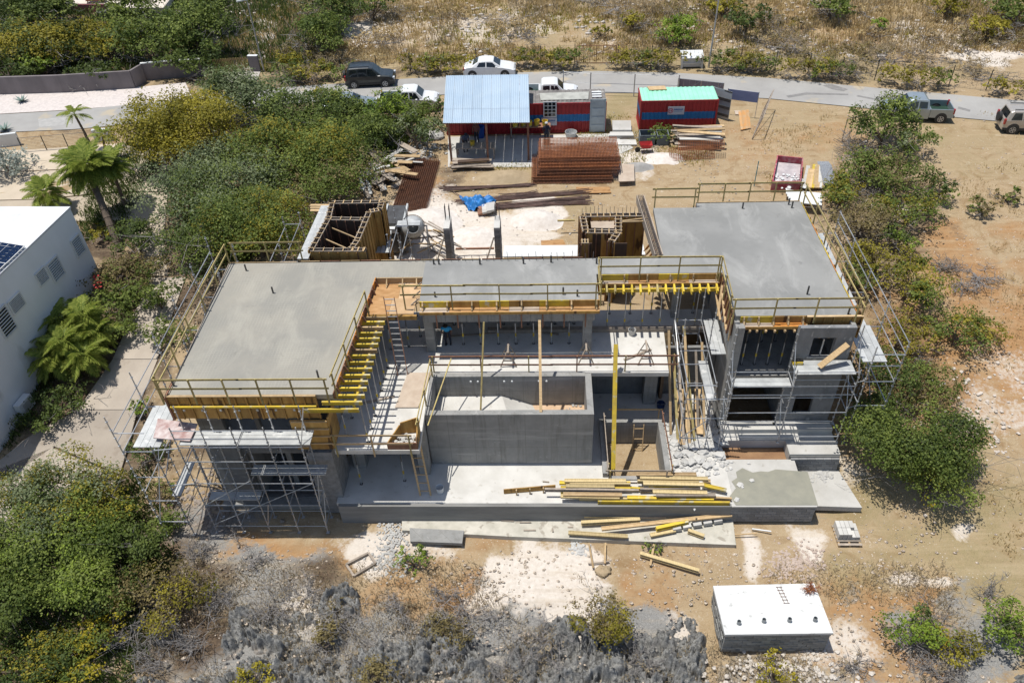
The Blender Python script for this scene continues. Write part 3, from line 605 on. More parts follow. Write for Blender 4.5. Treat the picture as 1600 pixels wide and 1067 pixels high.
# ---- steel props
def make_prop(h):
    t = thing('steel_prop', 'x', 'prop', (0,0,0))
    MB().tube((0,0,0), (0,0,h*.45), .032, 6).build('outer_tube', M['galv'], t)
    MB().tube((0,0,h*.44), (0,0,h), .024, 6).build('inner_tube', M['steel_dark'] if h > 2.7 else M['galv'], t)
    MB().tube((0,0,h*.17), (0,0,h*.24), .046, 6).build('collar', M['yellow'], t)
    MB().box(-.07,.07,-.07,.07,0,.012).build('base_plate', M['steel_dark'], t)
    return t
spots = [('under the middle roof edge', [(x, 30.55) for x in (-5.1,-4.2,-3.3,-2.4,-1.5,-.6,.3,1.2)], 3.05, 0), ('in the back row under the middle roof', [(x, 32.1) for x in (-4.8,-3.5,-2.2,-.9,.5,1.5)], 3.05, 0),
         ('under the left comb of beams', [(-8.05+.03*i, 23.9+.82*i) for i in range(7)], 2.55, 0), ('in the shade beside the left wing wall', [(-9.1+.03*i, 24.3+1.1*i) for i in range(6)], 3.03, 0),
         ('under the middle recess comb', [(3.2+i*.9, 31.72) for i in range(6)], 2.5, .0), ('behind the middle recess', [(3.4+i*1.1, 32.9) for i in range(5)], 3.03, 0),
         ('in the wide bay of the right wing', [(9.6+i*.62, 28.9) for i in range(4)], 3.03, 0), ('at the back of the right wing bay', [(9.5+i*.7, 30.6) for i in range(4)], 3.03, 0),
         ('beneath the left deck', [(-9.0,24.3),(-6.9,24.5)], 3.22, -3.5), ('under the plywood deck notch', [(-7.9,30.2),(-7.0,30.4),(-6.5,31.2)], 2.93, 0)]
protos = {}
for where, pts, h, z in spots:
    for i, (x, y) in enumerate(pts):
        if h not in protos: protos[h] = make_prop(h); o = protos[h]; o.location = (x, y, z); W[o.name] = Vector((x, y, z))
        else: o = copy_tree(protos[h], (x, y, z))
        o.rotation_euler = (random.uniform(-.012,.012), random.uniform(-.012,.012), random.uniform(0,3)); o['group'] = 'steel props holding up the slabs'
        o['label'] = 'steel prop '+where+', '+ordn(i)+(' from the left' if abs(pts[0][1]-pts[-1][1]) < 1.2 else ' from the front')
# ---- guard rails
def guard(label, p, q, z, n, m=None, h=1.1, mid=.58, posts=None, kick=False, base=-.3, lean=0):
    m = m or M['rail']; p = Vector((p[0],p[1],0)); q = Vector((q[0],q[1],0)); t = thing('guard_rail', label, 'guard rail', ((p.x+q.x)/2, (p.y+q.y)/2, z))
    d = q-p; L = d.length; nr = Vector((d.y,-d.x,0)).normalized()
    for zz, hh in ((h, .09), (mid, .08)):
        k = max(1, round(L/3.2)); 
        for i in range(k):
            a = p+d*(i/k)-d.normalized()*(.12 if i else 0); b_ = p+d*((i+1)/k); s = (i % 2)*.012+random.uniform(-.012,.012)
            MB().bar((a.x,a.y,z+zz+s), (b_.x,b_.y,z+zz-s), .035, hh).build('rail', m, t)
    for i in range(n):
        a = p+d*((i+.08)/(n-.84)) if n > 1 else p; a = a+nr*.04
        MB().bar((a.x, a.y, z+base), (a.x+nr.x*lean, a.y+nr.y*lean, z+h+.06), .06, .06).build('post', m if i % 2 else M['rail'], t)
    return t
guard('long yellow guard rail along the front edge of the left roof', (-16.42,23.45), (-9.05,23.45), 3.3, 6)
guard('sloping-view guard rail on the left edge of the left roof', (-16.45,23.5), (-16.35,33.4), 3.3, 6)
guard('guard rail on the back left edge of the left roof', (-16.2,33.5), (-12.4,33.5), 3.3, 3)
guard('guard rail along the right edge of the left roof above the comb', (-8.95,23.6), (-8.45,29.4), 3.3, 4)
guard('guard rail along the front edge of the middle roof', (-6.9,29.72), (2.58,29.72), 3.3, 5)
guard('short guard rail turning back beside the middle recess', (2.6,29.7), (2.6,31.8), 3.3, 2)
guard('guard rail over the yellow comb in the middle recess', (2.6,31.8), (8.62,31.8), 3.3, 4)
guard('short guard rail on the left edge of the right roof', (8.6,31.8), (8.5,28.6), 3.3, 3)
guard('guard rail along the front edge of the right roof', (8.45,28.45), (14.3,28.45), 3.3, 4)
guard('long double guard rail down the right edge of the right roof', (14.45,28.4), (14.2,38.5), 3.3, 6)
guard('guard rail along the back edge of the right roof', (8.4,38.6), (14.15,38.6), 3.3, 5)
guard('short guard rail on the back left corner of the right roof', (5.9,38.15), (8.4,38.15), 3.3, 2)
guard('brown guard rail along the deck behind the pool', (-5.7,28.5), (6.4,28.45), 0, 6, m=M['timber_red'], h=1.0, mid=.45, base=0)
guard('timber guard rail on the front edge of the left deck', (-9.5,23.34), (-5.9,23.34), 0, 3, m=M['timber'], h=1.05, mid=.5)
guard('thin timber guard rail between left deck and pool', (-5.8,24.0), (-5.6,28.3), 0, 3, m=M['rail'], h=1.0, mid=.5)
guard('grey timber rail at the front of the sump pit', (2.8,24.35), (5.9,24.35), -3.5, 2, m=M['timber_grey'], h=.9, mid=.02, base=0)
guard('grey timber rail on the right of the sump pit', (5.95,24.4), (5.9,28.3), -3.5, 2, m=M['timber_red'], h=.9, mid=.02, base=0)
guard('timber rail behind the sump pit', (3.2,28.35), (5.95,28.35), -3.5, 2, m=M['timber'], h=.9, mid=.02, base=0)
guard('timber rail along the left of the sump pit', (2.95,24.6), (2.95,28.2), -3.2, 2, m=M['timber_grey'], h=.5, mid=.02, base=0)
# ---- ladders
def ladder(label, p, q, w_, m, n, r=.03):
    t = thing('ladder', label, 'ladder', p); p = Vector(p); q = Vector(q); sx = Vector((w_/2, 0, 0))
    for s in (-1, 1): MB().bar(p+sx*s, q+sx*s, .04, .08).build('side_rail', m, t)
    for i in range(n):
        c = p+(q-p)*((i+.6)/n); MB().bar(c-sx, c+sx, .035, .035).build('rung', M['galv'] if m is not M['timber'] else m, t)
    return t
ladder('long reddish ladder leaning from left deck up to plywood deck', (-7.05,28.25,0), (-7.35,29.35,4.05), .5, M['timber_red'], 14)
ladder('pale timber ladder leaning against the left deck front', P(665,774,-3.5), (-6.0,24.0,.2), .5, M['timber'], 7)
ladder('short timber ladder standing in the sump pit', (4.7,27.2,-5.58), (4.75,27.95,-3.3), .5, M['timber'], 4)
# leaning planks and beam
o = beam_mesh(MB(), P(958,735,-3.42), P(962,541,1.4), w_=.2, h=.3).build('formwork_beam', M['yellow']); tag(o, 'tall bright yellow beam leaning upright against the deck by the sump pit', 'formwork beam')
a = P(845,640,.1); o = MB().bar((a[0],25.7,.02), P(843,500,3.2), .13, .05).build('leaning_plank', M['timber']); tag(o, 'tall pale plank leaning from the pool rim to the middle roof', 'plank')
o = MB().bar(P(751,642,-1.3), P(756,503,2.95), .08, .05).build('leaning_plank', M['rail']); tag(o, 'thin tan plank leaning inside the pool near its left end', 'plank')
o = MB().bar((-5.45,24.9,0), P(705,560,1.2), .05, .05).build('leaning_plank', M['rail']); tag(o, 'thin diagonal stick at the left side of the pool', 'plank')
g = [P(*q,.12)[:2] for q in [(637,581),(674,581),(653,635),(617,635)]]
o = MB().prism(g, .03, .07).build('plywood_sheet', M['ply_dust']); tag(o, 'dusty plywood sheet lying on the left deck beside the pool', 'plywood sheet')
# rubble bin on deck
t = thing('rubble_bin', 'open plywood bin filled with rubble at the front of left deck', 'bin', (-6.3,23.7,0))
MB().box(-7.1,-5.75,23.45,23.5,.0,.42).build('front_board', M['timber_red'], t); MB().prism([(-5.8,23.5),(-5.74,23.5),(-5.74,24.5),(-5.8,24.5)], 0, [.42,.42,.95,.95]).build('side_board', M['ply_brown'], t)
MB().add([(-7.1,23.5,0),(-7.05,23.5,0),(-6.6,24.4,.0),(-6.65,24.4,.0),(-7.1,23.5,.4),(-7.05,23.5,.4),(-6.6,24.4,.6),(-6.65,24.4,.6)], [(0,1,5,4),(1,2,6,5),(2,3,7,6),(3,0,4,7),(4,5,6,7)]).build('side_board', M['ply_brown'], t)
MB().add([(-6.6,24.4,0),(-5.8,24.5,0),(-5.8,24.5,.95),(-6.6,24.4,.7),(-6.6,24.45,0),(-5.8,24.55,0),(-5.8,24.55,.95),(-6.6,24.45,.7)], [(0,1,2,3),(7,6,5,4),(3,2,6,7)]).build('back_board', M['ply_brown'], t)
mb = MB()
for i in range(50): mb.rock((random.uniform(-6.95,-5.9), random.uniform(23.55,24.2), random.uniform(.1,.25)), random.uniform(.05,.11), random)
mb.build('rubble', M['conc_white'], t)['kind'] = 'stuff'
# ================================================================ SCAFFOLDS
SG = 'galvanised scaffolds round the villa'
def scaffold(label, std, led, decks=(), braces=(), tips=.05):
    """std: (x,y,z0,z1); led: (p,q); decks: (x0,x1,y0,y1,z,axis,n)"""
    t = thing('scaffold', label, 'scaffold', (std[0][0], std[0][1], std[0][2]), SG)
    for (x, y, z0, z1) in std:
        mb = MB().tube((x,y,z0), (x,y,z1), .027, 6)
        z = z0+.45
        while z < z1-.05: mb.tube((x,y,z-.012), (x,y,z+.012), .06, 6); z += .5
        mb.box(x-.08,x+.08,y-.08,y+.08,z0-.02,z0); mb.build('standard', M['galv'], t)
    for (p, q) in led: MB().tube(p, q, .025, 6).build('ledger', M['galv'], t)
    for (p, q) in braces: MB().tube(p, q, .022, 5).build('brace', M['galv'], t)
    for (x0, x1, y0, y1, z, ax, n) in decks:
        for i in range(n):
            if ax == 'x': a, b_ = y0+(y1-y0)*i/n, y0+(y1-y0)*(i+1)/n; mb = MB().box(x0, x1, a+.006, b_-.006, z-.05, z)
            else: a, b_ = x0+(x1-x0)*i/n, x0+(x1-x0)*(i+1)/n; mb = MB().box(a+.006, b_-.006, y0, y1, z-.05, z)
            mb.build('deck_plank', M['galv_dull'], t)
    return t
def grid_led(xs_, ys_, zs_):
    L = []
    for z in zs_:
        for y in ys_:
            for a, b_ in zip(xs_[:-1], xs_[1:]): L.append(((a,y,z),(b_,y,z)))
        for x in xs_:
            for a, b_ in zip(ys_[:-1], ys_[1:]): L.append(((x,a,z+.04),(x,b_,z+.04)))
    return L
xs_, ys_ = [-15.9,-14.6,-13.3,-11.9,-10.5], [22.42,23.3]
scaffold('tall scaffold with grey decks before the left wing front', [(x,y,float(gz(x,22.5))+.05,3.0 if y > 23 else 2.6) for x in xs_ for y in ys_],
         grid_led(xs_, ys_, [-4.3,-2.7,-1.1,.4,1.35])+[((a,22.42,z),(b_,22.42,z)) for a, b_ in ((-15.9,-13.3),(-13.3,-10.5)) for z in (1.9,2.4)],
         [(-15.85,-13.35,22.5,23.35,1.42,'x',3),(-13.25,-10.15,22.5,23.35,1.42,'x',3),(-13.3,-9.9,22.6,23.2,-.72,'x',2),(-15.8,-13.4,22.7,23.2,-2.65,'x',1)],
         [((-10.5,22.42,-4.3),(-10.5,23.3,-2.7)),((-15.9,22.42,-4.2),(-13.3,22.42,-2.7)),((-15.9,22.42,-2.7),(-13.3,22.42,-.9)),((-10.5,22.42,-2.7),(-10.5,23.3,-1.1)),((-13.3,22.42,-2.7),(-10.5,22.42,-1.1)),((-10.5,22.42,1.4),(-10.3,23.3,2.9)),((-13.3,22.4,-4.3),(-12.9,22.4,-2.6))])
xs_, ys_ = [-18.35,-17.0], [22.3,25.0,27.7,30.4,33.1,35.6]
scaffold('long side scaffold along the left wing beside the driveway', [(x,y,float(gz(x,y))+.05,3.4 if x < -18 else (1.6 if y < 24 else 2.9)) for x in xs_ for y in ys_],
         [((x,a,z),(x,b_,z)) for x in xs_ for a, b_ in zip(ys_[:-1], ys_[1:]) for z in ((1.2,1.85,2.45) if x < -18 else (1.2,))]+[((-18.35,y,z),(-17.0,y,z)) for y in ys_ for z in (1.22,)]+[((-18.35,22.3,z),(-17,22.3,z)) for z in (2.4,-.5,-2.2,-3.8)]
         +[((x,a,-1.6),(x,b_,-1.6)) for x in xs_ for a, b_ in zip(ys_[:2], ys_[1:3])]+[((-17,22.3,z),(-15.9,22.42,z)) for z in (1.3,-1.1)],
         [(-17.95,-16.75,22.5,25.0,1.3,'y',4),(-17.5,-16.75,25.0,29.0,1.3,'y',2),(-17.4,-16.95,22.6,24.6,-2.2,'y',1)],
         [((-18.35,22.3,-3.8),(-18.35,25,-.5)),((-17,22.3,-.5),(-17,25,1.2)),((-17,22.3,-3.9),(-15.9,22.42,-2.6))])
o = MB().prism([P(*q,1.5)[:2] for q in [(247,655),(309,663),(297,690),(240,685)]], 1.5, 1.55).build('pallet_board', mat('white_stained_board', (.62,.55,.52), (.36,.22,.2), sc_=2.5)); tag(o, 'reddish board smeared white lying on the left scaffold corner deck', 'board')
xs_, ys_ = [8.72,11.5,14.35], [26.75,27.75]
scaffold('scaffold with two pale decks in front of the right wing', [(x,y,(-3.32 if y < 27 else -3.05),(3.4 if y > 27 else 1.6)) for x in xs_ for y in ys_],
         grid_led(xs_, ys_, [-2.9,-1.2,.0,.55])+[((11.5,26.75,1.45),(14.35,26.75,1.45))],
         [(8.75,11.45,26.85,27.4,.5,'x',2),(11.55,14.3,26.95,27.9,1.15,'x',3)],
         [((8.72,26.75,-2.9),(8.72,27.75,-1.2)),((11.5,26.75,-2.9),(11.5,27.75,-1.2)),((14.35,26.75,-1.2),(14.35,27.75,.5)),((11.5,26.75,.6),(11.5,27.75,2.4)),((14.35,26.8,1.2),(14.35,27.75,2.8)),((8.72,26.75,.0),(8.72,27.75,1.9))])
xs_, ys_ = [14.95,16.3], [27.2,30,32.7,35.4,38.1]
scaffold('long side scaffold with pale boards along the right wing', [(x,y,float(gz(x,y))+.05,2.9 if x > 16 else 2.6) for x in xs_ for y in ys_],
         [((16.3,a,z),(16.3,b_,z)) for a, b_ in zip(ys_[:-1], ys_[1:]) for z in (1.5,2.2,2.8)]+[((14.95,y,z),(16.3,y,z)) for y in ys_ for z in (1.4,)]+[((14.95,27.2,z),(16.3,27.2,z)) for z in (2.1,.4,-1.2,-2.6)]+[((14.95,27.2,z),(14.35,27.0,z)) for z in (.5,-1.2)]
         +[((x,27.2,z),(x,30,z)) for x in xs_ for z in (-1,.4)],
         [(14.65,15.75,27.4,30.0,1.5,'y',4),(14.55,15.6,30.0,38.0,1.5,'y',4)], [((16.3,27.2,-3.4),(16.3,30,-1)),((14.95,27.2,-2.6),(16.3,27.2,-1.2))])
xs_, ys_ = [6.55,7.85], [26.4,28.8,31.1]
scaffold('narrow scaffold standing in the gap between deck and right wing', [(x,y,-3.48,(3.0 if y > 27 else 1.2)) for x in xs_ for y in ys_]+[(8.5,26.4,-3.48,.8),(8.55,31.1,0,2.0)],
         grid_led(xs_, ys_, [-2.6,-1.2,.1,1.0])+[((7.85,26.4,z),(8.5,26.4,z)) for z in (-1.2,.1)]+[((7.85,31.1,1.0),(8.55,31.1,1.0))],
         [(7.95,8.65,28.5,31.1,1.05,'y',3),(7.5,7.95,26.3,29.0,.15,'y',1)],
         [((6.55,26.4,-2.6),(7.85,26.4,-1.2)),((6.55,28.8,.1),(6.55,31.1,1.0)),((7.85,26.4,-1.2),(7.85,28.8,.1))])
for i in range(7):
    x = 6.3+i*.28; x2 = x+random.uniform(-.5,-.1)
    o = MB().bar((x, 27.0+random.uniform(-.5,.5), -3.4), (x2, 30.3+random.uniform(-.3,.6), random.uniform(-.5,1.4)), .12, .04).build('leaning_plank', [M['timber'],M['rail'],M['timber_grey']][i % 3])
    tag(o, 'long plank leaning in the gap left of right wing, '+ordn(i)+' from the left', 'plank', 'planks leaning beside the gap scaffold')
for i, (a, b_) in enumerate((((6.9,30.4,-3.2),(6.75,26.6,-3.3)),((7.4,30.6,-3.1),(7.2,27.3,-3.25)),((8.0,30.2,-3.0),(7.7,27.2,-3.2)))):
    o = MB().bar(a, b_, .35, .05).build('floor_board', M['timber']); tag(o, 'wide pale board lying on the ground under the gap scaffold, '+ordn(i)+' from the left', 'board', 'boards under the gap scaffold')
o = MB().bar(P(1280,573,1.35), P(1325,538,2.3), .3, .05).build('loose_plank', M['timber']); tag(o, 'pale plank lying slanted across the right front scaffold', 'plank')
t = thing('tool_case', 'small yellow and black case on the right front scaffold deck', 'case', (11.75,27.7,1.17))
MB().box(11.55,12.0,27.55,27.8,1.17,1.32).build('case_body', M['yellow'], t); MB().box(11.53,12.02,27.6,27.75,1.33,1.40).build('lid', M['black'], t)

# sawhorses on the deck
for i, (px, py, lab) in enumerate(((1008,545,'right of the tall yellow beam'),(915,545,'behind the pool right end'),(795,548,'behind the middle of the pool'))):
    c = P(px, py+18, 0); t = thing('sawhorse', 'timber trestle standing on the deck '+lab, 'trestle', (c[0],c[1],0), 'trestles on the deck')
    for y in (-.35,.35):
        for s_ in (-1,1): MB().bar((c[0]+s_*.4,c[1]+y,0),(c[0]+s_*.04,c[1]+y*.7,.95),.06,.04).build('leg', M['timber_grey'], t)
        MB().bar((c[0]-.25,c[1]+y*.9,.4),(c[0]+.25,c[1]+y*.9,.4),.04,.06).build('cross_brace', M['timber_grey'], t)
    MB().bar((c[0],c[1]-.4,.96),(c[0],c[1]+.4,.96),.08,.08).build('top_bar', M['timber_grey'], t)
for i, (x, y, a, l_) in enumerate(((-8.1,26.5,.3,1.8),(-3.9,31.2,.1,2.6),(-.4,31.4,-.2,2.2),(4.6,29.6,.5,1.6),(-11.8,29.5,1.2,.0))):
    if l_: tag(MB().bar((x-l_/2*math.cos(a),y-l_/2*math.sin(a),.05),(x+l_/2*math.cos(a),y+l_/2*math.sin(a),.05),.12,.05).build('loose_plank', M['timber_grey']), ['grey plank on the shaded left deck','grey plank on the floor under the middle roof, left one','grey plank on the floor under the middle roof, right one','short plank on the deck near the trestles'][i], 'plank')
# ================================================================ BEHIND THE HOUSE
def form_wall(t, p, q, z0, z1, th=.3, inner=None, outer=None, studs=.45, rungs=.5):
    p = Vector((p[0],p[1],0)); q = Vector((q[0],q[1],0)); d = (q-p); L = d.length; d /= L; nr = Vector((d.y,-d.x,0))
    for s, m in ((1, outer or M['ply_dark']), (-1, inner or M['ply_brown'])):
        o_ = nr*s*th/2; k = max(1, int(L/1.2))
        for i in range(k):
            a = p+o_+d*(L*i/k+.004); b_ = p+o_+d*(L*(i+1)/k-.004)
            MB().bar((a.x,a.y,(z0+z1)/2),(b_.x,b_.y,(z0+z1)/2),.03,z1-z0).build('form_panel', m, t)
        a = p+o_; b_ = q+o_; MB().bar((a.x,a.y,z1+.02),(b_.x,b_.y,z1+.02),.05,.04).build('top_edge', M['timber_grey'], t)
        n_ = max(2, int(L/studs)); mb = MB()
        for i in range(n_+1):
            c = p+o_*(1.28)+d*(L*i/n_); mb.bar((c.x,c.y,z0),(c.x,c.y,z1-.03),.05,.05)
        mb.build('studs', M['timber_red'] if s == 1 else M['ply_brown'], t)
    mb = MB(); n_ = max(2, int(L/rungs))
    for i in range(n_+1):
        c = p+d*(L*(i+.3)/(n_+.6)); mb.bar((c-nr*(th*.7)).to_tuple()[:2]+(z1+.05,), (c+nr*(th*.7)).to_tuple()[:2]+(z1+.05,), .05, .04)
    mb.build('ties', M['timber'], t)
    mb = MB()
    for s in (-.25, .25):
        a = p+nr*th*s; b_ = q+nr*th*s
        for z in (z1-.05, z1-.3): mb.tube((a.x,a.y,z),(b_.x,b_.y,z),.014,4)
        n_ = int(L/.25)
        for i in range(n_+1):
            c = p+d*(L*i/n_)+nr*th*s; mb.tube((c.x,c.y,z1-.7),(c.x,c.y,z1+random.uniform(.0,.22)),.009,4)
    mb.build('rebar_cage', M['rebar'], t)
zt = 3.5
K = {k: P(*v, zt)[:2] for k, v in dict(bl=(519,317),br=(597,316),jr=(593,328),jl=(577,331),ml=(513,342),mr=(568,343),rb=(558,376),rc=(548,390),fl=(486,391),fr=(572,391)).items()}
t = thing('wall_formwork', 'open topped timber wall formwork for two small rooms behind the left wing', 'formwork', (-10.7, 35.5, -.9))
for a, b_ in (('bl','br'),('br','jr'),('jr','jl'),('jl','rb'),('rb','rc'),('rc','fr'),('fr','fl'),('fl','ml'),('ml','bl'),('ml','mr')):
    form_wall(t, K[a], K[b_], -.9 if a != 'fr' else .9, zt, th=.26)
for a, b_ in (((515,355),(556,372)),((502,371),(545,390))): MB().bar(P(*a,3.1), P(*b_,3.2), .06).build('strut', M['timber'], t)
for a, b_ in (((535,328),(574,326)),((527,352),(548,352)),((490,402),(560,401))): MB().bar(P(*a,2.9), P(*b_,2.9), .09, .06).build('waler', M['timber'], t)
# right room formwork
zt = 3.15
K = {k: P(*v, zt)[:2] for k, v in dict(bl=(910,337),br=(1007,336),ml=(915,362),mr=(966,363),fl=(908,378),lr=(920,378),rc=(955,378),rd=(980,377),b2=(966,337),e=(1010,352)).items()}
t = thing('wall_formwork', 'block and timber formwork of a small room left of the right roof', 'formwork', (4, 36, -.9))
for a, b_ in (('bl','br'),('bl','ml'),('ml','mr'),('b2','mr'),('mr','rc'),('fl','lr')): form_wall(t, K[a], K[b_], -.9, zt, th=.3, outer=M['ply_brown'], rungs=.35)
for a, b_ in (((905,380),(925,380)),((958,380),(980,380)),((926,366),(950,366))):
    p, q = P(*a, 3.1), P(*b_, 3.1); MB().bar((p[0],p[1],1.8),(q[0],q[1],1.8),.05,2.6).build('form_panel', M['ply_dark'], t)
g = [P(*q, 2.9)[:2] for q in [(922,340),(962,342),(963,357),(924,356)]]; MB().prism(g, 2.85, 2.9).build('lid_board', M['ply_dust'], t)
for a, b_ in (((968,346),(1012,341)),((972,347),(1008,346))): MB().bar(P(*a,3.1), P(*b_,3.1), .08, .06).build('waler', M['timber'], t)
for i in range(16):
    p = P(910+i*6.2, 333, 3.2); MB().tube((p[0],p[1],2.9),(p[0]+random.uniform(-.04,.04),p[1],3.2+random.uniform(.25,.55)),.012,4).build('starter_bar', M['rebar'], t)
# beam trough with rebar cage left of right slab
t = thing('beam_cage', 'long rebar cage lying in a timber beam trough left of the right roof', 'rebar cage', (5.7, 36, 2.6))
a, b_ = Vector((5.42,39.3,0)), Vector((5.82,33.5,0))
for s in (-.2, .18):
    MB().bar((a.x+s,a.y,3.12),(b_.x+s,b_.y,3.12),.04,.5).build('trough_side', M['timber_grey'] if s < 0 else M['ply_dust'], t)
mb = MB()
for s in (-.12,-.04,.04,.12):
    for z in (3.0,3.32): mb.tube((a.x+s,a.y,z),(b_.x+s,b_.y,z),.014,4)
for i in range(34):
    c = a+(b_-a)*(i/33); mb.tube((c.x-.13,c.y,3.34),(c.x+.13,c.y,3.34),.012,4); mb.tube((c.x-.13,c.y,3.34),(c.x-.13,c.y,2.98),.01,4); mb.tube((c.x+.13,c.y,3.34),(c.x+.13,c.y,2.98),.01,4)
mb.build('cage', M['rebar'], t)
for i in range(4): MB().bar((5.4,34.2+i*.45,2.2),(5.7,33.9+i*.45,3.0),.3,.04).build('board', M['orange_ply'] if i%2 else M['timber'], t)
# two stub block walls
for i, (p1, p2) in enumerate(((((697,356)),((701,336))),((776,355),(780,336)))):
    a = P(*p1,2.35); b_ = P(*p2,2.35); L = b_[1]-a[1]
    t = thing('block_wall', ['left','right'][i]+' stub of grey block wall with rebar, standing in the white sand', 'wall', (a[0],a[1],-.9))
    MB().box(a[0]-.14,a[0]+.14,a[1]+.08,b_[1]-.05,-.9,2.2).build('mortar_core', M['mortar'], t)
    blockwall(t, a[0], a[1]+.02, 0, 1, L, -.9, 16, depth=.34, jit=.01); MB().box(a[0]-.17,a[0]+.17,a[1],b_[1],2.15,2.3).build('wall_cap', M['conc_white'], t)
    for s in (-.12,.12):
        for k in range(4): MB().tube((a[0]+s,b_[1]-.1-k*.12,2.3),(a[0]+s,b_[1]-.1-k*.12,3.2),.012,4).build('starter_bar', M['rebar'], t)
    MB().bar((a[0]-1.1,a[1]-1.0,-.8),(a[0]-.2,a[1]+.1,1.6),.06).build('brace', M['timber_grey'], t)
o = MB().bar(P(712,389,-.4), P(772,388,-.4), .1).build('timber_brace', M['timber_red']); tag(o, 'long brown timber spreader between the two stub block walls', 'timber')
def heap(name, label, cat, px, py, rx, ry, h, m, n=24, z=None, seed=0, kind=None):
    c = PG(px, py); V = []; F = []
    for i in range(n+1):
        r = i/n
        for j in range(28):
            t_ = 2*math.pi*j/28; k = .82+.3*float(vn(np.array([math.cos(t_)*1.7+seed]), np.array([math.sin(t_)*1.7]), 5)[0])
            x = c[0]+rx*r*k*math.cos(t_); y = c[1]+ry*r*k*math.sin(t_)
            zz = h*math.cos(min(r,1)*math.pi/2)**1.3+.12*h*(float(fbm(np.array([x*2]), np.array([y*2]), 3, 4)[0])-.5)
            V.append((x, y, float(gz(x, y))+zz-.03))
    for i in range(n):
        for j in range(28): F.append((i*28+j, i*28+(j+1)%28, (i+1)*28+(j+1)%28, (i+1)*28+j))
    o = mesh_np(name, np.array(V), np.array(F), m, origin=(c[0],c[1],c[2]), smooth=True)
    return tag(o, label, cat)
M['sand_white'] = mat('white_crushed_limestone', (.68,.63,.57), (.56,.50,.44), sc_=3, bump=.5, bsc=18, rnd=0)
M['sand_grey'] = mat('grey_aggregate', (.34,.33,.31), (.27,.26,.245), sc_=4, bump=.5, bsc=25, rnd=0)
M['sand_tan'] = mat('tan_heap_soil', (.38,.29,.18), (.31,.235,.14), sc_=3, bump=.4, bsc=15, rnd=0)
heap('sand_heap','broad white limestone sand heap behind the left wing','sand heap',665,352,2.4,2.2,.75,M['sand_white'])
heap('sand_heap','white sand heap behind the blue tarp and stub walls','sand heap',840,345,1.9,1.4,.6,M['sand_white'],seed=3)
heap('sand_heap','low white sand spread between the stub walls','sand heap',738,372,1.8,1.5,.35,M['sand_white'],seed=5)
heap('soil_heap','low tan soil heap in front of the tin roofed shed','soil heap',790,278,2.2,1.2,.5,M['sand_tan'],seed=2)
heap('gravel_heap','small grey gravel heap right of the rusty mesh stack','gravel heap',997,262,1.3,.7,.4,M['sand_grey'],seed=8)
heap('sand_heap','flat pale sand heap right of the concrete steps','sand heap',1035,248,1.7,1.2,.3,M['sand_white'],seed=9)
# tarp and bags
t = thing('tarp_pile', 'crumpled bright blue tarp over cement bags on the white sand', 'tarp', PG(750,325))
c = PG(748,322); n_ = 22; V = []; F = []
for i in range(n_):
    for j in range(n_):
        u = i/(n_-1)*2-1; v = j/(n_-1)*2-1; r = math.hypot(u, v)
        x = c[0]+u*1.0+.35*v*u; y = c[1]+v*.75+.2*abs(u)
        V.append((x, y, float(gz(x,y))+.62*max(0, 1-r*.8)+.13*math.sin(u*9+v*4)+.1*math.sin(v*11-u*3)+.05))
for i in range(n_-1):
    for j in range(n_-1): F.append((i*n_+j,(i+1)*n_+j,(i+1)*n_+j+1,i*n_+j+1))
mesh_np('tarp', np.array(V), np.array(F), M['blue'], parent=t, origin=PG(750,325), smooth=True)
for i in range(9):
    c = PG(754+i%3*7, 329+i//3*4); MB().bar((c[0]-.3,c[1],c[2]+.15+.12*(i%3)),(c[0]+.25,c[1]+.1,c[2]+.2+.12*(i%3)),.35,.14).build('cement_bag', M['conc_white'] if i%3 else M['timber_red'], t)
# cement mixer
c = P(650,400,-.85); t = thing('cement_mixer', 'grey drum cement mixer among timber scraps behind the middle roof', 'cement mixer', c)
def lathe(prof, c, ax, n=18):
    ax = Vector(ax).normalized(); u = ax.cross(Vector((0,0,1)) if abs(ax.z) < .9 else Vector((1,0,0))).normalized(); v = ax.cross(u); mb = MB(); V = []
    for (h, r) in prof:
        for i in range(n): t_ = 2*math.pi*i/n; V.append(Vector(c)+ax*h+u*(r*math.cos(t_))+v*(r*math.sin(t_)))
    F = []
    for k in range(len(prof)-1):
        for i in range(n): F.append((k*n+i,k*n+(i+1)%n,(k+1)*n+(i+1)%n,(k+1)*n+i))
    return mb.add(V, F)
cc = Vector(c)+Vector((0,.3,1.9))
lathe([(-.75,.05),(-.7,.42),(-.35,.62),(.0,.68),(.3,.6),(.65,.36),(.66,.33),(.3,.55)], cc, (.15,-.8,.45)).build('drum', M['galv_dull'], t, smooth=True)
lathe([(-.05,.7),(.05,.7),(.05,.73),(-.05,.73)], cc, (.15,-.8,.45)).build('ring_gear', M['steel_dark'], t)
for s in (-1, 1):
    MB().bar(cc+Vector((s*.8,.1,0)), Vector(c)+Vector((s*.85,.5,0)), .07).build('leg', M['galv'], t); MB().bar(cc+Vector((s*.8,.1,0)), Vector(c)+Vector((s*.85,-.4,0)), .07).build('leg', M['galv'], t)
MB().bar(cc+Vector((-.85,.1,0)), cc+Vector((.85,.1,0)), .06).build('axle', M['steel_dark'], t)
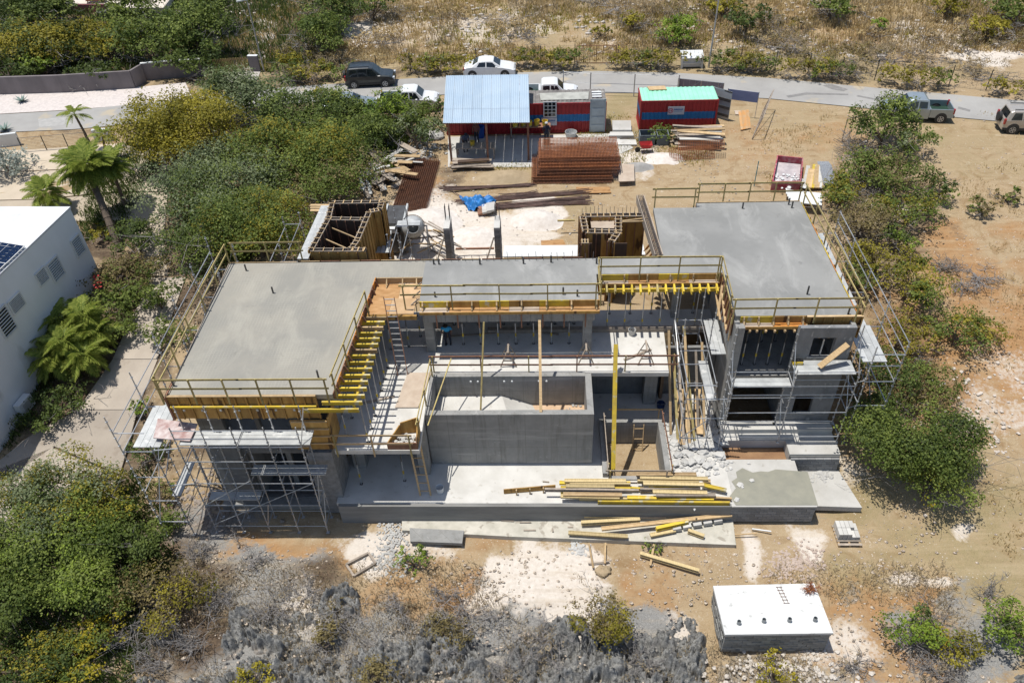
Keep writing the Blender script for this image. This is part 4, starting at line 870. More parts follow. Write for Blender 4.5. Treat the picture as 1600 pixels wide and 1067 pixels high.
# dark machine box and plank stack beside left formwork
c = P(622,398,-.85); t = thing('machine_trolley', 'dark open steel box trolley behind the back edge of left roof', 'trolley', c)
MB().box(c[0]-.55,c[0]+.55,c[1],c[1]+2.0,-.7,1.4).build('body', M['steel_dark'], t)
for x in (-.6,.6): MB().box(c[0]+x-.05,c[0]+x+.05,c[1]-.05,c[1]+2.05,1.3,1.5).build('side_rail', M['galv_dull'], t)
MB().tube((c[0]+.2,c[1]-.1,1.0),(c[0]+.2,c[1]+.05,1.0),.22,12).build('wheel', M['black'], t); MB().box(c[0]-.5,c[0]+.1,c[1]-.3,c[1]-.02,.9,1.2).build('front_box', M['white'], t)
for i in range(5):
    a = P(577+i*7, 395, 1.2); b_ = P(588+i*5, 361, 1.2)
    o = MB().bar(a, b_, .28, .05).build('scaffold_plank', M['galv_dull']); tag(o, 'grey plank in the row behind the left roof, '+ordn(i)+' from the left', 'plank', 'row of grey planks beside the timber forms')
for i in range(3):
    a = P(468+i*5, 405, 3.3); b_ = P(505+i*4, 322, 2.9)
    o = MB().bar(a, b_, .24, .05).build('scaffold_plank', M['galv_dull']); tag(o, 'grey walkway plank left of the timber room forms, '+ordn(i)+' from the left', 'plank', 'walkway planks left of the forms')
for i in range(3):
    a = P(485, 321+i*4, 2.9); b_ = P(514, 321+i*4, 2.9); o = MB().bar(a, b_, .2, .05).build('scaffold_plank', M['timber']); tag(o, 'short pale plank at the back left of timber forms, '+ordn(i)+' from the back', 'plank', 'short planks at the back of the forms')
scaffold('small scaffold frame left of the timber room forms', [(-13.9,34.3,-.8,3.8),(-13.9,38.3,-.8,3.2),(-14.9,34.3,-.9,2.6),(-14.9,38.3,-.9,2.9)],
         [((-13.9,34.3,2.6),(-13.9,38.3,2.6)),((-14.9,34.3,2.2),(-14.9,38.3,2.2)),((-13.9,34.3,2.4),(-14.9,34.3,2.4)),((-13.9,38.3,2.4),(-14.9,38.3,2.4)),((-14.9,36.3,1.2),(-13.9,36.3,1.2))])
scaffold('thin scaffold tower right of the timber room forms', [(-8.35,35.2,-.8,3.7),(-8.3,37.6,-.8,3.8),(-7.7,35.2,-.8,3.2),(-7.65,37.6,-.8,3.9)],
         [((-8.35,35.2,z),(-8.3,37.6,z)) for z in (.8,2.4)]+[((-7.7,35.2,z),(-7.65,37.6,z)) for z in (.8,2.4)]+[((-8.3,37.6,2.6),(-7.65,37.6,2.6))], [(-8.3,-7.0,37.7,38.2,2.6,'x',2)])
def scrap(name, label, cat, cx, cy, n, lx, ms, zlev=.25, z0=None, sp=(1,1), group=None, ang=None, w_=(.08,.3)):
    t = thing(name, label, cat, (cx, cy, float(gz(cx,cy)) if z0 is None else z0), group); zb = float(gz(cx,cy)) if z0 is None else z0
    for i in range(n):
        a = random.uniform(-1.2,1.2) if ang is None else random.gauss(ang, .12); l_ = random.uniform(*lx)/2; x = cx+random.uniform(-1,1)*sp[0]; y = cy+random.uniform(-1,1)*sp[1]
        z = zb+.05+zlev*i/n+random.uniform(0,.05); dz = random.uniform(-.08,.1)
        MB().bar((x-l_*math.cos(a),y-l_*math.sin(a),z),(x+l_*math.cos(a),y+l_*math.sin(a),z+dz),random.uniform(*w_),random.uniform(.03,.07)).build('board', M[random.choice(ms)], t)
    return t
c = P(648,405,-.85); scrap('scrap_pile','loose pale timber scraps around the cement mixer','timber pile',c[0]-.2,c[1]+1.2,14,(1.2,2.6),['timber','timber_grey'],1.4,sp=(1.3,.6),w_=(.05,.14))
c = P(690,408,-.85); scrap('scrap_pile','thin leaning sticks in front of the left stub wall','timber pile',c[0],c[1]+.8,9,(1.4,2.6),['timber','timber_grey'],2.2,sp=(.6,.3),ang=-.7,w_=(.05,.09))
c = PG(612,268); scrap('scrap_pile','heap of grey weathered boards left of the rusty mesh sheets','timber pile',c[0],c[1],34,(1.0,2.6),['timber_grey','conc_white','timber_grey','timber'],.7,sp=(1.3,2.2),w_=(.15,.5))
c = PG(597,240); scrap('scrap_pile','pale flat slabs and boards beside the bushes','slab pile',c[0],c[1],7,(1.4,2.4),['conc_white','timber_grey'],.25,sp=(.9,.8),ang=0,w_=(.5,.9))
c = PG(585,290); scrap('scrap_pile','grey twisted planks half under the green bush','timber pile',c[0],c[1],14,(1.5,3.0),['timber_grey','galv_dull'],.6,sp=(.7,1.3),ang=-1.2)
# foil sheets and ply on the ground behind
def flat(name, label, cat, pts, m, z=.03, th=.04, g=None):
    q = [PG(*p_) for p_ in pts]; zz = [a[2]+z for a in q]
    return tag(MB().prism([a[:2] for a in q], zz, [v+th for v in zz]).build(name, m), label, cat, g)
flat('foam_sheet','long bright white sheet on the ground behind the middle roof','sheet',[(788,388),(905,387),(905,404),(786,405)],M['white'],.15)
flat('foam_sheet','white sheet on the ground behind the right room forms','sheet',[(978,384),(1004,384),(1008,402),(978,402)],M['white'],.15)
flat('plywood_sheet','orange plywood sheet on soil behind the middle roof','plywood sheet',[(845,379),(880,377),(884,386),(846,387)],M['ply'],.1)
flat('plywood_sheet','pinkish plywood sheet lying right of the rusty mesh stack','plywood sheet',[(966,264),(990,265),(991,291),(966,292)],M['ply_dust'],.35,.05)
flat('plywood_sheet','long orange strip of plywood before the rusty mesh stack','plywood sheet',[(900,294),(952,294),(955,303),(902,304)],M['ply'],.05)
o = MB().bar(P(871,345,0), P(898,344,0), .12, .08).build('timber_brace', M['rail']); tag(o, 'short timber waler sticking out left of the right room forms', 'timber')
# ================================================================ REBAR
def mesh_sheet(t, o, ux, uy, nx, ny, m, r=.012, name='mesh_sheet', jit=.0):
    mb = MB(); o = Vector(o); ux = Vector(ux); uy = Vector(uy)
    for i in range(nx+1): a = o+ux*(i/nx)+Vector((0,0,random.uniform(0,jit))); mb.bar(a, a+uy, r*2, r*2)
    for j in range(ny+1): a = o+uy*(j/ny)+Vector((0,0,r*2)); mb.bar(a, a+ux, r*2, r*2)
    return mb.build(name, m, t)
t = thing('mesh_stack', 'flat stack of brown rebar mesh sheets lying on the ground', 'rebar mesh', PG(650,290))
a, b_, c, d = [Vector(PG(*q, .06)) for q in ((615,326),(664,330),(686,253),(641,249))]
for k in range(6):
    off = Vector((random.uniform(-.15,.15), random.uniform(-.2,.2), .035*k)); mesh_sheet(t, a+off, b_-a, d-a, 15, 44, M['rust'] if k < 4 else M['rust'], r=.011)
t = thing('mesh_stack', 'tall stack of bent rusty orange rebar mesh panels in the yard', 'rebar mesh', PG(900,275))
x0, x1 = -.75, 5.0
for k in range(9):
    z = -.8+.17*k; y0 = 47.9+.13*k; y1 = y0+3.3-.06*k; xo = random.uniform(-.12,.2)+(.35 if k > 2 else 0); mb = MB(); n_ = 56
    for i in range(n_):
        x = x0+xo+(x1-x0-.35)*i/(n_-1); mb.bar((x,y0,z),(x,y1,z),.036,.03); mb.bar((x,y0,z),(x+.03,y0-.03,z-.2),.04,.03, up=(0,1,0))
    for j in range(15): y = y0+(y1-y0)*j/14; mb.bar((x0+xo,y,z+.025),(x1+xo-.35,y,z+.025),.026,.026)
    mb.bar((x0+xo,y0,z+.0),(x1+xo-.35,y0,z+.0),.04,.03); mb.build('mesh_panel', M['rust_lt'] if k in (2,5,6,8) else M['rust'], t)
def bundle(label, p, q, n, spread, m='rust'):
    p = Vector(PG(*p, .04)); q = Vector(PG(*q, .04)); t = thing('rebar_bundle', label, 'rebar', p); d = (q-p); nr = Vector((-d.y,d.x,0)).normalized()
    for i in range(n):
        o1 = nr*random.uniform(-1,1)*spread; o2 = nr*random.uniform(-1,1)*spread; e = random.uniform(-.08,.05)
        MB().bar(p+o1-d*e+Vector((0,0,random.uniform(0,.12))), q+o2+d*e+Vector((0,0,random.uniform(0,.12))), .03, .03).build('bar', M['rebar_brown'], t)
M['rebar_brown'] = mat('brown_rebar', (.16,.095,.075), (.10,.065,.055), bump=0)
bundle('long straight bundle of brown rebar nearest the shed', (692,297), (832,290), 22, .28)
bundle('long bundle of brown rebar running behind the blue tarp', (715,316), (918,300), 20, .35)
bundle('thick bundle of brown rebar right of the blue tarp', (770,324), (920,314), 34, .5)
bundle('short dark bundle of rebar left of the rusty mesh stack', (780,309), (840,303), 14, .35)
bundle('thin rebar laid diagonally across the yard to the tarp', (692,290), (742,322), 2, .03)
# ================================================================ SHED AND CONTAINERS
M['tin'] = mat('pale_blue_tin', (.50,.60,.68), (.44,.55,.65), rough=.35, metal=.25, sc_=.7, bump=0, rnd=.05, p=(.4,.7))
M['tin'].node_tree.nodes['Principled BSDF'].inputs['Specular IOR Level'].default_value = .6
M['cred'] = mat('container_red', (.36,.018,.025), (.27,.015,.022), rough=.5, sc_=1.5, bump=.03, rnd=0); M['cblue'] = mat('container_blue', (.01,.15,.36), (.01,.12,.3), rough=.5, bump=.03, rnd=0)
M['cgreen'] = mat('mint_green_roof', (.27,.66,.45), (.34,.7,.52), rough=.5, sc_=1.2, bump=.03, rnd=0); M['croof'] = mat('grimy_container_roof', (.20,.185,.17), (.11,.10,.095), sc_=1.5, bump=.2, spots=((.4,.4,.38), 1.2, .6))
M['cgrey'] = mat('grey_door_paint', (.40,.45,.47), (.33,.37,.39), rough=.5, sc_=2, bump=.03)
def corr(p, q, up0, up1, depth, per, m, name, t, nrm):
    """corrugated sheet between line p-q (bottom) and the same line raised by up vectors"""
    p = Vector(p); q = Vector(q); n_ = max(2, int((q-p).length/per)); V = []; nrm = Vector(nrm)
    prof = [(0,0),(.28,0),(.42,1),(.78,1),(.92,0)]
    for i in range(n_):
        for (u, h) in prof:
            b_ = p+(q-p)*((i+u)/n_)+nrm*h*depth; V += [b_+Vector(up0), b_+Vector(up1)]
    V += [q+Vector(up0), q+Vector(up1)]
    k = len(V)//2
    return MB().add(V, [(2*i, 2*i+2, 2*i+3, 2*i+1) for i in range(k-1)]).build(name, m, t)
def container(label, x0, x1, y0, y1, z0, z1, roofm, ang=0):
    t = thing('shipping_container', label, 'container', ((x0+x1)/2, (y0+y1)/2, z0)); h = z1-z0; za, zb = z0+h*.38, z0+h*.62
    for (a, b_, mm) in ((z0+.15, za, 'cred'), (za, zb, 'cblue'), (zb, z1-.1, 'cred')):
        corr((x0,y0,0),(x1,y0,0),(0,0,a),(0,0,b_),.045,.29,M[mm],'side_panel',t,(0,1,0)); corr((x0,y1,0),(x0,y0,0),(0,0,a),(0,0,b_),.045,.29,M[mm],'end_panel',t,(1,0,0))
        MB().box(x1-.02,x1,y0,y1,a,b_).build('end_panel', M[mm], t); MB().box(x0,x1,y1-.02,y1,a,b_).build('side_panel', M[mm], t)
    for z in (z0, z1-.12): MB().box(x0-.02,x1+.02,y0-.03,y0+.05,z,z+.14).build('rail', M['cred'], t); MB().box(x0-.03,x0+.05,y0+.051,y1,z,z+.14).build('rail', M['cred'], t)
    for x in (x0-.03, x1-.1): MB().box(x,x+.13,y0-.035,y0-.0301+.1,z0,z1+.03).build('corner_post', M['cred'], t)
    corr((x0,y0,z1+.0),(x1,y0,z1+.0),(0,.02,0),(0,y1-y0,0),.03,.32,roofm,'roof',t,(0,0,1))
    return t
Z1 = 1.46
ct1 = container('long red and blue container with grimy roof beside the tin roofed shed', -7.3, 4.6, 55.45, 57.75, -.88, Z1, M['croof'])
ct2 = container('short red and blue container with mint green roof', 7.15, 12.75, 55.5, 57.8, -.88, Z1, M['cgreen'])
# window, grey door, sign panels on the first container
def on_face(t, y, xc, zc, wx, hz, m, name, th=.03): return MB().box(xc-wx/2, xc+wx/2, y-th, y, zc-hz/2, zc+hz/2).build(name, m, t)
def facepx(px, py, y):   # sight line met with the vertical face at y
    r = ray(px, py); k = y/r[1]; return r[0]*k, CAMH+r[2]*k
yf = 55.41
a = facepx(850,160,yf); b_ = facepx(868.5,182,yf); wx, wz = (a[0]+b_[0])/2, (a[1]+b_[1])/2; ww, wh = b_[0]-a[0], a[1]-b_[1]
wf = on_face(ct1, yf, wx, wz, ww+.1, wh+.1, M['white'], 'window', .04)
for i in range(3):
    for j in range(4): MB().box(wx-ww/2+ww*(i+.08)/3, wx-ww/2+ww*(i+.92)/3, yf-.05, yf-.041, wz-wh/2+wh*(j+.1)/4, wz-wh/2+wh*(j+.9)/4).build('pane', M['glass'], ct1)
a = facepx(922.5,155,yf); b_ = facepx(945,206,yf); dx_, dz_ = (a[0]+b_[0])/2, (a[1]+b_[1])/2
on_face(ct1, yf, dx_, dz_, b_[0]-a[0], a[1]-b_[1], M['cgrey'], 'door', .05)
for j in range(4): on_face(ct1, yf-.052, dx_, dz_+(1.5-j)*(a[1]-b_[1])/4, (b_[0]-a[0])*.8, (a[1]-b_[1])/4*.82, M['cgrey'], 'door_panel', .025)
def sign(ct, p1, p2, y):
    a = facepx(*p1, y); b_ = facepx(*p2, y); xc, zc = (a[0]+b_[0])/2, (a[1]+b_[1])/2; w_, h = b_[0]-a[0], a[1]-b_[1]
    s = on_face(ct, y, xc, zc, w_, h, mat('sign_board', (.55,.56,.60), (.50,.51,.56), bump=0, rough=.4), 'sign', .02)
    red = mat('sign_red', (.45,.06,.09), bump=0); blu = mat('sign_blue', (.03,.13,.36), bump=0); mb = MB(); cx = xc-w_*.33; y2 = y-.022
    for i in range(12):
        t0, t1 = 2*math.pi*i/12, 2*math.pi*(i+.8)/12; r0, r1 = h*.22, h*.33
        mb.add([(cx+r0*math.cos(t0),y2,zc+r0*math.sin(t0)),(cx+r1*math.cos(t0),y2,zc+r1*math.sin(t0)),(cx+r1*math.cos(t1),y2,zc+r1*math.sin(t1)),(cx+r0*math.cos(t1),y2,zc+r0*math.sin(t1))], [(0,1,2,3)])
    for dx in (-.09,.04): mb.box(cx+dx*h*1.5, cx+(dx+.07)*h*1.5, y2-.004, y2, zc-h*.12, zc+h*.12)
    mb.build('logo_mark', red, ct)
    mb = MB(); hs = (1,.8,1,.8,1,.9,.8,1)
    for i in range(8): mb.box(xc-w_*.13+w_*.068*i, xc-w_*.13+w_*.068*i+w_*.045, y2-.004, y2, zc+h*.04, zc+h*(.04+.2*hs[i]))
    for i in range(11): mb.box(xc-w_*.12+w_*.045*i, xc-w_*.12+w_*.045*i+w_*.03, y2-.004, y2, zc-h*.12, zc-h*.06)
    mb.build('sign_lettering', blu, ct)
sign(ct1, (846,184.5), (870,196), yf)
sign(ct2, (1044,167), (1068.5,179), 55.46)
# roof patch and boards, orange end, open doors on the second container
MB().prism([(-.2,55.9),(3.3,55.9),(3.4,57.2),(-.3,57.1)], Z1+.05, Z1+.075).build('roof_patch', mat('pale_patch', (.42,.42,.38), (.3,.3,.27), sc_=2), ct1)
for i in range(3): MB().box(3.6,4.3,56.2+i*.4,56.4+i*.4,Z1+.05,Z1+.1).build('roof_vent', M['white'], ct1)
t = thing('plywood_board', 'thin brown board lying on the mint green container roof', 'board', (8.4,57.5,Z1+.05)); MB().prism([(7.9,57.2),(9.2,57.25),(9.1,57.9),(7.8,57.85)], Z1+.05, Z1+.1).build('board', M['timber'], t)
MB().bar((12.8,57.85,.3),(14.0,56.9,.3),.06,2.2).build('door', M['cgrey'], ct2)
MB().bar((12.9,57.8,1.35),(14.0,56.9,1.35),.08,.1).build('door_frame', M['steel_dark'], ct2)
for z in (-.5,.1,.7): MB().bar((12.95,57.7,z),(13.95,56.86,z),.09,.22).build('door_rib', M['steel_dark'], ct2)
# shed
FL, FR = P(692,193,2.15), P(828,192,2.15); BL, BR = P(697,119,2.9), P(826,117,2.9)
t = thing('open_shed', 'open work shed with pale blue corrugated tin roof on timber posts', 'shed', ((FL[0]+FR[0])/2, FL[1], -.9))
FLv, FRv, BLv, BRv = map(Vector, (FL, FR, BL, BR)); nS = 9
for row, (v0, v1) in enumerate(((0,.30),(.28,1.0))):
    for i in range(nS):
        u0, u1 = i/nS, (i+1)/nS-.002; a = FLv.lerp(FRv,u0); b_ = FLv.lerp(FRv,u1); c = BLv.lerp(BRv,u0); d = BLv.lerp(BRv,u1); V = []; kk = 10
        for k in range(kk+1):
            s = k/kk; f0 = a.lerp(b_, s); g0 = c.lerp(d, s); h = .03 if k % 2 else 0
            V += [f0.lerp(g0, v0)+Vector((0,0,h+row*.012)), f0.lerp(g0, v1)+Vector((0,0,h+row*.012))]
        MB().add(V, [(2*k,2*k+2,2*k+3,2*k+1) for k in range(kk)]).build('tin_sheet', M['tin'], t)
for px, py, zt_ in ((707,246,2.1),(763,250,2.1),(826,256,2.1)):
    c = PG(px, py); MB().box(c[0]-.07,c[0]+.07,FL[1]+.1,FL[1]+.24,-.9,zt_).build('post', M['timber_red'], t)
for px in (700,760,824): c = P(px,140,2.6); MB().box(c[0]-.05,c[0]+.05,BL[1]-.4,BL[1]-.3,-.9,2.8).build('post', M['timber_red'], t)
for v in (.02,.3,.6,.97): MB().bar(FLv.lerp(BLv,v)-Vector((0,0,.06)), FRv.lerp(BRv,v)-Vector((0,0,.06)), .06, .1).build('purlin', M['timber_red'], t)
flat('shed_floor','grey concrete pad under and right of the shed','concrete pad',[(700,238),(700,215),(955,210),(990,232),(960,246),(880,262),(830,262),(700,262)],M['conc_white'],.0,.05)['kind'] = 'structure'
# shed contents
def table(label, x, y, l_, w_, h, m, z0=-.85):
    t = thing('work_table', label, 'table', (x,y,z0)); MB().box(x-l_/2,x+l_/2,y-w_/2,y+w_/2,z0+h-.05,z0+h).build('table_top', m, t)
    for sx in (-1,1):
        for sy in (-1,1): MB().box(x+sx*(l_/2-.08)-.04,x+sx*(l_/2-.08)+.04,y+sy*(w_/2-.08)-.04,y+sy*(w_/2-.08)+.04,z0,z0+h-.05).build('leg', M['timber_grey'], t)
table('long grey work bench at the front left of the shed', -4.9, 51.9, 2.8, .9, .9, M['timber_grey'])
table('long shelf with yellow buckets at the back of the shed', -1.0, 54.9, 3.0, .7, .9, M['timber_red'])
def bucket(label, c, r, h, m, group=None):
    t = thing('bucket', label, 'bucket', c, group); lathe([(0,.001),(0,r*.8),(h,r),(h,r*.93),(.04,r*.75),(.04,.001)], c, (0,0,1), 14).build('pail', m, t)
    for i in range(8):
        a0, a1 = math.pi*i/8, math.pi*(i+1)/8; MB().tube((c[0]+r*math.cos(a0),c[1],c[2]+h-.5*r*math.sin(a0)),(c[0]+r*math.cos(a1),c[1],c[2]+h-.5*r*math.sin(a1)),.008,4).build('handle', M['galv'], t)
for i, x in enumerate((-2.1,-1.5,-1.0,-.5,.1)): bucket('yellow bucket on the shed shelf, '+ordn(i)+' from the left', (x,54.75+.1*(i%2),.06), .22 if i!=2 else .16, .42, M['yellow'], 'yellow buckets on the shed shelf')
bucket('single yellow bucket on the bench at the left of the shed', (-5.1,51.9,.06), .18, .34, M['yellow'])
bucket('tall blue drum standing against the red wall in the shed', (-4.7,54.9,-.84), .3, .9, mat('drum_blue', (.02,.08,.35), bump=0))
bucket('grey rubber tub with water by the long container', (PG(892,215)[0],PG(892,215)[1],-.88), .45, .45, M['galv_dull'])
bucket('small white bucket by the foot of the lower ladder', P(688,768,-3.48), .2, .36, M['white'])
bucket('dark blue bucket in the shade below the deck right of pool', P(1032,637,-3.48), .22, .35, mat('navy', (.01,.03,.1), bump=0))
bucket('pale upturned bucket on the deck in the middle recess', P(987,522,.02), .2, .32, M['conc_white'])
c = PG(737,262); scrap('plank_pile','stack of short grey planks in front of the shed bench','timber pile',c[0],c[1],12,(2.2,3.0),['timber_grey','timber_grey','ply_dark','timber'],.5,ang=.0,sp=(.3,.5),w_=(.2,.45))
t = thing('chair', 'teal plastic chair in the shade of the shed', 'chair', (.2,52.3,-.85)); tl = mat('teal_plastic', (.01,.16,.17), bump=0)
MB().box(-.05,.45,52.1,52.6,-.45,-.40).build('seat', tl, t); MB().box(-.05,.45,52.58,52.62,-.4,.1).build('backrest', tl, t)
for x in (-.05,.4):
    for y in (52.1,52.55): MB().box(x,x+.05,y,y+.05,-.85,-.45).build('leg', tl, t)
# steps beside the green container
t = thing('concrete_steps', 'three pale concrete steps between the two containers', 'steps', PG(970,215))
for i, q in enumerate((((956,197),(985,197),(986,212),(957,212)),((953,212),(988,212),(990,218),(951,218)),((948,221),(993,221),(995,229),(946,229)))):
    g = [PG(*a) for a in q]; MB().prism([a[:2] for a in g], -.9, [-.45,-.6,-.75][i]).build('step', M['conc_white'], t)
for i, (px, l_) in enumerate(((1010,1.1),(1034,.85))):
    c = PG(px+1, 228); t = thing('skip_bin', ['wide empty grey site bin beside the sand','narrow grey site bin holding white rubble'][i], 'bin', c, 'grey site bins'); w_ = l_
    for a in ((c[0]-w_/2,c[0]+w_/2,c[1],c[1]+.05),(c[0]-w_/2,c[0]+w_/2,c[1]+.9,c[1]+.95),(c[0]-w_/2,c[0]-w_/2+.05,c[1]+.05,c[1]+.9),(c[0]+w_/2-.05,c[0]+w_/2,c[1]+.05,c[1]+.9)):
        MB().box(*a, -.9, -.1).build('side', mat('bin_grey', (.16,.19,.2), (.12,.14,.15)), t)
    MB().box(c[0]-w_/2+.05,c[0]+w_/2-.05,c[1]+.05,c[1]+.9,-.85,-.75+.25*i).build('contents', M['conc_white'] if i else M['steel_dark'], t)
c = PG(1008,238); t = thing('wheelbarrow', 'small red wheelbarrow by the grey bins', 'wheelbarrow', c)
MB().add([(c[0]-.3,c[1]-.2,-.5),(c[0]+.3,c[1]-.25,-.5),(c[0]+.3,c[1]+.25,-.5),(c[0]-.3,c[1]+.2,-.5),(c[0]-.45,c[1]-.3,-.2),(c[0]+.45,c[1]-.35,-.2),(c[0]+.45,c[1]+.35,-.2),(c[0]-.45,c[1]+.3,-.2)], [(0,3,2,1),(0,1,5,4),(1,2,6,5),(2,3,7,6),(3,0,4,7)]).build('tray', mat('barrow_red', (.4,.03,.03), bump=0), t)
MB().tube((c[0]-.55,c[1]-.04,-.7),(c[0]-.55,c[1]+.04,-.7),.2,12).build('wheel', M['black'], t)
for s in (-.25,.25): MB().tube((c[0]-.55,c[1],-.65),(c[0]+.9,c[1]+s-.2,-.35),.02,5).build('handle', M['steel_dark'], t)
# timber pile right of it
c = PG(1088,225); t = scrap('timber_pile','big untidy stack of long weathered boards before the green container','timber pile',c[0],c[1],26,(3.0,3.7),['timber_grey','timber_grey','conc_white','timber'],1.1,sp=(.25,.9),ang=-.03,w_=(.15,.35))
t = thing('mesh_stack', 'rusty mesh piece lying before the board stack', 'rebar mesh', PG(1080,245)); a = Vector(PG(1046,252,.1)); mesh_sheet(t, a, Vector((3.2,.3,0)), Vector((.1,1.3,.3)), 20, 9, M['rust_lt'], r=.012)
t = thing('mesh_stack', 'rusty mesh draped over the middle of the board stack', 'rebar mesh', PG(1080,228)); a = Vector(PG(1060,236,.7)); mesh_sheet(t, a, Vector((3.2,.1,0)), Vector((.1,.8,.3)), 20, 6, M['rust_lt'], r=.012)
# orange crate board, leaning gates
t = thing('pallet', 'orange crusted pallet propped on soil right of the containers', 'pallet', PG(1163,200)); a = Vector(PG(1157,205)); b_ = Vector(PG(1172,202)); 
for i in range(6): q = a.lerp(b_, i/6); MB().bar(q+Vector((.08,0,.1)), q+Vector((.0,1.2,1.0)), .17, .03, up=(0,-1,1)).build('slat', mat('orange_crust', (.6,.3,.1), (.5,.35,.2), sc_=4), t)
for k in (.1,.9): MB().bar(a+Vector((0,1.2*k,.9*k+.06)), b_+Vector((0,1.2*k,.9*k+.06)), .06, .06).build('bearer', M['timber'], t)
flat('board','small pinkish board on the soil above the orange pallet','board',[(1147,174),(1164,175),(1163,181),(1149,180)],M['ply_dust'])
def frame_gate(label, p, q, z0, h, m, cat='gate', nbar=3, fill=None, lean=(0,0)):
    p = Vector((p[0],p[1],z0)); q = Vector((q[0],q[1],z0)); t = thing('site_gate', label, cat, p); up = Vector((lean[0],lean[1],h))
    for a, b_ in ((p,q),(p+up,q+up),(p,p+up),(q,q+up)): MB().tube(a, b_, .03, 6).build('frame_tube', m, t)
    for i in range(nbar): a = p.lerp(q,(i+1)/(nbar+1)); MB().tube(a, a+up, .02, 5).build('bar', m, t)
    MB().tube(p, q+up, .02, 5).build('diagonal', m, t)
    if fill: MB().add([p,q,q+up,p+up,p+Vector((0,.02,0)),q+Vector((0,.02,0)),q+up+Vector((0,.02,0)),p+up+Vector((0,.02,0))], [(0,1,2,3),(7,6,5,4)]).build('infill', fill, t)
    return t
mesh_fill = mat('grey_gate_mesh', (.27,.26,.30), (.22,.21,.24), bump=.3)
a = PG(1057,152); b_ = PG(1092,156); frame_gate('left leaf of the grey mesh site gate at the road', a, b_, -.85, 1.5, M['galv'], fill=mesh_fill)
a = PG(1093,156); b_ = PG(1127,160); frame_gate('right leaf of the grey mesh site gate at the road', a, b_, -.85, 1.5, M['galv'], fill=mesh_fill)
a = PG(1175,218); b_ = PG(1193,172); frame_gate('rusty gate frame leaning beside the orange pallet', a, b_, -.85, 1.6, M['timber_grey'], nbar=6, lean=(.5,0))
a = PG(1315,222); b_ = PG(1345,216); frame_gate('wire frame gate leaning by the tree at the right', a, b_, float(gz(*a[:2])), 1.8, M['timber_grey'], nbar=2)
t = thing('site_screen', 'blue grey cloth screen on thin poles beside the road', 'screen', PG(1160,175)); a = P(1136,152,.5); b_ = P(1184,158,.5)
MB().bar((a[0],a[1],.75),(b_[0],b_[1],.75),.02,.8).build('cloth', mat('grey_blue_cloth', (.17,.20,.34), (.14,.17,.30), bump=.1), t)
for q in (a, b_): MB().tube((q[0],q[1],-.85),(q[0],q[1],1.2),.025,5).build('pole', M['galv'], t)
# site fence posts along the yard front
t = thing('site_fence', 'thin wire site fence with pale posts behind the containers', 'fence', PG(920,150))
pp = [PG(x, y) for x, y in ((880,146),(922,149),(990,151),(1058,153))]
for p_ in pp: MB().tube((p_[0],p_[1],-.9),(p_[0],p_[1],1.0),.05,6).build('post', M['galv_dull'], t)
for a, b_ in zip(pp[:-1], pp[1:]):
    for z in (-.6,.1,.9): MB().tube((a[0],a[1],z),(b_[0],b_[1],z),.018,4).build('wire_rail', M['galv'], t)
# red skip with white plaster, panels, boards
t = thing('rubble_skip', 'dark red open skip spattered white behind the right roof', 'skip', PG(1225,285)); sk = mat('skip_red', (.32,.05,.07), (.42,.25,.25), sc_=3, p=(.45,.75))
A = [PG(*q) for q in ((1204,300),(1247,300),(1251,262),(1212,258))]; z0 = A[0][2]
cx = sum(a[0] for a in A)/4; cy = sum(a[1] for a in A)/4
for i in range(4):
    a = A[i]; b_ = A[(i+1)%4]; MB().bar((a[0],a[1],z0+.4),(b_[0],b_[1],z0+.4),.08,.8).build('side', sk, t)
MB().prism([(cx+(a[0]-cx)*.95, cy+(a[1]-cy)*.95) for a in A], z0+.05, z0+.35).build('contents', mat('skip_dust', (.55,.50,.50), (.38,.34,.35), sc_=2, bump=.4), t)
mb = MB(); 
for i in range(60): mb.rock((cx+random.uniform(-.9,.9), cy+random.uniform(-2,0), z0+.42), random.uniform(.06,.14), random)
mb.build('plaster_lumps', M['white'], t)['kind'] = 'stuff'
for i in range(4):
    a = PG(1228+2*i, 300+4*i, .5+.06*i); b_ = PG(1284, 306+4*i, .5+.06*i)
    o = MB().bar(a, b_, .55, .06).build('foam_sheet', M['white']); tag(o, 'white insulation panel behind the right roof corner, '+ordn(i)+' from the back', 'panel', 'white panels behind the right roof')
for i in range(8):
    a = PG(1256+4.2*i, 294, .25); b_ = PG(1263+3.3*i, 262-(4 if i in (3,5) else 0)+random.uniform(-3,4), .25)
    yl = i == 3; o = MB().bar(a, b_, .26, .08).build('stacked_board', M['yellow'] if yl else M['timber'] if i % 3 else M['conc_white'])
    tag(o, ('bright yellow board among the' if yl else 'pale board in the')+' upright stack behind right roof, '+ordn(i)+' from the left', 'board', 'boards stacked behind the right roof')
t = thing('tin_sheet_stack', 'stack of grey corrugated sheets and wire beside the pale boards', 'sheet metal', PG(1300,280)); a = PG(1287,290,.3); b_ = PG(1306,290,.3)
for k in range(3): corr(a, b_, (0,0,.04*k), (.4,3.2-.3*k,.04*k), .03, .12, M['galv'], 'tin_sheet', t, (0,0,1))
t = thing('wire_tangle', 'tangled scrap wire frames beside the bushes', 'scrap', PG(1328,245)); mb = MB()
for i in range(90):
    c = PG(1325+random.uniform(-12,12), 235+random.uniform(-22,22), random.uniform(0,.5)); a = random.uniform(0,3.14); mb.tube(c, (c[0]+.7*math.cos(a), c[1]+.7*math.sin(a), c[2]+random.uniform(-.1,.4)), .012, 3)
mb.build('wire', M['galv'], t)
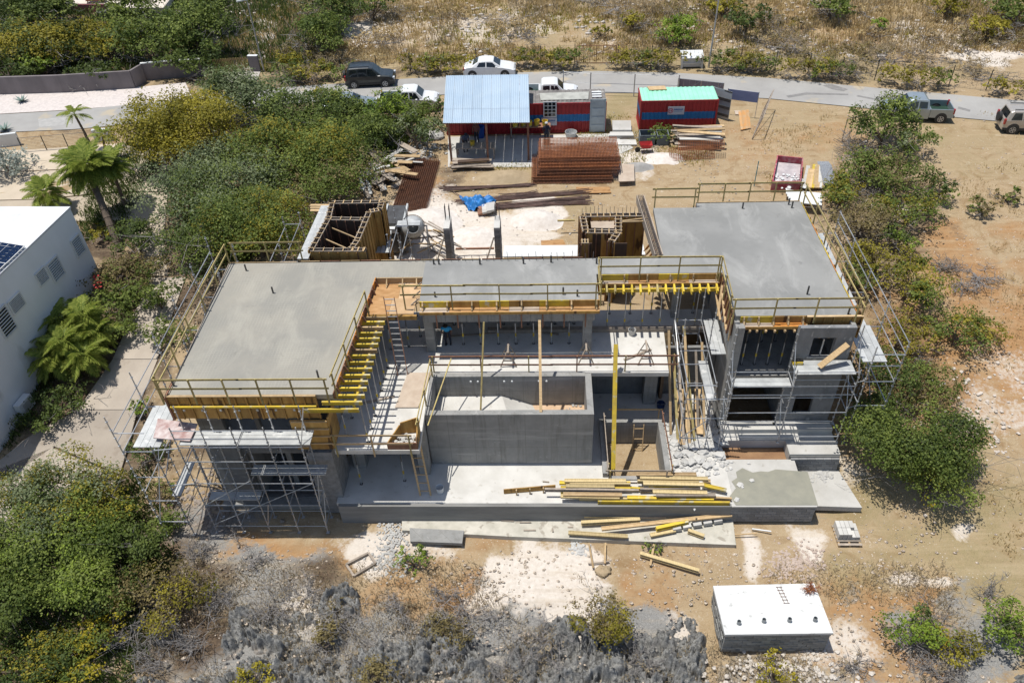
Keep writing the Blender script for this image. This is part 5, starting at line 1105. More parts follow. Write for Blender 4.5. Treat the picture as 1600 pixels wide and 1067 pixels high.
t = thing('survey_stake', 'thin teal survey pole standing behind the right roof', 'pole', PG(1178,292)); MB().tube(PG(1178,292), tuple(np.array(PG(1178,292))+np.array([0,0,1.9])), .03, 5).build('pole', mat('teal_paint', (.02,.25,.3), bump=0), t)
# ================================================================ FOREGROUND PILES
def beamo(p, q, z1, z2, m, label, w_=.09, h=.2, group='formwork beams stacked on the terrace', roll=0, plain=False):
    a = P(*p, z1); b_ = P(*q, z2); mb = MB()
    if plain: mb.bar(a, b_, w_, h)
    else: beam_mesh(mb, a, b_, h, w_, roll)
    o = mb.build('formwork_beam' if not plain else 'timber_board', m); return tag(o, label, 'formwork beam' if not plain else 'board', group)
R90 = math.pi/2
E_ = M['endcap'] = mat('beam_wood', (.56,.44,.23), (.44,.34,.17), sc_=4, stretch=(6,1,1), rnd=.2)
base = -3.48
rows = [((882,751),(978,751),.62,E_,'dark ended'),((890,756),(985,757),.5,E_,'tan'),((874,754),(985,755),.35,M['yellow'],'yellow'),((876,762),(985,762),.35,M['yellow'],'yellow'),
        ((851,765),(998,767),.5,M['timber_grey'],'long grey'),((876,768),(965,770),.2,M['yellow'],'yellow'),((876,775),(968,777),.35,E_,'tan'),((934,784),(1140,786),.1,M['yellow'],'long yellow'),
        ((994,741),(1088,741),.35,M['timber'],'pale timber'),((1000,746),(1106,748),.5,E_,'tan'),((996,752),(1092,753),.35,E_,'tan'),((1013,758),(1090,758),.4,M['yellow'],'bright yellow'),((1096,757),(1135,766),.3,M['yellow'],'short bright yellow'),
        ((1000,765),(1094,764),.25,M['timber_grey'],'grey'),((1025,773),(1118,773),.4,M['timber_grey'],'grey tipped'),((980,777),(1115,779),.2,M['yellow'],'bright yellow'),((1110,778),(1143,780),.15,M['timber'],'pale timber'),
        ((884,759),(960,760),.62,E_,'tan'),((880,772),(972,773),.45,M['timber'],'pale'),((905,779),(1030,781),.12,E_,'tan'),((1005,755),(1100,757),.55,E_,'tan'),((1020,768),(1105,770),.45,E_,'tan'),((975,762),(1020,766),.2,M['yellow'],'yellow'),((1098,751),(1110,752),.3,M['timber'],'stubby timber')]
for i, (a, b_, z, m, nm) in enumerate(rows):
    fl = i % 3 != 1
    beamo(a, b_, base+z, base+z*.8, m, nm+' beam in the terrace stack, '+('left' if b_[0] < 1000 else 'right')+' half, '+ordn(min(19, i if i < 8 else i-8))+' from the back', roll=R90 if fl else 0, h=.2, w_=.1)
beamo((787,768),(868,761), base+.12, base+.12, M['ply_brown'], 'brown ribbed board sticking out left of the terrace beam stack', w_=.05, h=.35, plain=True, group='boards around the beam stacks')
for k in (807,828,849): 
    a = P(k, 767-(k-807)*.08, base+.2); o = MB().box(a[0]-.03,a[0]+.03,a[1]-.1,a[1]+.0,base,base+.35).build('cleat', M['timber']); tag(o, 'small pale cleat on the brown ribbed board, '+ordn((807,828,849).index(k))+' from the left', 'cleat', 'cleats on the brown board')
b2 = -4.55
rows = [((918,799),(1010,799),.35,M['timber'],'thick pale'),((905,805),(998,807),.2,E_,'tan'),((908,817),(1000,812),.2,E_,'tan'),((940,826),(1143,804),.35,M['timber'],'very long pale'),((1037,803),(1108,804),.25,M['timber'],'clean pale'),
        ((888,832),(981,838),.15,E_,'dark edged tan'),((1025,826),(1075,815),.3,M['yellow'],'short bright yellow'),((1016,836),(1055,828),.1,E_,'short tan'),((1075,829),(1100,838),.1,E_,'stubby tan'),((975,806),(1040,806),.2,M['timber_grey'],'grey')]
for i, (a, b_, z, m, nm) in enumerate(rows):
    beamo(a, b_, b2+z, b2+z, m, nm+' beam on the lower path, '+ordn(i)+' counted from the top left', roll=R90 if i % 2 else 0, w_=.1 if i % 2 else .16, group='beams scattered on the lower path')
beamo((1000,865),(1092,892), -4.7, -4.72, E_, 'lone tan beam lying on the soil below the lower path', roll=0, group=None, w_=.16)
beamo((1016,883),(1022,850), -4.8, -4.7, M['timber'], 'short pale stick under the lone tan beam', plain=True, w_=.1, h=.05, group='boards around the beam stacks')
beamo((920,848),(927,887), -4.7, -4.78, M['timber'], 'left pale stick of the little timber frame on soil', plain=True, w_=.08, h=.06, group='boards around the beam stacks')
beamo((946,848),(945,880), -4.7, -4.78, M['timber'], 'right pale stick of the little timber frame on soil', plain=True, w_=.08, h=.06, group='boards around the beam stacks')
beamo((919,880),(952,877), -4.8, -4.8, M['timber_grey'], 'dark cross stick of the little timber frame on soil', plain=True, w_=.06, h=.05, group='boards around the beam stacks')
beamo((1103,838),(1183,833), -4.7, -4.6, M['timber'], 'thin pale stick right of the lower path beams', plain=True, w_=.05, h=.04, group='boards around the beam stacks')
beamo((1175,826),(1205,830), -4.7, -4.65, M['white'], 'thin white stick on grey spilled cement', plain=True, w_=.06, h=.05, group='boards around the beam stacks')
for i, (a, b_) in enumerate((((783,813),(803,814)),((812,816),(830,816)),((818,828),(837,828)),((863,825),(864,831)),((887,823),(895,823)),((848,752),(858,753)))):
    beamo(a, b_, -4.58 if i < 5 else -3.47, -4.58 if i < 5 else -3.47, M['timber_grey'], ['first short batten from the left on lower path','second short batten on the lower path','third short batten near the path edge','tiny upright batten on the lower path','tiny batten left of the path beams','tiny batten on the terrace above the brown board'][i], plain=True, w_=.06, h=.04, group='battens lying about')
# row of white blocks leaning
for i in range(5):
    a = P(1057+i*16, 826-i*3.1, -4.45); o = MB().bar((a[0]-.19,a[1],-4.45), (a[0]+.2,a[1]+.06,-4.42), .26, .2).build('cement_block', M['conc_white'])
    tag(o, 'pale cement block in the row on the lower path, '+ordn(i)+' from the left', 'block', 'row of pale blocks on the lower path')
# pallet of blocks
c = PG(1323,840); t = thing('pallet', 'timber pallet under the stack of pale blocks at the right', 'pallet', c)
for i in range(6): MB().box(c[0]-.55+.0,c[0]+.55,c[1]-.5+i*.2,c[1]-.38+i*.2,c[2]+.1,c[2]+.13).build('slat', M['timber_grey'], t)
for i in range(3): MB().box(c[0]-.52+i*.48,c[0]-.44+i*.48,c[1]-.5,c[1]+.62,c[2],c[2]+.097).build('bearer', M['timber'], t)
k = 0
for lay in range(2):
    for i in range(5):
        for j in range(2):
            if lay == 1 and (i, j) in ((3,0),(4,0),(4,1)): continue
            x = c[0]-.5+i*.2; y = c[1]-.2+j*.4; z = c[2]+.135+lay*.195
            o = MB().box(x+.005,x+.19,y+.005,y+.39,z,z+.19).build('cement_block', M['conc_white']); k += 1
            tag(o, ('top' if lay else 'bottom')+' layer cement block on the timber pallet, '+('back' if j else 'front')+' row, '+ordn(i)+' from left', 'block', 'cement blocks stacked on the pallet')
# cistern
yF, yB, xL, xR, zT = 16.88, 19.15, 7.25, 11.62, -3.9
t = thing('cistern', 'low block-built cistern with flat white lid at the lower right', 'cistern', (9.4, 18, -5.2))
lid = mat('whitewashed_lid', (.66,.66,.64), (.58,.58,.56), sc_=.9, bump=.1, spots=((.40,.40,.38), 2.2, .64), rnd=0)
MB().prism([(7.27,16.83),(11.68,16.93),(11.49,19.22),(7.15,19.08)], zT-.14, zT).build('lid', lid, t)
MB().prism([(7.36,16.98),(11.55,17.05),(11.4,19.1),(7.25,19.0)], -5.7, zT-.14).build('mortar_core', M['mortar'], t)
mcb = mat('weathered_block', (.30,.30,.28), (.19,.19,.18), sc_=3.5, bump=.6, bsc=30, rnd=.25)
blockwall(t, 7.32, 16.93, 1, .025, 4.25, -5.42, 7, m=mcb, jit=.02); blockwall(t, 7.29, 19.05, .03, -1, 2.1, -5.42, 7, m=mcb, jit=.02); blockwall(t, 11.58, 17.0, -.06, 1, 2.1, -5.42, 7, m=mcb, jit=.02)
pvc = mat('grey_pvc', (.22,.24,.25), (.2,.22,.23), rough=.4, bump=0)
for q in ((1154,974),(1193,971),(1233,970),(1273,969)):
    a = P(*q, zT); lathe([(0,.085),(.2,.085),(.2,.07),(.02,.07),(.02,.001)], a, (0,0,1), 14).build('vent_pipe', pvc, t)
t2 = thing('ladder_print', 'small rusty rebar ladder lying on the white cistern lid', 'rebar ladder', P(1225,930,zT)); a = Vector(P(1217,917,zT+.02)); b_ = Vector(P(1229,942,zT+.02))
for s in (-.08,.08): MB().bar(a+Vector((s,0,0)), b_+Vector((s,0,0)), .014).build('bar', M['rust'], t2)
for i in range(6): q = a.lerp(b_, i/5); MB().bar(q-Vector((.13,0,-.015)), q+Vector((.13,0,.015)), .014).build('rung', M['rust'], t2)
# old timber frame
t = thing('old_crate', 'weathered rectangular timber frame lying on the soil', 'crate', PG(563,886)); A = [Vector(PG(*q, .08)) for q in ((541,882),(576,864),(587,880),(553,900))]
for i in range(4): MB().bar(A[i], A[(i+1)%4], .1, .14).build('frame_board', M['timber_grey'], t)
# rubble heaps
M['rubble'] = mat('broken_cement', (.50,.49,.46), (.38,.37,.35), sc_=4, bump=.3)
def rubble(name, label, n, pts, r, m, zf=None, seed=1, big=0, kind='stuff'):
    rn = random.Random(seed); mb = MB(); (x0,y0),(x1,y1) = pts
    for i in range(n):
        px = rn.gauss((x0+x1)/2,(x1-x0)/4); py = rn.gauss((y0+y1)/2,(y1-y0)/4)
        c = P(px,py,zf) if zf is not None else PG(px,py)
        if zf == -3.5 and ((c[0] < 6.05 and c[1] > 24.5) or (c[0] > 8.7 and c[1] > 25.7) or c[0] > 10.2): continue
        q = rn.uniform(*r); mb.rock((c[0],c[1],c[2]+q*.25+(rn.uniform(0,.25) if big else 0)), q, rn, sq=.55)
    o = mb.build(name, m); o['kind'] = kind; return tag(o, label, 'rubble')
rubble('rubble_heap','broken grey cement rubble between sump pit and right wing',1000,((1028,618),(1152,745)),(.04,.17),M['rubble'],-3.5,2)
for i in range(26):
    px = 1058+(i%7)*11+random.uniform(-5,5); py = 684+(i//7)*13+random.uniform(-5,5); c = P(px,py,-3.45); o = MB().rock((c[0],c[1],c[2]+.08), random.uniform(.2,.36), random, sq=.5).build('concrete_lump', M['rubble'])
    tag(o, 'lump of broken concrete in the terrace rubble, '+['far','upper','lower','near'][min(3,i//7)]+' row, '+ordn(i%7)+' from the left', 'lump', 'large lumps in the terrace rubble')
rubble('rubble_heap','fine pale rubble trickling down beside the lower path start',260,((590,800),(640,860)),(.03,.08),M['rubble'],None,3)
rubble('rubble_heap','pale stones below the timber frame beside the green bush',240,((575,845),(650,905)),(.03,.10),M['rubble'],None,4)
rubble('rubble_heap','small grey rubble heap at the edge of the lower path',90,((888,845),(918,868)),(.04,.11),M['rubble'],None,5)
rubble('rubble_heap','pinkish stone scatter behind the cistern',420,((1195,850),(1285,915)),(.03,.10),mat('pinkish_stone',(.52,.42,.35),(.42,.33,.27)),None,6)
rubble('rubble_heap','bits of broken block beside the plinth at the right',60,((1262,728),(1300,755)),(.05,.13),M['rubble'],-4.3,7)
rubble('rubble_heap','white stones strewn in front of the cistern',260,((1120,1015),(1330,1075)),(.04,.13),mat('white_stone',(.55,.50,.44),(.42,.38,.33)),None,8)
rubble('rubble_heap','white stones on the orange soil at far right',200,((1400,560),(1620,760)),(.03,.14),mat('white_stone_b',(.60,.53,.46),(.46,.40,.34)),None,9)
rubble('rubble_heap','stones along the foot of the side scaffold',300,((225,740),(400,840)),(.04,.14),mat('tan_stone',(.34,.29,.24),(.25,.2,.16)),None,10)
rubble('rubble_heap','stones between shed and bushes',160,((630,205),(690,260)),(.05,.18),M['rubble'],None,11)
rubble('rubble_heap','brick dust and rubble inside the pool left corner',50,((688,608),(740,618)),(.03,.07),mat('pink_rubble',(.5,.36,.28)), -1.3,12)
rubble('rubble_heap','pale rubble in the right corner of the pool',60,((880,620),(912,636)),(.03,.09),M['rubble'], -1.93,13)
# stones scattered over the whole site
Vb = MB().rock((0,0,0),1,random.Random(3),sq=.6); bv = np.array(Vb.v); bf = Vb.f
def scatter(name, label, n, region, r, m, seed, cond=None, cat='stones'):
    g = np.random.default_rng(seed); x = g.uniform(region[0], region[1], n*3); y = g.uniform(region[2], region[3], n*3)
    keep = ~((x > -16.6) & (x < 14.5) & (y > 21.5) & (y < 39)) & ~((y > 60.3) & (y < 67.5) & (x > -50))
    dn = fbm(x*.35, y*.35, 3, seed); keep &= dn > .47
    if cond is not None: keep &= cond(x, y)
    x = x[keep][:n]; y = y[keep][:n]; k = len(x); s = r[0]+(r[1]-r[0])*g.random(k)**3; a = g.random(k)*6.28; z = gz(x, y)
    c, sn = np.cos(a)[:,None], np.sin(a)[:,None]
    vx = (bv[None,:,0]*c-bv[None,:,1]*sn)*s[:,None]+x[:,None]; vy = (bv[None,:,0]*sn+bv[None,:,1]*c)*s[:,None]*.8+y[:,None]; vz = bv[None,:,2]*s[:,None]+z[:,None]+s[:,None]*.2
    V = np.stack([vx,vy,vz],-1).reshape(-1,3); nv = len(bv)
    quads = np.array([f for f in bf if len(f) == 4]); F = (quads[None]+np.arange(k)[:,None,None]*nv).reshape(-1,4)
    caps = np.array([f for f in bf if len(f) == 5]); T = np.concatenate([caps[:,[0,1,2,3]], caps[:,[0,3,4,4]]][:1]); F = np.concatenate([F, (T[None]+np.arange(k)[:,None,None]*nv).reshape(-1,4)])
    o = mesh_np(name, V, F, m, kind='stuff'); return tag(o, label, cat)
scatter('stones','pale stones strewn over the front slope', 3400, (-18,18,13,23), (.02,.11), mat('pale_stone',(.50,.42,.33),(.36,.30,.24)), 21)
scatter('stones','pale stones strewn over the right hand slope', 1500, (14,34,17,58), (.02,.10), mat('buff_stone',(.50,.42,.34),(.38,.31,.25)), 22)
scatter('stones','pale stones strewn over the yard', 2200, (-12,16,39,60), (.02,.09), mat('yard_stone',(.50,.45,.39),(.38,.34,.3)), 23)
scatter('stones','pale limestone pieces on the hillside beyond the road', 5000, (-40,60,68,92), (.04,.3), mat('hill_stone',(.56,.51,.46),(.42,.38,.34)), 24)
# ================================================================ KARST ROCK IN THE FOREGROUND
gx = np.arange(-19, 21, .055); gy = np.arange(10.5, 20.2, .05); RX, RY = np.meshgrid(gx, gy)
wx = RX+.9*(fbm(RX*.6, RY*.6, 3, 40)-.5); wy = RY+.9*(fbm(RX*.6+5, RY*.6, 3, 41)-.5)
def ridg(x, y, o, s):
    a = .5; t_ = 0; n_ = 0
    for i in range(o): t_ = t_+a*(1-np.abs(2*vn(x*2**i+i*3.7, y*2**i+i*1.9, s+i)-1)); n_ += a; a *= .68
    return t_/n_
hh = ridg(wx*.9, wy*.9, 6, 50)**1.7; hb = np.abs(2*fbm(wx*1.1, wy*1.1, 3, 77)-1); hc_ = np.clip(hb/.10, 0, 1); hd = np.clip(np.abs(2*fbm(wx*2.6+3, wy*2.6, 3, 78)-1)/.14, 0, 1)
hh = 1.15*(hh-.40)+.22*(vn(wx*6, wy*6, 60)-.5)+.16*(vn(wx*12, wy*12, 61)-.5)+.10*(vn(wx*22, wy*22, 62)-.5)-.55*(1-hc_)**2-.30*(1-hd)**2+.12*(ridg(wx*4, wy*4, 3, 66)-.5)
line = 18.7+.9*np.clip((-RX-4)/6,0,1)+.8*np.sin(RX*.55)+.6*np.sin(RX*1.3+1)-1.2*np.exp(-((RX-4)/2.5)**2)
cover = np.clip((line-RY)/1.3, 0, 1)*np.clip((RX+18.5)/2, 0, 1)*np.clip((7.1-RX)/.6, 0, 1)
cover = np.maximum(cover, np.clip((15.9+.5*np.sin(RX*1.7)-RY)/.9, 0, 1)*np.clip((RX-12.3)/1.5, 0, 1)); cover = np.maximum(cover, np.exp(-(((RX-6.1)/.75)**2+((RY-17.3)/1.3)**2)**2))
gap = fbm(RX*.45+9, RY*.5, 3, 90)+.3*np.exp(-(((RX-6.1)/1)**2+((RY-17.3)/1.5)**2)); cover *= np.clip((gap-.30)/.08, 0, 1)
RZ = gz(RX, RY)-.45+cover*(.50+hh*1.4)
nx, ny = len(gx), len(gy); idx = np.arange(nx*ny).reshape(ny, nx); F = np.stack([idx[:-1,:-1],idx[:-1,1:],idx[1:,1:],idx[1:,:-1]],-1).reshape(-1,4)
kf = (cover.ravel()[F].max(1) > .12); F = F[kf]
m, n, b = new_mat('grey_karst_limestone'); tc = nd(n,'ShaderNodeTexCoord'); s = tc.outputs['Object']
col = mixc(n, ramp(n, noise(n, 1.6, 8, .7, s), .35, .68), (.12,.12,.118), (.33,.325,.305)); col = mixc(n, ramp(n, noise(n, 9, 6, .7, s), .50, .66), col, (.05,.05,.05)); col = mixc(n, ramp(n, noise(n, .5, 4, .6, s), .6, .72), col, (.42,.36,.30))
n.links.new(col, b.inputs['Base Color']); b.inputs['Roughness'].default_value = .95
bp = nd(n,'ShaderNodeBump',ins={'Strength':.9,'Distance':.05}); n.links.new(noise(n, 12, 8, .75, s), bp.inputs['Height']); n.links.new(bp.outputs[0], b.inputs['Normal']); M['karst'] = m
o = mesh_np('rock_outcrop', np.stack([RX,RY,RZ],-1).reshape(-1,3), F, m, kind='structure')
def boulder(label, px, py, r, m, sq=.7, seed=0, dz=0):
    c = PG(px, py); n1, n2 = 44, 26; V = []; F = []
    for i in range(n2):
        ph = math.pi*(i+.0)/(n2-1)
        for j in range(n1):
            th = 2*math.pi*j/n1; d = np.array([math.sin(ph)*math.cos(th), math.sin(ph)*math.sin(th), math.cos(ph)])
            k = 1+1.25*(float(ridg(np.array([d[0]*1.3+d[2]*.8+seed*7+5]), np.array([d[1]*1.3-d[2]*.6+9]), 6, 3)[0])-.55)+.10*(float(vn(np.array([d[0]*6+seed]),np.array([d[1]*6+d[2]*5]),8)[0])-.5)
            V.append((c[0]+d[0]*r*k, c[1]+d[1]*r*k*.9, c[2]+dz+d[2]*r*k*sq+r*sq*.25))
    for i in range(n2-1):
        for j in range(n1): F.append((i*n1+j,i*n1+(j+1)%n1,(i+1)*n1+(j+1)%n1,(i+1)*n1+j))
    o = mesh_np('boulder', np.array(V), np.array(F), m, origin=c); return tag(o, label, 'boulder')
pass
boulder('pale boulder beside bushes left of the shed', 678,215,.6,M['rubble'],.6,7)
boulder('rounded dark boulder on soil beside little timber frame', 942,893,.3,M['sand_tan'],.6,10)
# ================================================================ VEHICLES
P_ = {'black': paint('black_car_paint', (.018,.024,.026)), 'white': paint('white_car_paint', (.72,.73,.73)), 'silver': paint('silver_car_paint', (.40,.42,.43), .5), 'blue_silver': paint('pale_blue_silver_paint', (.33,.38,.41), .4), 'beige': paint('beige_car_paint', (.46,.42,.37), .3)}
M['tail'] = glass('tail_light', (.35,.01,.015)); M['head'] = glass('head_light', (.5,.52,.54)); M['trim'] = mat('black_plastic', (.03,.03,.032), rough=.6, bump=0); M['plate'] = mat('plate', (.6,.6,.55), bump=0)
def vehicle(label, kind, px, py, ang, colr, L, gdz=0.0):
    c = PG(px, py, gdz); t = thing('parked_car' if kind != 'pickup' else 'pickup_truck', label, {'suv':'car','sedan':'car','pickup':'pickup truck'}[kind], c, 'vehicles parked along the road')
    Wd = .86 if kind != 'pickup' else .88
    if kind == 'suv':   st = [(0,.72,.62,.80),(.015,1.0,.9,.86),(.03,1.08,1.0,.84),(.07,1.60,1.02,.72),(.11,1.68,1.03,.72),(.3,1.71,1.03,.73),(.5,1.70,1.02,.73),(.57,1.64,1.01,.71),(.72,1.10,1.0,.78),(.76,1.04,.98,.82),(.9,.97,.90,.84),(.96,.88,.82,.82),(1.0,.66,.6,.76)]
    elif kind == 'sedan': st = [(0,.72,.6,.78),(.02,.98,.9,.80),(.14,1.06,.96,.80),(.17,1.08,.97,.78),(.29,1.38,.97,.64),(.36,1.45,.97,.63),(.52,1.45,.96,.63),(.57,1.41,.95,.64),(.72,1.0,.93,.76),(.76,.96,.9,.80),(.9,.86,.8,.82),(.97,.76,.7,.80),(1.0,.58,.55,.74)]
    else: st = [(.35,1.12,1.05,.80),(.36,1.15,1.06,.80),(.385,1.62,1.07,.70),(.42,1.72,1.07,.70),(.6,1.73,1.06,.71),(.65,1.66,1.05,.70),(.76,1.16,1.04,.78),(.79,1.12,1.02,.82),(.93,1.04,.95,.84),(.98,.94,.86,.82),(1.0,.70,.66,.78)]
    zb = .32; X0 = -L/2; K = len(st)
    V = []; 
    for (f, zt_, zl, wt) in st:
        x = X0+f*L; w0 = Wd*(.94 if f in (0,1.0) else 1)
        V += [(x,-w0*.96,zb),(x,-w0,.62*zl+.1),(x,-w0*.985,zl),(x,-Wd*wt/.86*1.0*.98+.0,zt_-.04),(x,-Wd*wt/.86*.86,zt_),(x,Wd*wt/.86*.86,zt_),(x,Wd*wt/.86*.98,zt_-.04),(x,w0*.985,zl),(x,w0,.62*zl+.1),(x,w0*.96,zb)]
    F = []
    for k in range(K-1):
        for i in range(9): F.append((k*10+i,(k+1)*10+i,(k+1)*10+i+1,k*10+i+1))
        F.append((k*10+9,(k+1)*10+9,(k+1)*10,k*10))
    F.append(tuple(range(10))); F.append(tuple(range((K-1)*10, K*10))[::-1])
    def put(mb, name, m, par=None, smooth=False):
        R_ = Matrix.Rotation(ang, 3, 'Z'); mb.v = [tuple(R_ @ Vector(v)+Vector(c)) for v in mb.v]
        o = mb.build(name, m, par or t, smooth=smooth)
        if par is not None: W[o.name] = W[t.name]
        return o
    W_ = W
    body = put(MB().add(V, F), 'body', P_[colr])
    def sidept(f, s, side, off=.012):
        fs = [a[0] for a in st]; zt_, zl, wt = (float(np.interp(f, fs, [a[i] for a in st])) for i in (1,2,3)); k = zl+(zt_-.04-zl)*s; w_ = Wd*.985+(Wd*wt/.86*.98-Wd*.985)*s
        return (X0+f*L, side*(w_+off), k)
    wins = {'suv': [(.09,.26,.13,.24),(.28,.45,.28,.45),(.47,.66,.47,.575)], 'sedan': [(.26,.43,.31,.43),(.45,.66,.45,.565)], 'pickup': [(.40,.52,.41,.52),(.54,.71,.54,.645)]}[kind]
    for side in (-1, 1):
        for (a0, a1, b0, b1) in wins:
            q = [sidept(a0,.10,side), sidept(a1,.10,side), sidept(b1,.86,side), sidept(b0,.86,side)]
            put(MB().add(q if side < 0 else q[::-1], [(0,1,2,3)]), 'window', M['glass'])
    def band(f0, s0, f1, s1, k0=.9, name='windscreen', off=.012):
        fs = [a[0] for a in st]; z0, z1 = (float(np.interp(f, fs, [a[1] for a in st])) for f in (f0, f1)); wa, wb = (float(np.interp(f, fs, [a[3] for a in st]))*Wd/.86*.86*k0 for f in (f0, f1))
        dx = 0; q = [(X0+f0*L,-wa,z0+off),(X0+f0*L,wa,z0+off),(X0+f1*L,wb,z1+off),(X0+f1*L,-wb,z1+off)]
        put(MB().add(q, [(0,1,2,3)] if f0 > f1 else [(3,2,1,0)]), name, M['glass'])
    if kind == 'suv': band(.705,0,.58,0,1.0); q = [(X0+.032*L-.02,-.6,1.12),(X0+.032*L-.02,.6,1.12),(X0+.066*L-.02,.55,1.56),(X0+.066*L-.02,-.55,1.56)]; put(MB().add(q,[(3,2,1,0)]), 'rear_window', M['glass'])
    elif kind == 'sedan': band(.705,0,.585,0,1.0); band(.18,0,.28,0,1.0,'rear_window')
    else: band(.75,0,.66,0,1.0)
    if kind == 'pickup':
        x0, x1 = X0, X0+.345*L
        for (a, b_, cc_, d) in ((x0,x1,-Wd,-Wd+.07),(x0,x1,Wd-.07,Wd),(x0,x0+.06,-Wd+.07,Wd-.07),(x1-.05,x1,-Wd+.07,Wd-.07)): put(MB().box(a,b_,cc_,d,.45,1.08), 'bed_side', P_[colr])
        put(MB().box(x0+.06,x1-.05,-Wd+.07,Wd-.07,.5,.62), 'bed_floor', mat('bed_liner_green', (.012,.05,.03), bump=0))
        put(MB().box(x0-.12,x0-.001,-Wd*.9,Wd*.9,.42,.55), 'bumper', M['trim'])
    wb0, wb1 = (.17,.80) if kind != 'pickup' else (.17,.81)
    for f in (wb0, wb1):
        for side in (-1, 1):
            x = X0+f*L; r = .35 if kind != 'sedan' else .31
            R_ = Matrix.Rotation(ang, 3, 'Z'); cc_ = R_ @ Vector((x, side*(Wd-.20), r))+Vector(c); ax = R_ @ Vector((0, side, 0))
            put(MB().tube((x,side*(Wd-.10),r+.06),(x,side*(Wd+.006),r+.06),r+.07,18), 'wheel_arch', M['trim'])
            wh = lathe([(0,.02),(0,r),(.2,r),(.215,r*.93),(.215,r*.66),(.19,r*.64)], cc_, ax, 18).build('wheel', M['black'], t)
            W[wh.name] = W[t.name]
            rim = MB(); u = R_ @ Vector((1,0,0)); 
            for k in range(5):
                a = 2*math.pi*k/5; d = u*math.cos(a)+Vector((0,0,1))*math.sin(a); rim.bar(cc_+ax*.205, cc_+ax*.205+d*r*.62, .07, .02, up=tuple(ax))
            for k in range(18):
                a, a2 = 2*math.pi*k/18, 2*math.pi*(k+1)/18; d, d2 = (u*math.cos(z)+Vector((0,0,1))*math.sin(z) for z in (a, a2))
                rim.add([cc_+ax*.212+d*r*.56, cc_+ax*.212+d2*r*.56, cc_+ax*.212+d2*r*.67, cc_+ax*.212+d*r*.67], [(0,1,2,3)])
            rim.build('rim', M['galv'], wh)
    for side in (-1, 1):
        y = side*Wd*.74
        put(MB().box(L/2-.16,L/2+.012,y-.16,y+.16,.66 if kind!='pickup' else .72,.84 if kind=='suv' else .72 if kind=='sedan' else .88), 'headlight', M['head'])
        put(MB().box(X0-.012,X0+.10,side*Wd*.9-.09,side*Wd*.9+.09,.75,1.12 if kind!='sedan' else .92), 'tail_light', M['tail'])
        f = .66 if kind != 'sedan' else .64; put(MB().box(X0+f*L-.08,X0+f*L+.05,side*(Wd+.02)-(.0 if side>0 else .16),side*(Wd+.02)+(.16 if side>0 else 0),1.02 if kind!='sedan' else .95,1.15 if kind!='sedan' else 1.06), 'mirror', P_[colr])
    put(MB().box(L/2-.02,L/2+.02,-.45,.45,.42,.58), 'grille', M['trim']); put(MB().box(X0-.02,X0-.001,-.22,.22,.55,.66), 'number_plate', M['plate'])
    if kind == 'suv':
        put(MB().tube((X0-.20,.05,.95),(X0-.0,.05,.95),.33,18), 'spare_wheel', M['black'])
        for side in (-1,1): put(MB().bar((X0+.12*L,side*.56,1.76),(X0+.52*L,side*.56,1.76),.04), 'roof_rail', M['trim'])
        put(MB().box(X0+.03,L/2-.03,-Wd-.005,Wd+.005,.32,.48), 'sill_trim', M['trim'])
    return t
vehicle('black off roader with rear spare wheel parked across the road on the verge', 'suv', 581, 132, math.radians(4), 'black', 4.15)
vehicle('white saloon car parked on the far side of the road', 'sedan', 766, 117, math.radians(-1), 'white', 4.4)
vehicle('white double cab pickup half hidden by green bushes', 'pickup', 641, 169, math.radians(0), 'white', 4.7)
vehicle('silver blue car almost hidden behind bushes left of the white pickup', 'sedan', 548, 175, math.radians(4), 'blue_silver', 4.3)
vehicle('white pickup parked just behind the long red container', 'pickup', 857, 158, math.radians(0), 'white', 4.7)
vehicle('silver blue pickup with dark bed half behind the right tree', 'pickup', 1427, 184, math.radians(180-7), 'blue_silver', 4.9)
vehicle('beige off roader with spare wheel at the right edge of photo', 'suv', 1606, 203, math.radians(-7), 'beige', 4.3)
# ================================================================ ROADSIDE FURNITURE
def lamp(label, base, h, top, head):
    b_ = PG(*base); t = thing('street_lamp', label, 'street lamp', b_); tp = (b_[0]+top[0], b_[1]+top[1], b_[2]+h)
    MB().tube(b_, tp, .085, 8, .05).build('pole', M['galv'], t)
    MB().tube(tp, (tp[0]+head[0]*.6, tp[1]+head[1]*.6, tp[2]+.1), .035, 6).build('arm', M['galv'], t); MB().bar((tp[0]+head[0]*.5,tp[1]+head[1]*.5,tp[2]+.1),(tp[0]+head[0]*1.3,tp[1]+head[1]*1.3,tp[2]+.13), .22, .1).build('lamp_head', M['galv_dull'], t)
lamp('tall galvanised street lamp beside the left side road', (413,112), 6.1, (.0,.0), (-.5,-.5))
lamp('tall leaning street lamp beside the grey roadside cabinet', (1107,106), 8.0, (.15,0), (-.5,-.5))
c = PG(1081,107); t = thing('utility_cabinet', 'pale grey roadside cabinet with sloping top by the fence', 'cabinet', c)
MB().prism([(c[0]-.85,c[1]),(c[0]+.8,c[1]),(c[0]+.8,c[1]+.9),(c[0]-.85,c[1]+.9)], c[2]+.12, [c[2]+.85,c[2]+.85,c[2]+1.1,c[2]+1.1]).build('cabinet_body', M['galv_dull'], t)
MB().prism([(c[0]-.98,c[1]-.12),(c[0]+.92,c[1]-.12),(c[0]+.92,c[1]+1),(c[0]-.98,c[1]+1)], [c[2]+.86,c[2]+.86,c[2]+1.12,c[2]+1.12], [c[2]+.92,c[2]+.92,c[2]+1.18,c[2]+1.18]).build('roof', M['white'], t)
for x in (-.9,.8): MB().box(c[0]+x-.05,c[0]+x+.08,c[1]-.1,c[1]-.01,c[2],c[2]+.85).build('leg', M['white'], t)
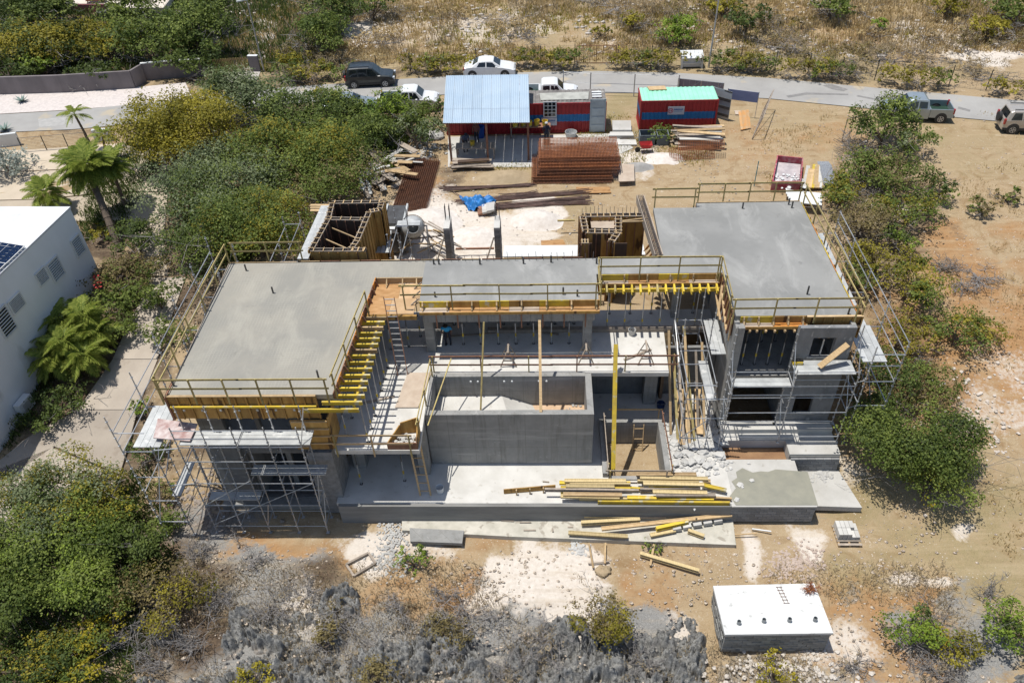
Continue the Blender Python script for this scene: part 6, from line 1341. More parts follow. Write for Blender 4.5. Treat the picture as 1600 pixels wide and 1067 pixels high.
MB().box(c[0]-.8,c[0]+.75,c[1]-.06,c[1]-.012,c[2]+.42,c[2]+.5).build('front_rail', M['white'], t)
t = thing('wire_fence', 'dark wire fence with slim posts along the far side of road', 'fence', PG(800,110)); posts = [(440,130),(482,127),(535,122),(590,117),(642,113),(695,111),(745,106),(845,102),(898,100),(965,100),(1017,103),(1155,108),(1210,111),(1262,115),(1312,121),(1366,126),(1420,128),(1482,135),(1540,142),(1600,148)]
pv = [PG(*p_) for p_ in posts]; dk = mat('fence_green_black', (.04,.045,.04), bump=0)
for p_ in pv: MB().tube(p_, (p_[0],p_[1],p_[2]+1.7), .04, 5).build('post', dk, t)
for a, b_ in zip(pv[:-1], pv[1:]):
    if a is pv[8]: continue
    mb = MB(); 
    for z in (.12,.5,.9,1.3,1.62): mb.tube((a[0],a[1],a[2]+z),(b_[0],b_[1],b_[2]+z),.009,3)
    L_ = math.dist(a, b_); k = int(L_/.35)
    for i in range(k):
        q = Vector(a).lerp(Vector(b_), i/k); mb.tube(q, q+Vector((0,0,1.62)), .006, 3)
    mb.build('wire_mesh', dk, t)
a, b_ = pv[8], pv[9]; frame_gate('rusty two leaf field gate in the wire fence', (a[0]+.15,a[1]), (b_[0]-.15,b_[1]), a[2]+.1, 1.5, M['timber_red'], nbar=5)
# boundary wall top left
def wall_run(label, pts, h, th, m, cap=None, name='garden_wall'):
    g = [PG(*p_) for p_ in pts]; t = thing(name, label, 'wall', g[0])
    for i, (a, b_) in enumerate(zip(g[:-1], g[1:])):
        zb = min(a[2], b_[2])-.1
        MB().bar((a[0],a[1],(zb+a[2]+h)/2),(b_[0],b_[1],(zb+a[2]+h)/2),th,a[2]+h-zb).build('wall_section', m, t)
        if cap: MB().bar((a[0],a[1],a[2]+h+.03),(b_[0],b_[1],a[2]+h+.03),th+.06,.05).build('coping', cap, t)
    return t
wm = mat('mauve_grey_render', (.20,.175,.175), (.155,.135,.135), sc_=1.2, stretch=(1,1,.4), bump=.15)
wall_run('long mauve grey rendered garden wall along the upper left street', [(-120,150),(0,148),(100,145),(212,138),(228,128)], 1.55, .2, wm)
wall_run('lower mauve grey wall turning behind the tall shrubs', [(228,126),(270,122),(320,119)], 1.5, .2, wm, M['white'])
wall_run('white topped wall stub beside the slatted garden gate', [(393,112),(408,112)], 1.4, .25, wm, M['white'])
t = thing('slatted_gate', 'brown slatted gate at the foot of the side road', 'gate', PG(355,118)); a, b_ = PG(330,117), PG(390,113)
for i in range(24): q = Vector(a).lerp(Vector(b_), i/23); MB().box(q.x-.03,q.x+.03,q.y-.02,q.y+.02,q.z,q.z+1.35).build('slat', M['rail'], t)
for z in (.2,1.2): MB().bar(Vector(a)+Vector((0,.03,z)), Vector(b_)+Vector((0,.03,z)), .04, .06).build('rail', M['timber_red'], t)
wall_run('white wall at the left edge of the lower driveway entrance', [(-60,236),(0,230),(33,226)], 1.0, .25, M['white'])
wall_run('white wall stub behind the tall fan palm', [(150,222),(178,219)], 1.0, .25, M['white'])
t = thing('mesh_gate', 'dark framed mesh sliding gate across the lower driveway entrance', 'gate', PG(90,232)); gp = [PG(*q) for q in ((38,239),(74,236),(108,233),(140,230))]
for g_ in gp: MB().tube(g_, (g_[0],g_[1],g_[2]+1.25), .035, 5).build('post', dk, t)
for a, b_ in zip(gp[:-1], gp[1:]):
    for z in [.05+.115*i for i in range(11)]: MB().tube((a[0],a[1],a[2]+z),(b_[0],b_[1],b_[2]+z),.008 if 0 < z < 1.1 else .02,4).build('bar', M['steel_dark'], t)
# raised garden deck with lounger
t = thing('garden_terrace', 'pale raised garden terrace with pink riser among the trees', 'terrace', PG(160,30)); g = [PG(*q) for q in ((112,19),(168,19),(190,27),(260,27),(300,-40),(150,-40))]
MB().prism([a[:2] for a in g], -.2, .55).build('terrace_floor', mat('pale_tiles', (.62,.55,.46), (.55,.48,.4)), t); a, b_ = Vector(g[0]), Vector(g[1]); MB().bar((a.x,a.y-.06,-.25),(b.x if False else b_.x,b_.y-.06,-.25),.08,1.5).build('riser', mat('pink_render', (.42,.16,.17), (.33,.12,.13)), t)
t = thing('sun_lounger', 'red cushioned sun lounger on the garden terrace', 'sun lounger', P(152,6,.55)); c = P(152,4,.55)
MB().box(c[0]-.95,c[0]+.95,c[1]-.3,c[1]+.35,.85,.95).build('cushion', mat('red_cushion', (.5,.015,.03), bump=0), t); MB().box(c[0]-1.0,c[0]+1.0,c[1]-.36,c[1]+.4,.78,.845).build('frame', M['timber_red'], t)
for x in (-.8,.8): MB().bar((c[0]+x-.15,c[1]-.3,.55),(c[0]+x+.05,c[1]-.3,.8),.06).build('leg', M['timber_red'], t); MB().bar((c[0]+x+.15,c[1]-.3,.55),(c[0]+x-.05,c[1]-.3,.8),.06).build('leg', M['timber_red'], t)
def pot(label, c, r, h, m): t = thing('plant_pot', label, 'pot', c); lathe([(0,.001),(0,r*.65),(h*.9,r),(h,r*1.08),(h,r*.9),(h*.8,r*.85),(h*.8,.001)], c, (0,0,1), 16).build('pot_body', m, t)
pot('tall terracotta pot at the left of the garden terrace', P(107,14,.55), .42, 1.0, mat('terracotta', (.42,.13,.05), bump=.05)); pot('grey stone pot in front of the garden terrace', PG(163,30), .45, .8, M['conc'])
# ================================================================ WHITE HOUSE ON THE LEFT
zr = 3.0
R0, R1 = P(108.5,323.5,zr), P(0,427,zr); dxy = Vector((R1[0]-R0[0], R1[1]-R0[1])).normalized(); R2 = (R0[0]+dxy.x*13.5, R0[1]+dxy.y*13.5)
t = thing('white_house', 'white flat roofed house with louvred windows at the left edge', 'house', (R0[0]-3, 33, -3)); hw = mat('white_render_wall', (.78,.79,.80), (.70,.71,.72), sc_=.5, bump=.12, rnd=0, spots=((.58,.58,.57), .7, .66), stretch=(1,1,.4))
MB().prism([(R0[0],R0[1]),(R2[0],R2[1]),(R2[0]-9,R2[1]+.2),(R0[0]-9.5,R0[1]+.3)], -6.5, zr-.12).build('wall', hw, t)
MB().prism([(R0[0]+.04,R0[1]+.04),(R2[0]+.04,R2[1]-.04),(R2[0]-9,R2[1]),(R0[0]-9.5,R0[1]+.34)], zr-.118, zr).build('roof', mat('white_roof_coat', (.62,.63,.64), (.54,.55,.56), sc_=.6, bump=.05, spots=((.42,.4,.38), .8, .68)), t)
nrm = Vector((-dxy.y, dxy.x)); nrm = nrm if nrm.x > 0 else -nrm
def house_pt(px, py, off=.0):   # sight line met with the house side wall
    r = ray(px, py); n3 = Vector((nrm.x, nrm.y, 0)); o = Vector((R0[0]+nrm.x*off, R0[1]+nrm.y*off, 0)); cam0 = Vector((0,0,CAMH)); rv = Vector(r); k = (o-cam0).dot(n3)/rv.dot(n3); return cam0+rv*k
for (px0, py0, px1, py1, dark) in ((116,368,128,400,0),(80,404,95,437,0),(60,421,72,443,1),(19,463,33,485,1),(-6,485,22,520,1)):
    a = house_pt(px0+3, py0, .03); b_ = house_pt(px1-3, py1, .03)
    s0 = (a.xy-Vector(R0[:2])).dot(dxy); s1 = (b_.xy-Vector(R0[:2])).dot(dxy); sm = (s0+s1)/2; hwid = .5 if abs(px1-px0) > 12 else .42
    zt_, zb = a.z, b_.z
    if zt_-zb > 1.7: zb = zt_-1.55
    f = lambda s, z, o: (R0[0]+dxy.x*s+nrm.x*o, R0[1]+dxy.y*s+nrm.y*o, z)
    fr = MB().add([f(sm-hwid,zb,.02),f(sm+hwid,zb,.02),f(sm+hwid,zt_,.02),f(sm-hwid,zt_,.02)],[(0,1,2,3),(3,2,1,0)]).build('window', M['glass'] if dark else M['cgrey'], t)
    for e0, e1 in (((sm-hwid,zb),(sm+hwid,zb)),((sm-hwid,zt_),(sm+hwid,zt_)),((sm-hwid,zb),(sm-hwid,zt_)),((sm+hwid,zb),(sm+hwid,zt_))): MB().bar(f(*e0,.04), f(*e1,.04), .07, .07).build('window_frame', M['white'], t)
    for i in range(9): z = zb+(zt_-zb)*(i+.5)/9; MB().bar(f(sm-hwid+.03,z,.05), f(sm+hwid-.03,z,.05), .05, .035).build('slat', M['white'], t)
for k, (px, py) in enumerate(((22,395),(4,415))):
    c = P(px, py, zr+.22); tt = thing('solar_panel', ['upper','lower'][k]+' blue solar panel at the edge of the white roof', 'solar panel', c, 'solar panels on the white roof')
    ux = Vector((dxy.x, dxy.y, 0)); uy = Vector((-nrm.x, -nrm.y, .12)); o = Vector(P((38,9)[k], (384,411)[k], zr+.15))
    for i in range(6):
        for j in range(4): q = o+ux*(.02+.27*i)*1.0+uy*(.42*j+.02); MB().add([q, q+ux*.255, q+ux*.255+uy*.4, q+uy*.4], [(0,1,2,3),(3,2,1,0)]).build('cell', M['solar'], tt)
    for e0, e1 in ((0,0),(1.64,0)): MB().bar(o+ux*e0-Vector((0,0,.02)), o+ux*e0+uy*1.7-Vector((0,0,.02)), .04).build('frame', M['white'], tt)
    for e in (-.01,1.7): MB().bar(o+uy*e-Vector((0,0,.02)), o+uy*e+ux*1.64-Vector((0,0,.02)), .04).build('frame', M['white'], tt)
q = house_pt(38, 632, .3); t2 = thing('air_conditioner', 'white air conditioner unit on the wall of the white house', 'air conditioner', q)
MB().bar(q-Vector((dxy.x,dxy.y,0))*.5, q+Vector((dxy.x,dxy.y,0))*.5, .4, .75).build('housing', M['white'], t2)
qq = q+Vector((nrm.x,nrm.y,0))*.21; MB().bar(qq-Vector((dxy.x,dxy.y,0))*.3, qq+Vector((dxy.x,dxy.y,0))*.3, .02, .5).build('fan_grille', M['galv_dull'], t2)
# ================================================================ PEOPLE
def person(label, base, face, shirt, trousers, skin=(.16,.08,.05), pose='stand', hat=None):
    t = thing('person', label, 'person', base); bx, by, bz = base
    J = [(0,0,.95),(0,0,1.18),(0,0,1.42),(0,0,1.52),(0,.01,1.66), (-.19,0,1.40),(-.25,.02,1.14),(-.22,.16,.94),(-.21,.21,.86), (.19,0,1.40),(.25,.02,1.14),(.22,.16,.94),(.21,.21,.86), (-.10,0,.90),(-.11,.02,.50),(-.12,-.02,.08),(-.12,.14,.04), (.10,0,.90),(.11,.03,.50),(.13,0,.08),(.13,.16,.04)]
    if pose == 'bend': J = [(x, y+max(0,(z-.95))*.55, z-max(0,(z-.95))*.18) for x, y, z in J]
    E_g = [(0,1),(1,2),(2,3),(3,4),(2,5),(5,6),(6,7),(7,8),(2,9),(9,10),(10,11),(11,12),(0,13),(13,14),(14,15),(15,16),(0,17),(17,18),(18,19),(19,20)]
    Rr = [.15,.14,.15,.06,.10,.075,.05,.038,.035,.075,.05,.038,.035,.10,.068,.045,.045,.10,.068,.045,.045]
    me = bpy.data.meshes.new('body'); me.from_pydata(J, E_g, []); o = bpy.data.objects.new('body', me); C.objects.link(o)
    o.modifiers.new('skin', 'SKIN'); 
    sv = me.skin_vertices[0].data
    for i, r in enumerate(Rr): sv[i].radius = (r, r*.75 if i < 3 else r)
    sv[0].use_root = True
    o.modifiers.new('sub', 'SUBSURF').levels = 2; o.modifiers['sub'].render_levels = 2
    dg = bpy.context.evaluated_depsgraph_get(); m2 = bpy.data.meshes.new_from_object(o.evaluated_get(dg)); bpy.data.objects.remove(o)
    mm = [mat('skin_tone', skin, bump=0), mat('shirt_cloth', shirt, bump=.1), mat('trouser_cloth', trousers, bump=.1), M['black']]
    m2.materials.clear()
    for q in mm: m2.materials.append(q)
    Z_ = np.array([p_.center.z for p_ in m2.polygons]); Xc = np.array([abs(p_.center.x) for p_ in m2.polygons])
    idx = np.where(Z_ > 1.5, 0, np.where((Xc > .17) & (Z_ < 1.12), 0, np.where(Z_ > .96, 1, np.where(Z_ > .1, 2, 3)))).astype(np.int32)
    m2.polygons.foreach_set('material_index', idx); m2.polygons.foreach_set('use_smooth', [True]*len(idx))
    m2.transform(Matrix.Rotation(face, 4, 'Z')); b2 = bpy.data.objects.new('body', m2); C.objects.link(b2); b2.parent = t
    hc = Vector((bx,by,bz))+(Matrix.Rotation(face,3,'Z') @ Vector((0, .01 if pose != 'bend' else .4, 1.70 if pose != 'bend' else 1.55)))
    lathe([(0,.125),(.05,.12),(.09,.09),(.115,.001)], hc-Vector((0,0,.02)), (0,0,1), 14).build('cap' if hat else 'hair', mat('cap_cloth', hat or (.02,.015,.01), bump=0), t, smooth=True)
    f3 = Matrix.Rotation(face,3,'Z')
    if hat: MB().bar(hc+f3@Vector((0,.08,0)), hc+f3@Vector((0,.2,-.01)), .16, .015).build('cap_brim', mat('cap_cloth2', hat, bump=0), t)
person('worker in bright blue shirt and dark trousers under the middle roof', (-4.98,30.55,.0), math.radians(180), (.02,.30,.60), (.02,.022,.04), pose='bend')
c = PG(746,219); person('worker in reddish shirt standing by the table in the shed', (c[0],54.0,-.87), math.radians(170), (.24,.10,.08), (.02,.025,.04))
c = PG(722,232); person('worker in grey blue shirt bending over the shed bench', (-5.7,52.75,-.87), math.radians(200), (.10,.12,.18), (.05,.05,.06), pose='bend', hat=(.03,.03,.04))
person('worker in dark clothes at the back shelf of the shed', (.2,53.6,-.87), math.radians(0), (.03,.03,.05), (.03,.03,.04), hat=(.5,.5,.5))
# ================================================================ VEGETATION
def leafmat(name, c1, c2, tr=.38):
    m, n, b = new_mat(name); at_ = nd(n,'ShaderNodeAttribute',attribute_name='v'); oi = nd(n,'ShaderNodeObjectInfo')
    c1, c2 = (tuple(min(.8, x*1.22) for x in c) for c in (c1, c2)); col = mixc(n, at_.outputs['Fac'], c1, c2); b.inputs['Roughness'].default_value = .6; b.inputs['Specular IOR Level'].default_value = .25
    n.links.new(col, b.inputs['Base Color']); tl = nd(n,'ShaderNodeBsdfTranslucent'); n.links.new(col, tl.inputs[0]); mx = nd(n,'ShaderNodeMixShader', ins={0:tr})
    n.links.new(b.outputs[0], mx.inputs[1]); n.links.new(tl.outputs[0], mx.inputs[2]); n.links.new(mx.outputs[0], n.nodes['Material Output'].inputs[0]); return m
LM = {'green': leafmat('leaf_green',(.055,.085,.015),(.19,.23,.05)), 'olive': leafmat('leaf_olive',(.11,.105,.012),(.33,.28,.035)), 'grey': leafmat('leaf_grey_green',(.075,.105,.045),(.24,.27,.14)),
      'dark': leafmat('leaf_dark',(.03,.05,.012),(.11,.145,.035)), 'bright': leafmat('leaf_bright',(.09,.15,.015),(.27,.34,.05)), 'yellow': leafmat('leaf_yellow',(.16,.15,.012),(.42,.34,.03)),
      'brown': leafmat('leaf_brown',(.09,.07,.03),(.27,.22,.09)), 'silver': leafmat('leaf_silver',(.16,.18,.15),(.34,.37,.33)), 'dry': leafmat('dry_scrub',(.17,.135,.085),(.38,.31,.20)), 'straw': leafmat('straw_grass',(.28,.20,.09),(.50,.39,.20)), 'palm': leafmat('palm_leaf',(.10,.15,.02),(.30,.33,.07))}
M['twig'] = mat('grey_twig', (.30,.28,.265), (.19,.175,.165), sc_=5, bump=0, rnd=.2); M['bark'] = mat('bark', (.16,.12,.09), (.09,.07,.05), sc_=5, bump=.3)
LV = [None]
def leaf_pts(g, lobes, n, fill=.35, clump=9):
    L = np.array(lobes); wts = (L[:,3]*L[:,4]+L[:,3]*L[:,5]); wts /= wts.sum(); nc = max(1, n//clump)
    k = g.choice(len(L), nc, p=wts); d = g.normal(size=(nc,3)); d[:,2] = np.abs(d[:,2])*.9+d[:,2]*.25; d /= np.linalg.norm(d,axis=1)[:,None]
    r = 1-fill*g.random(nc)**1.6; cpt = L[k,:3]+d*r[:,None]*L[k,3:6]
    j = np.repeat(np.arange(nc), clump); s = (L[k,3].mean())*.17
    LV[0] = g.normal(size=len(L))[k][j]; return cpt[j]+g.normal(size=(len(j),3))*s*np.array([1,1,.75]), d[j], j, nc
def leaves(pts, nrm, cl, nc, size, g, aspect=.62):
    n = len(pts); nn = nrm+g.normal(size=(n,3))*.65+np.array([0,0,.75]); nn /= np.linalg.norm(nn,axis=1)[:,None]
    a = np.cross(nn, g.normal(size=(n,3))); a /= np.linalg.norm(a,axis=1)[:,None]; b_ = np.cross(nn, a)
    s = size*(.6+.8*g.random(n))[:,None]; a *= s*.5; b_ *= s*.5*aspect
    V = np.stack([pts-a, pts-b_, pts+a, pts+b_],1).reshape(-1,3); F = np.arange(4*n).reshape(-1,4)
    cv = g.random(nc)[cl]; v = np.clip(.28+.35*cv+.35*(g.random(n)-.5)+.22*LV[0], 0, 1); return V, F, v
def mk_lobes(g, c, rx, ry, rz, n):
    out = []
    for i in range(n):
        a = g.random()*6.283; r = g.random()**.5*.80; h = g.uniform(-.5,.62); q = g.uniform(.17,.40) if i > 2 else .5
        out.append((c[0]+rx*r*math.cos(a), c[1]+ry*r*math.sin(a), c[2]+rz*h*(1-r*.5), rx*q, ry*q, rz*g.uniform(.45,.65)))
    return out
NB = [0]; LEAFBUDGET = [0]
def bush(label, style, px, py, hc, rx, ry=None, rz=None, name='shrub', cat='shrub', group=None, dens=1.0, size=None, lobes=None, mix=None, twigs=0, dead=False, trunk=True):
    ry = ry or rx*.92; rz = rz or hc*.95; NB[0] += 1; g = np.random.default_rng(1000+NB[0]); c = PG(px, py, hc); gb = float(gz(c[0], c[1]))
    dist = math.dist(c, (0,0,CAMH)); size = size or max(.065, .0028*dist); rx *= 1.12; ry *= 1.12; rx, ry = (rx*1.2, ry*1.2) if rx < 2 else (rx, ry)
    t = thing(name, label, cat, (c[0],c[1],gb), group); org = (c[0],c[1],gb)
    lb = mk_lobes(g, c, rx, ry, rz, lobes or int(9+rx*6)); area = sum(4*l[3]*l[5]+3*l[3]*l[4] for l in lb)
    n = int(min(42000, dens*area/(size*size)*.95)); LEAFBUDGET[0] += n
    sets = [(style, 1.0)] if not mix else [(style, 1-mix[1]), (mix[0], mix[1])]
    for k, (s_, fr) in enumerate(sets):
        lbs = lb if k == 0 else [lb[i] for i in range(0, len(lb), 3)]
        p_, nr, cl, nc = leaf_pts(g, lbs, int(n*fr)); p_[:,2] = np.maximum(p_[:,2], gb+.03)
        V, F, v = leaves(p_, nr, cl, nc, size*(1 if style != 'dry' else .9), g, .62 if s_ != 'dry' else .2)
        mesh_np('crown', V, F, LM[s_], parent=t, attr={'v': v}, dom='FACE', origin=org)
    if trunk:
        mb = MB(); b0 = Vector((c[0]+g.uniform(-.1,.1), c[1]-.1, gb-.1)); r0 = .04+.03*rx; tips = lb[:max(4, min(8, len(lb)))]
        fork = b0+Vector((0,0,max(.2,(c[2]-gb)*.35)))
        mb.tube(b0, fork, r0, 7, r0*.8)
        for l in tips:
            m_ = fork.lerp(Vector(l[:3]), .5)+Vector((g.uniform(-.2,.2),g.uniform(-.2,.2),.1)); mb.tube(fork, m_, r0*.55, 5, r0*.35); mb.tube(m_, Vector(l[:3])+Vector((0,0,l[5]*.6)), r0*.35, 5, r0*.12)
        mb.build('trunk', M['bark'] if not dead else M['twig'], t)
    twigs = twigs or (70 if rx > 2.2 else 30)
    if twigs: twiggy(g, t, org, c, rx, ry, rz, twigs)
    return t
def twiggy(g, t, org, c, rx, ry, rz, n, w_=.012, name='bare_branches', m=None):
    S = []; gb = org[2]; dist = math.dist(c, (0,0,CAMH)); w_ = max(w_, dist*.00028)
    nb = max(4, n//18)
    for i in range(nb):
        p = np.array([c[0],c[1],gb+.05])+g.normal(size=3)*np.array([rx*.25,ry*.25,0]); a = g.random()*6.283; d = np.array([math.cos(a)*rx, math.sin(a)*ry, rz*g.uniform(.6,1.5)]); d *= g.uniform(.5,1.0)
        prev = p
        for k in range(4):
            q = p+d*(k+1)/4+g.normal(size=3)*.07*rx; S.append((prev, q, w_*2.4*(1-k*.2)))
            for _ in range(max(1, n//(nb*4))):
                e = q+g.normal(size=3)*np.array([rx,ry,rz])*.26+d*.08; S.append((q, e, w_)); 
                if g.random() < .6: S.append((e, e+g.normal(size=3)*rx*.14, w_*.8))
            prev = q
    A = np.array([s[0] for s in S]); B = np.array([s[1] for s in S]); ww = np.array([s[2] for s in S])[:,None]
    d = B-A; d /= np.linalg.norm(d,axis=1)[:,None]+1e-9; u = np.cross(d, g.normal(size=d.shape)); u /= np.linalg.norm(u,axis=1)[:,None]+1e-9; v = np.cross(d, u)
    V = np.stack([A+u*ww, A-u*ww*.5+v*ww*.87, A-u*ww*.5-v*ww*.87, B+u*ww*.5, B-u*ww*.25+v*ww*.43, B-u*ww*.25-v*ww*.43],1).reshape(-1,3)
    V[:,2] = np.maximum(V[:,2], gb)
    F = (np.array([[0,1,4,3],[1,2,5,4],[2,0,3,5]])[None]+6*np.arange(len(S))[:,None,None]).reshape(-1,4)
    return mesh_np(name, V, F, m or M['twig'], parent=t, origin=org)
def drybush(label, px, py, r, h, n=260, leaf=None, dens=.5, group=None):
    NB[0] += 1; g = np.random.default_rng(1000+NB[0]); c = PG(px, py, h*.4); gb = float(gz(c[0],c[1])); org = (c[0],c[1],gb); t = thing('dry_bush', label, 'dry bush', org, group)
    twiggy(g, t, org, c, r, r*.9, h, n)
    if leaf:
        lb = mk_lobes(g, c, r*.9, r*.8, h*.6, 8); size = max(.07, .0032*math.dist(c,(0,0,CAMH))); area = sum(4*l[3]*l[5]+3*l[3]*l[4] for l in lb); k = int(dens*area/size**2); LEAFBUDGET[0] += k
        p_, nr, cl, nc = leaf_pts(g, lb, k, .9); p_[:,2] = np.maximum(p_[:,2], gb+.02); V, F, v = leaves(p_, nr, cl, nc, size, g, .35); mesh_np('withered_leaves', V, F, LM[leaf], parent=t, attr={'v':v}, dom='FACE', origin=org)
    return t
T = dict(name='tree', cat='tree')
# behind / left of the house
bush('broad olive yellow tree spreading over the upper left driveway','olive',278,198,2.6,4.6,3.9,2.4,**T,mix=('yellow',.12),dens=1.35)
bush('dark green tree just behind the broad olive tree','grey',378,150,2.4,3.7,3.0,2.2,**T,mix=('dark',.4))
bush('large grey green shrubby tree beside the upper left path','grey',330,292,2.2,4.3,3.6,2.3,**T,mix=('green',.3))
bush('olive green tree in the middle of the thicket behind left wing','green',455,235,2.3,4.2,3.4,2.2,**T,mix=('olive',.35))
bush('dark green tree at the top of the thicket below the road','dark',470,180,2.0,3.6,2.6,1.9,**T,mix=('green',.4))
bush('mossy green tree directly behind the left roof railing','green',400,352,2.2,3.9,2.8,2.2,**T,mix=('olive',.3))
bush('dense green tree right of centre in the thicket','green',520,275,1.9,3.0,3.2,1.8,**T,mix=('brown',.2))
bush('shadowy green shrub hugging the side scaffold','dark',300,395,1.7,2.2,3.0,1.6,mix=('green',.3))
bush('green shrub poking over the low left scaffold rails','green',355,330,2.0,3.0,2.0,1.7,mix=('grey',.3))
bush('round dark shrub behind the timber room forms','dark',545,215,1.6,2.6,1.9,1.5,mix=('green',.4))
bush('upright bright green tree hiding the white pickup','bright',607,172,2.0,1.5,1.4,1.9,**T,mix=('dark',.3))
bush('grey green bush at the left post of the shed','grey',650,205,1.4,1.8,1.3,1.3,mix=('green',.5))
bush('green bush in front of the white pickup','green',655,178,1.4,1.7,1.2,1.3)
bush('dark green bush left of the upright bright tree','green',565,182,1.5,1.6,1.5,1.4,mix=('dark',.4))
bush('yellow flowering bush by the hidden silver blue car','yellow',508,155,1.5,1.2,.9,.9,mix=('green',.5))
bush('dark olive shrub between the thicket and the yard','green',600,208,1.1,1.6,1.2,1.0,mix=('dark',.4))
# garden at upper left
for lab, st, px, py, h, r in (('yellow olive hedge tree left of the garden terrace','olive',45,72,1.9,4.2),('yellow olive hedge tree below the pink terrace riser','olive',112,62,1.9,3.2),('olive hedge tree right of the grey garden pot','olive',165,72,1.8,3.0),
        ('bright green shrub above the long mauve wall','bright',65,100,1.2,2.0),('dark green shrub at the left end of mauve wall','dark',10,108,1.3,2.6),('green tree standing over the bend of mauve wall','green',232,62,2.6,3.0),
        ('large green tree right of the garden terrace','green',205,20,2.5,3.2),('broad green tree above the slatted gate','green',308,48,2.6,3.5),('dark tree below the broad green one near cactus','dark',300,88,1.5,2.8),
        ('dark green tree at the top left corner of the photo','dark',35,12,2.4,4.0),('green tree at the top beside the garden terrace','green',80,15,2.0,2.2),('tall green tree at the top by the side road','green',325,6,2.6,2.6),
        ('green roadside tree right of the side road','green',498,50,2.2,2.7),('dark green tree at top right of the side road','dark',520,12,2.2,2.8),('bushy olive tree low beside the side road','olive',460,95,1.1,1.5),('small green bush at the top near the hillside','green',582,6,1.6,1.9),('dark brush in front of the olive hedge by mauve wall','dark',150,112,.9,2.2)):
    bush(lab, st, px, py, h, r, r*.8, h*.9, name='tree' if h > 1.5 else 'shrub', cat='tree' if h > 1.5 else 'shrub', mix=('dark',.25) if st != 'dark' else ('green',.25))
bush('silvery grey shrub inside the lower driveway wall at left','silver',12,255,1.0,1.6,1.4,.9)
# between driveway and house
for lab, st, px, py, h, r in (('dark leafy shrub at the foot of the tall palm','dark',212,372,1.1,1.5),('yellow green plant beside the palm roots','olive',160,362,.6,.8),('brownish low shrub beside the driveway bend','brown',185,430,.8,1.6),('olive shrub with red flowers at the house corner','green',190,462,.9,1.5),
        ('green hedge shrub along the left edge of driveway','green',180,508,.8,1.2),('dark purple leaved shrub below the small palms','dark',105,620,.7,1.3),('low dark shrub along the house wall foot','dark',60,655,.5,1.2),('small bright green bush left of side scaffold','bright',218,637,.5,.55),('dark shrub under the scaffold corner','dark',232,700,.8,.9),
        ('spiky green plant beside the scaffold rails','green',262,520,.8,1.1),('brown green weed behind the driveway edge','brown',225,415,.7,1.2),('olive green weed inside the scaffold base','brown',250,770,.5,.8),('green bushy weed at the foot of left scaffold','green',262,812,.6,.8),('green shrub against the top of the driveway','green',246,462,1.0,1.0)):
    bush(lab, st, px, py, h, r, r*.85, h*.9, mix=('green',.2))
# lower left thicket
for lab, st, px, py, h, r, mx in (('large pale green tree right below the driveway','grey',95,775,1.9,2.5,('olive',.3)),('yellow tinged green shrub at driveway end','olive',150,800,1.4,1.6,('green',.4)),('large green tree at the far left below driveway','green',25,830,1.9,2.6,('grey',.4)),('wide green tree in the middle of lower left thicket','green',110,880,1.9,2.9,('bright',.2)),
        ('green tree at the left edge of lower thicket','green',10,930,1.6,2.2,('dark',.3)),('dark olive bush right of the lower left thicket','brown',238,930,1.0,1.7,('olive',.4)),('yellow leaved bush in the lower left thicket','yellow',155,985,.8,1.0,('green',.5)),('dark olive shrub at the bottom left corner','dark',40,1030,1.0,1.9,('olive',.3)),
        ('dark green shrub left of the dry grey slope','dark',210,865,1.1,1.3,('green',.3)),('yellowish bush at the bottom left edge','yellow',100,1055,.7,1.0,('green',.5)),('bright yellow bush at the bottom near left','yellow',395,1066,.5,.7,('olive',.3)),('dull green bush above the yellow leaved bush','green',180,925,1.0,1.2,('dark',.4))):
    bush(lab, st, px, py, h, r, r*.9, h*.9, name='tree' if h > 1.5 else 'shrub', cat='tree' if h > 1.5 else 'shrub', mix=mx)
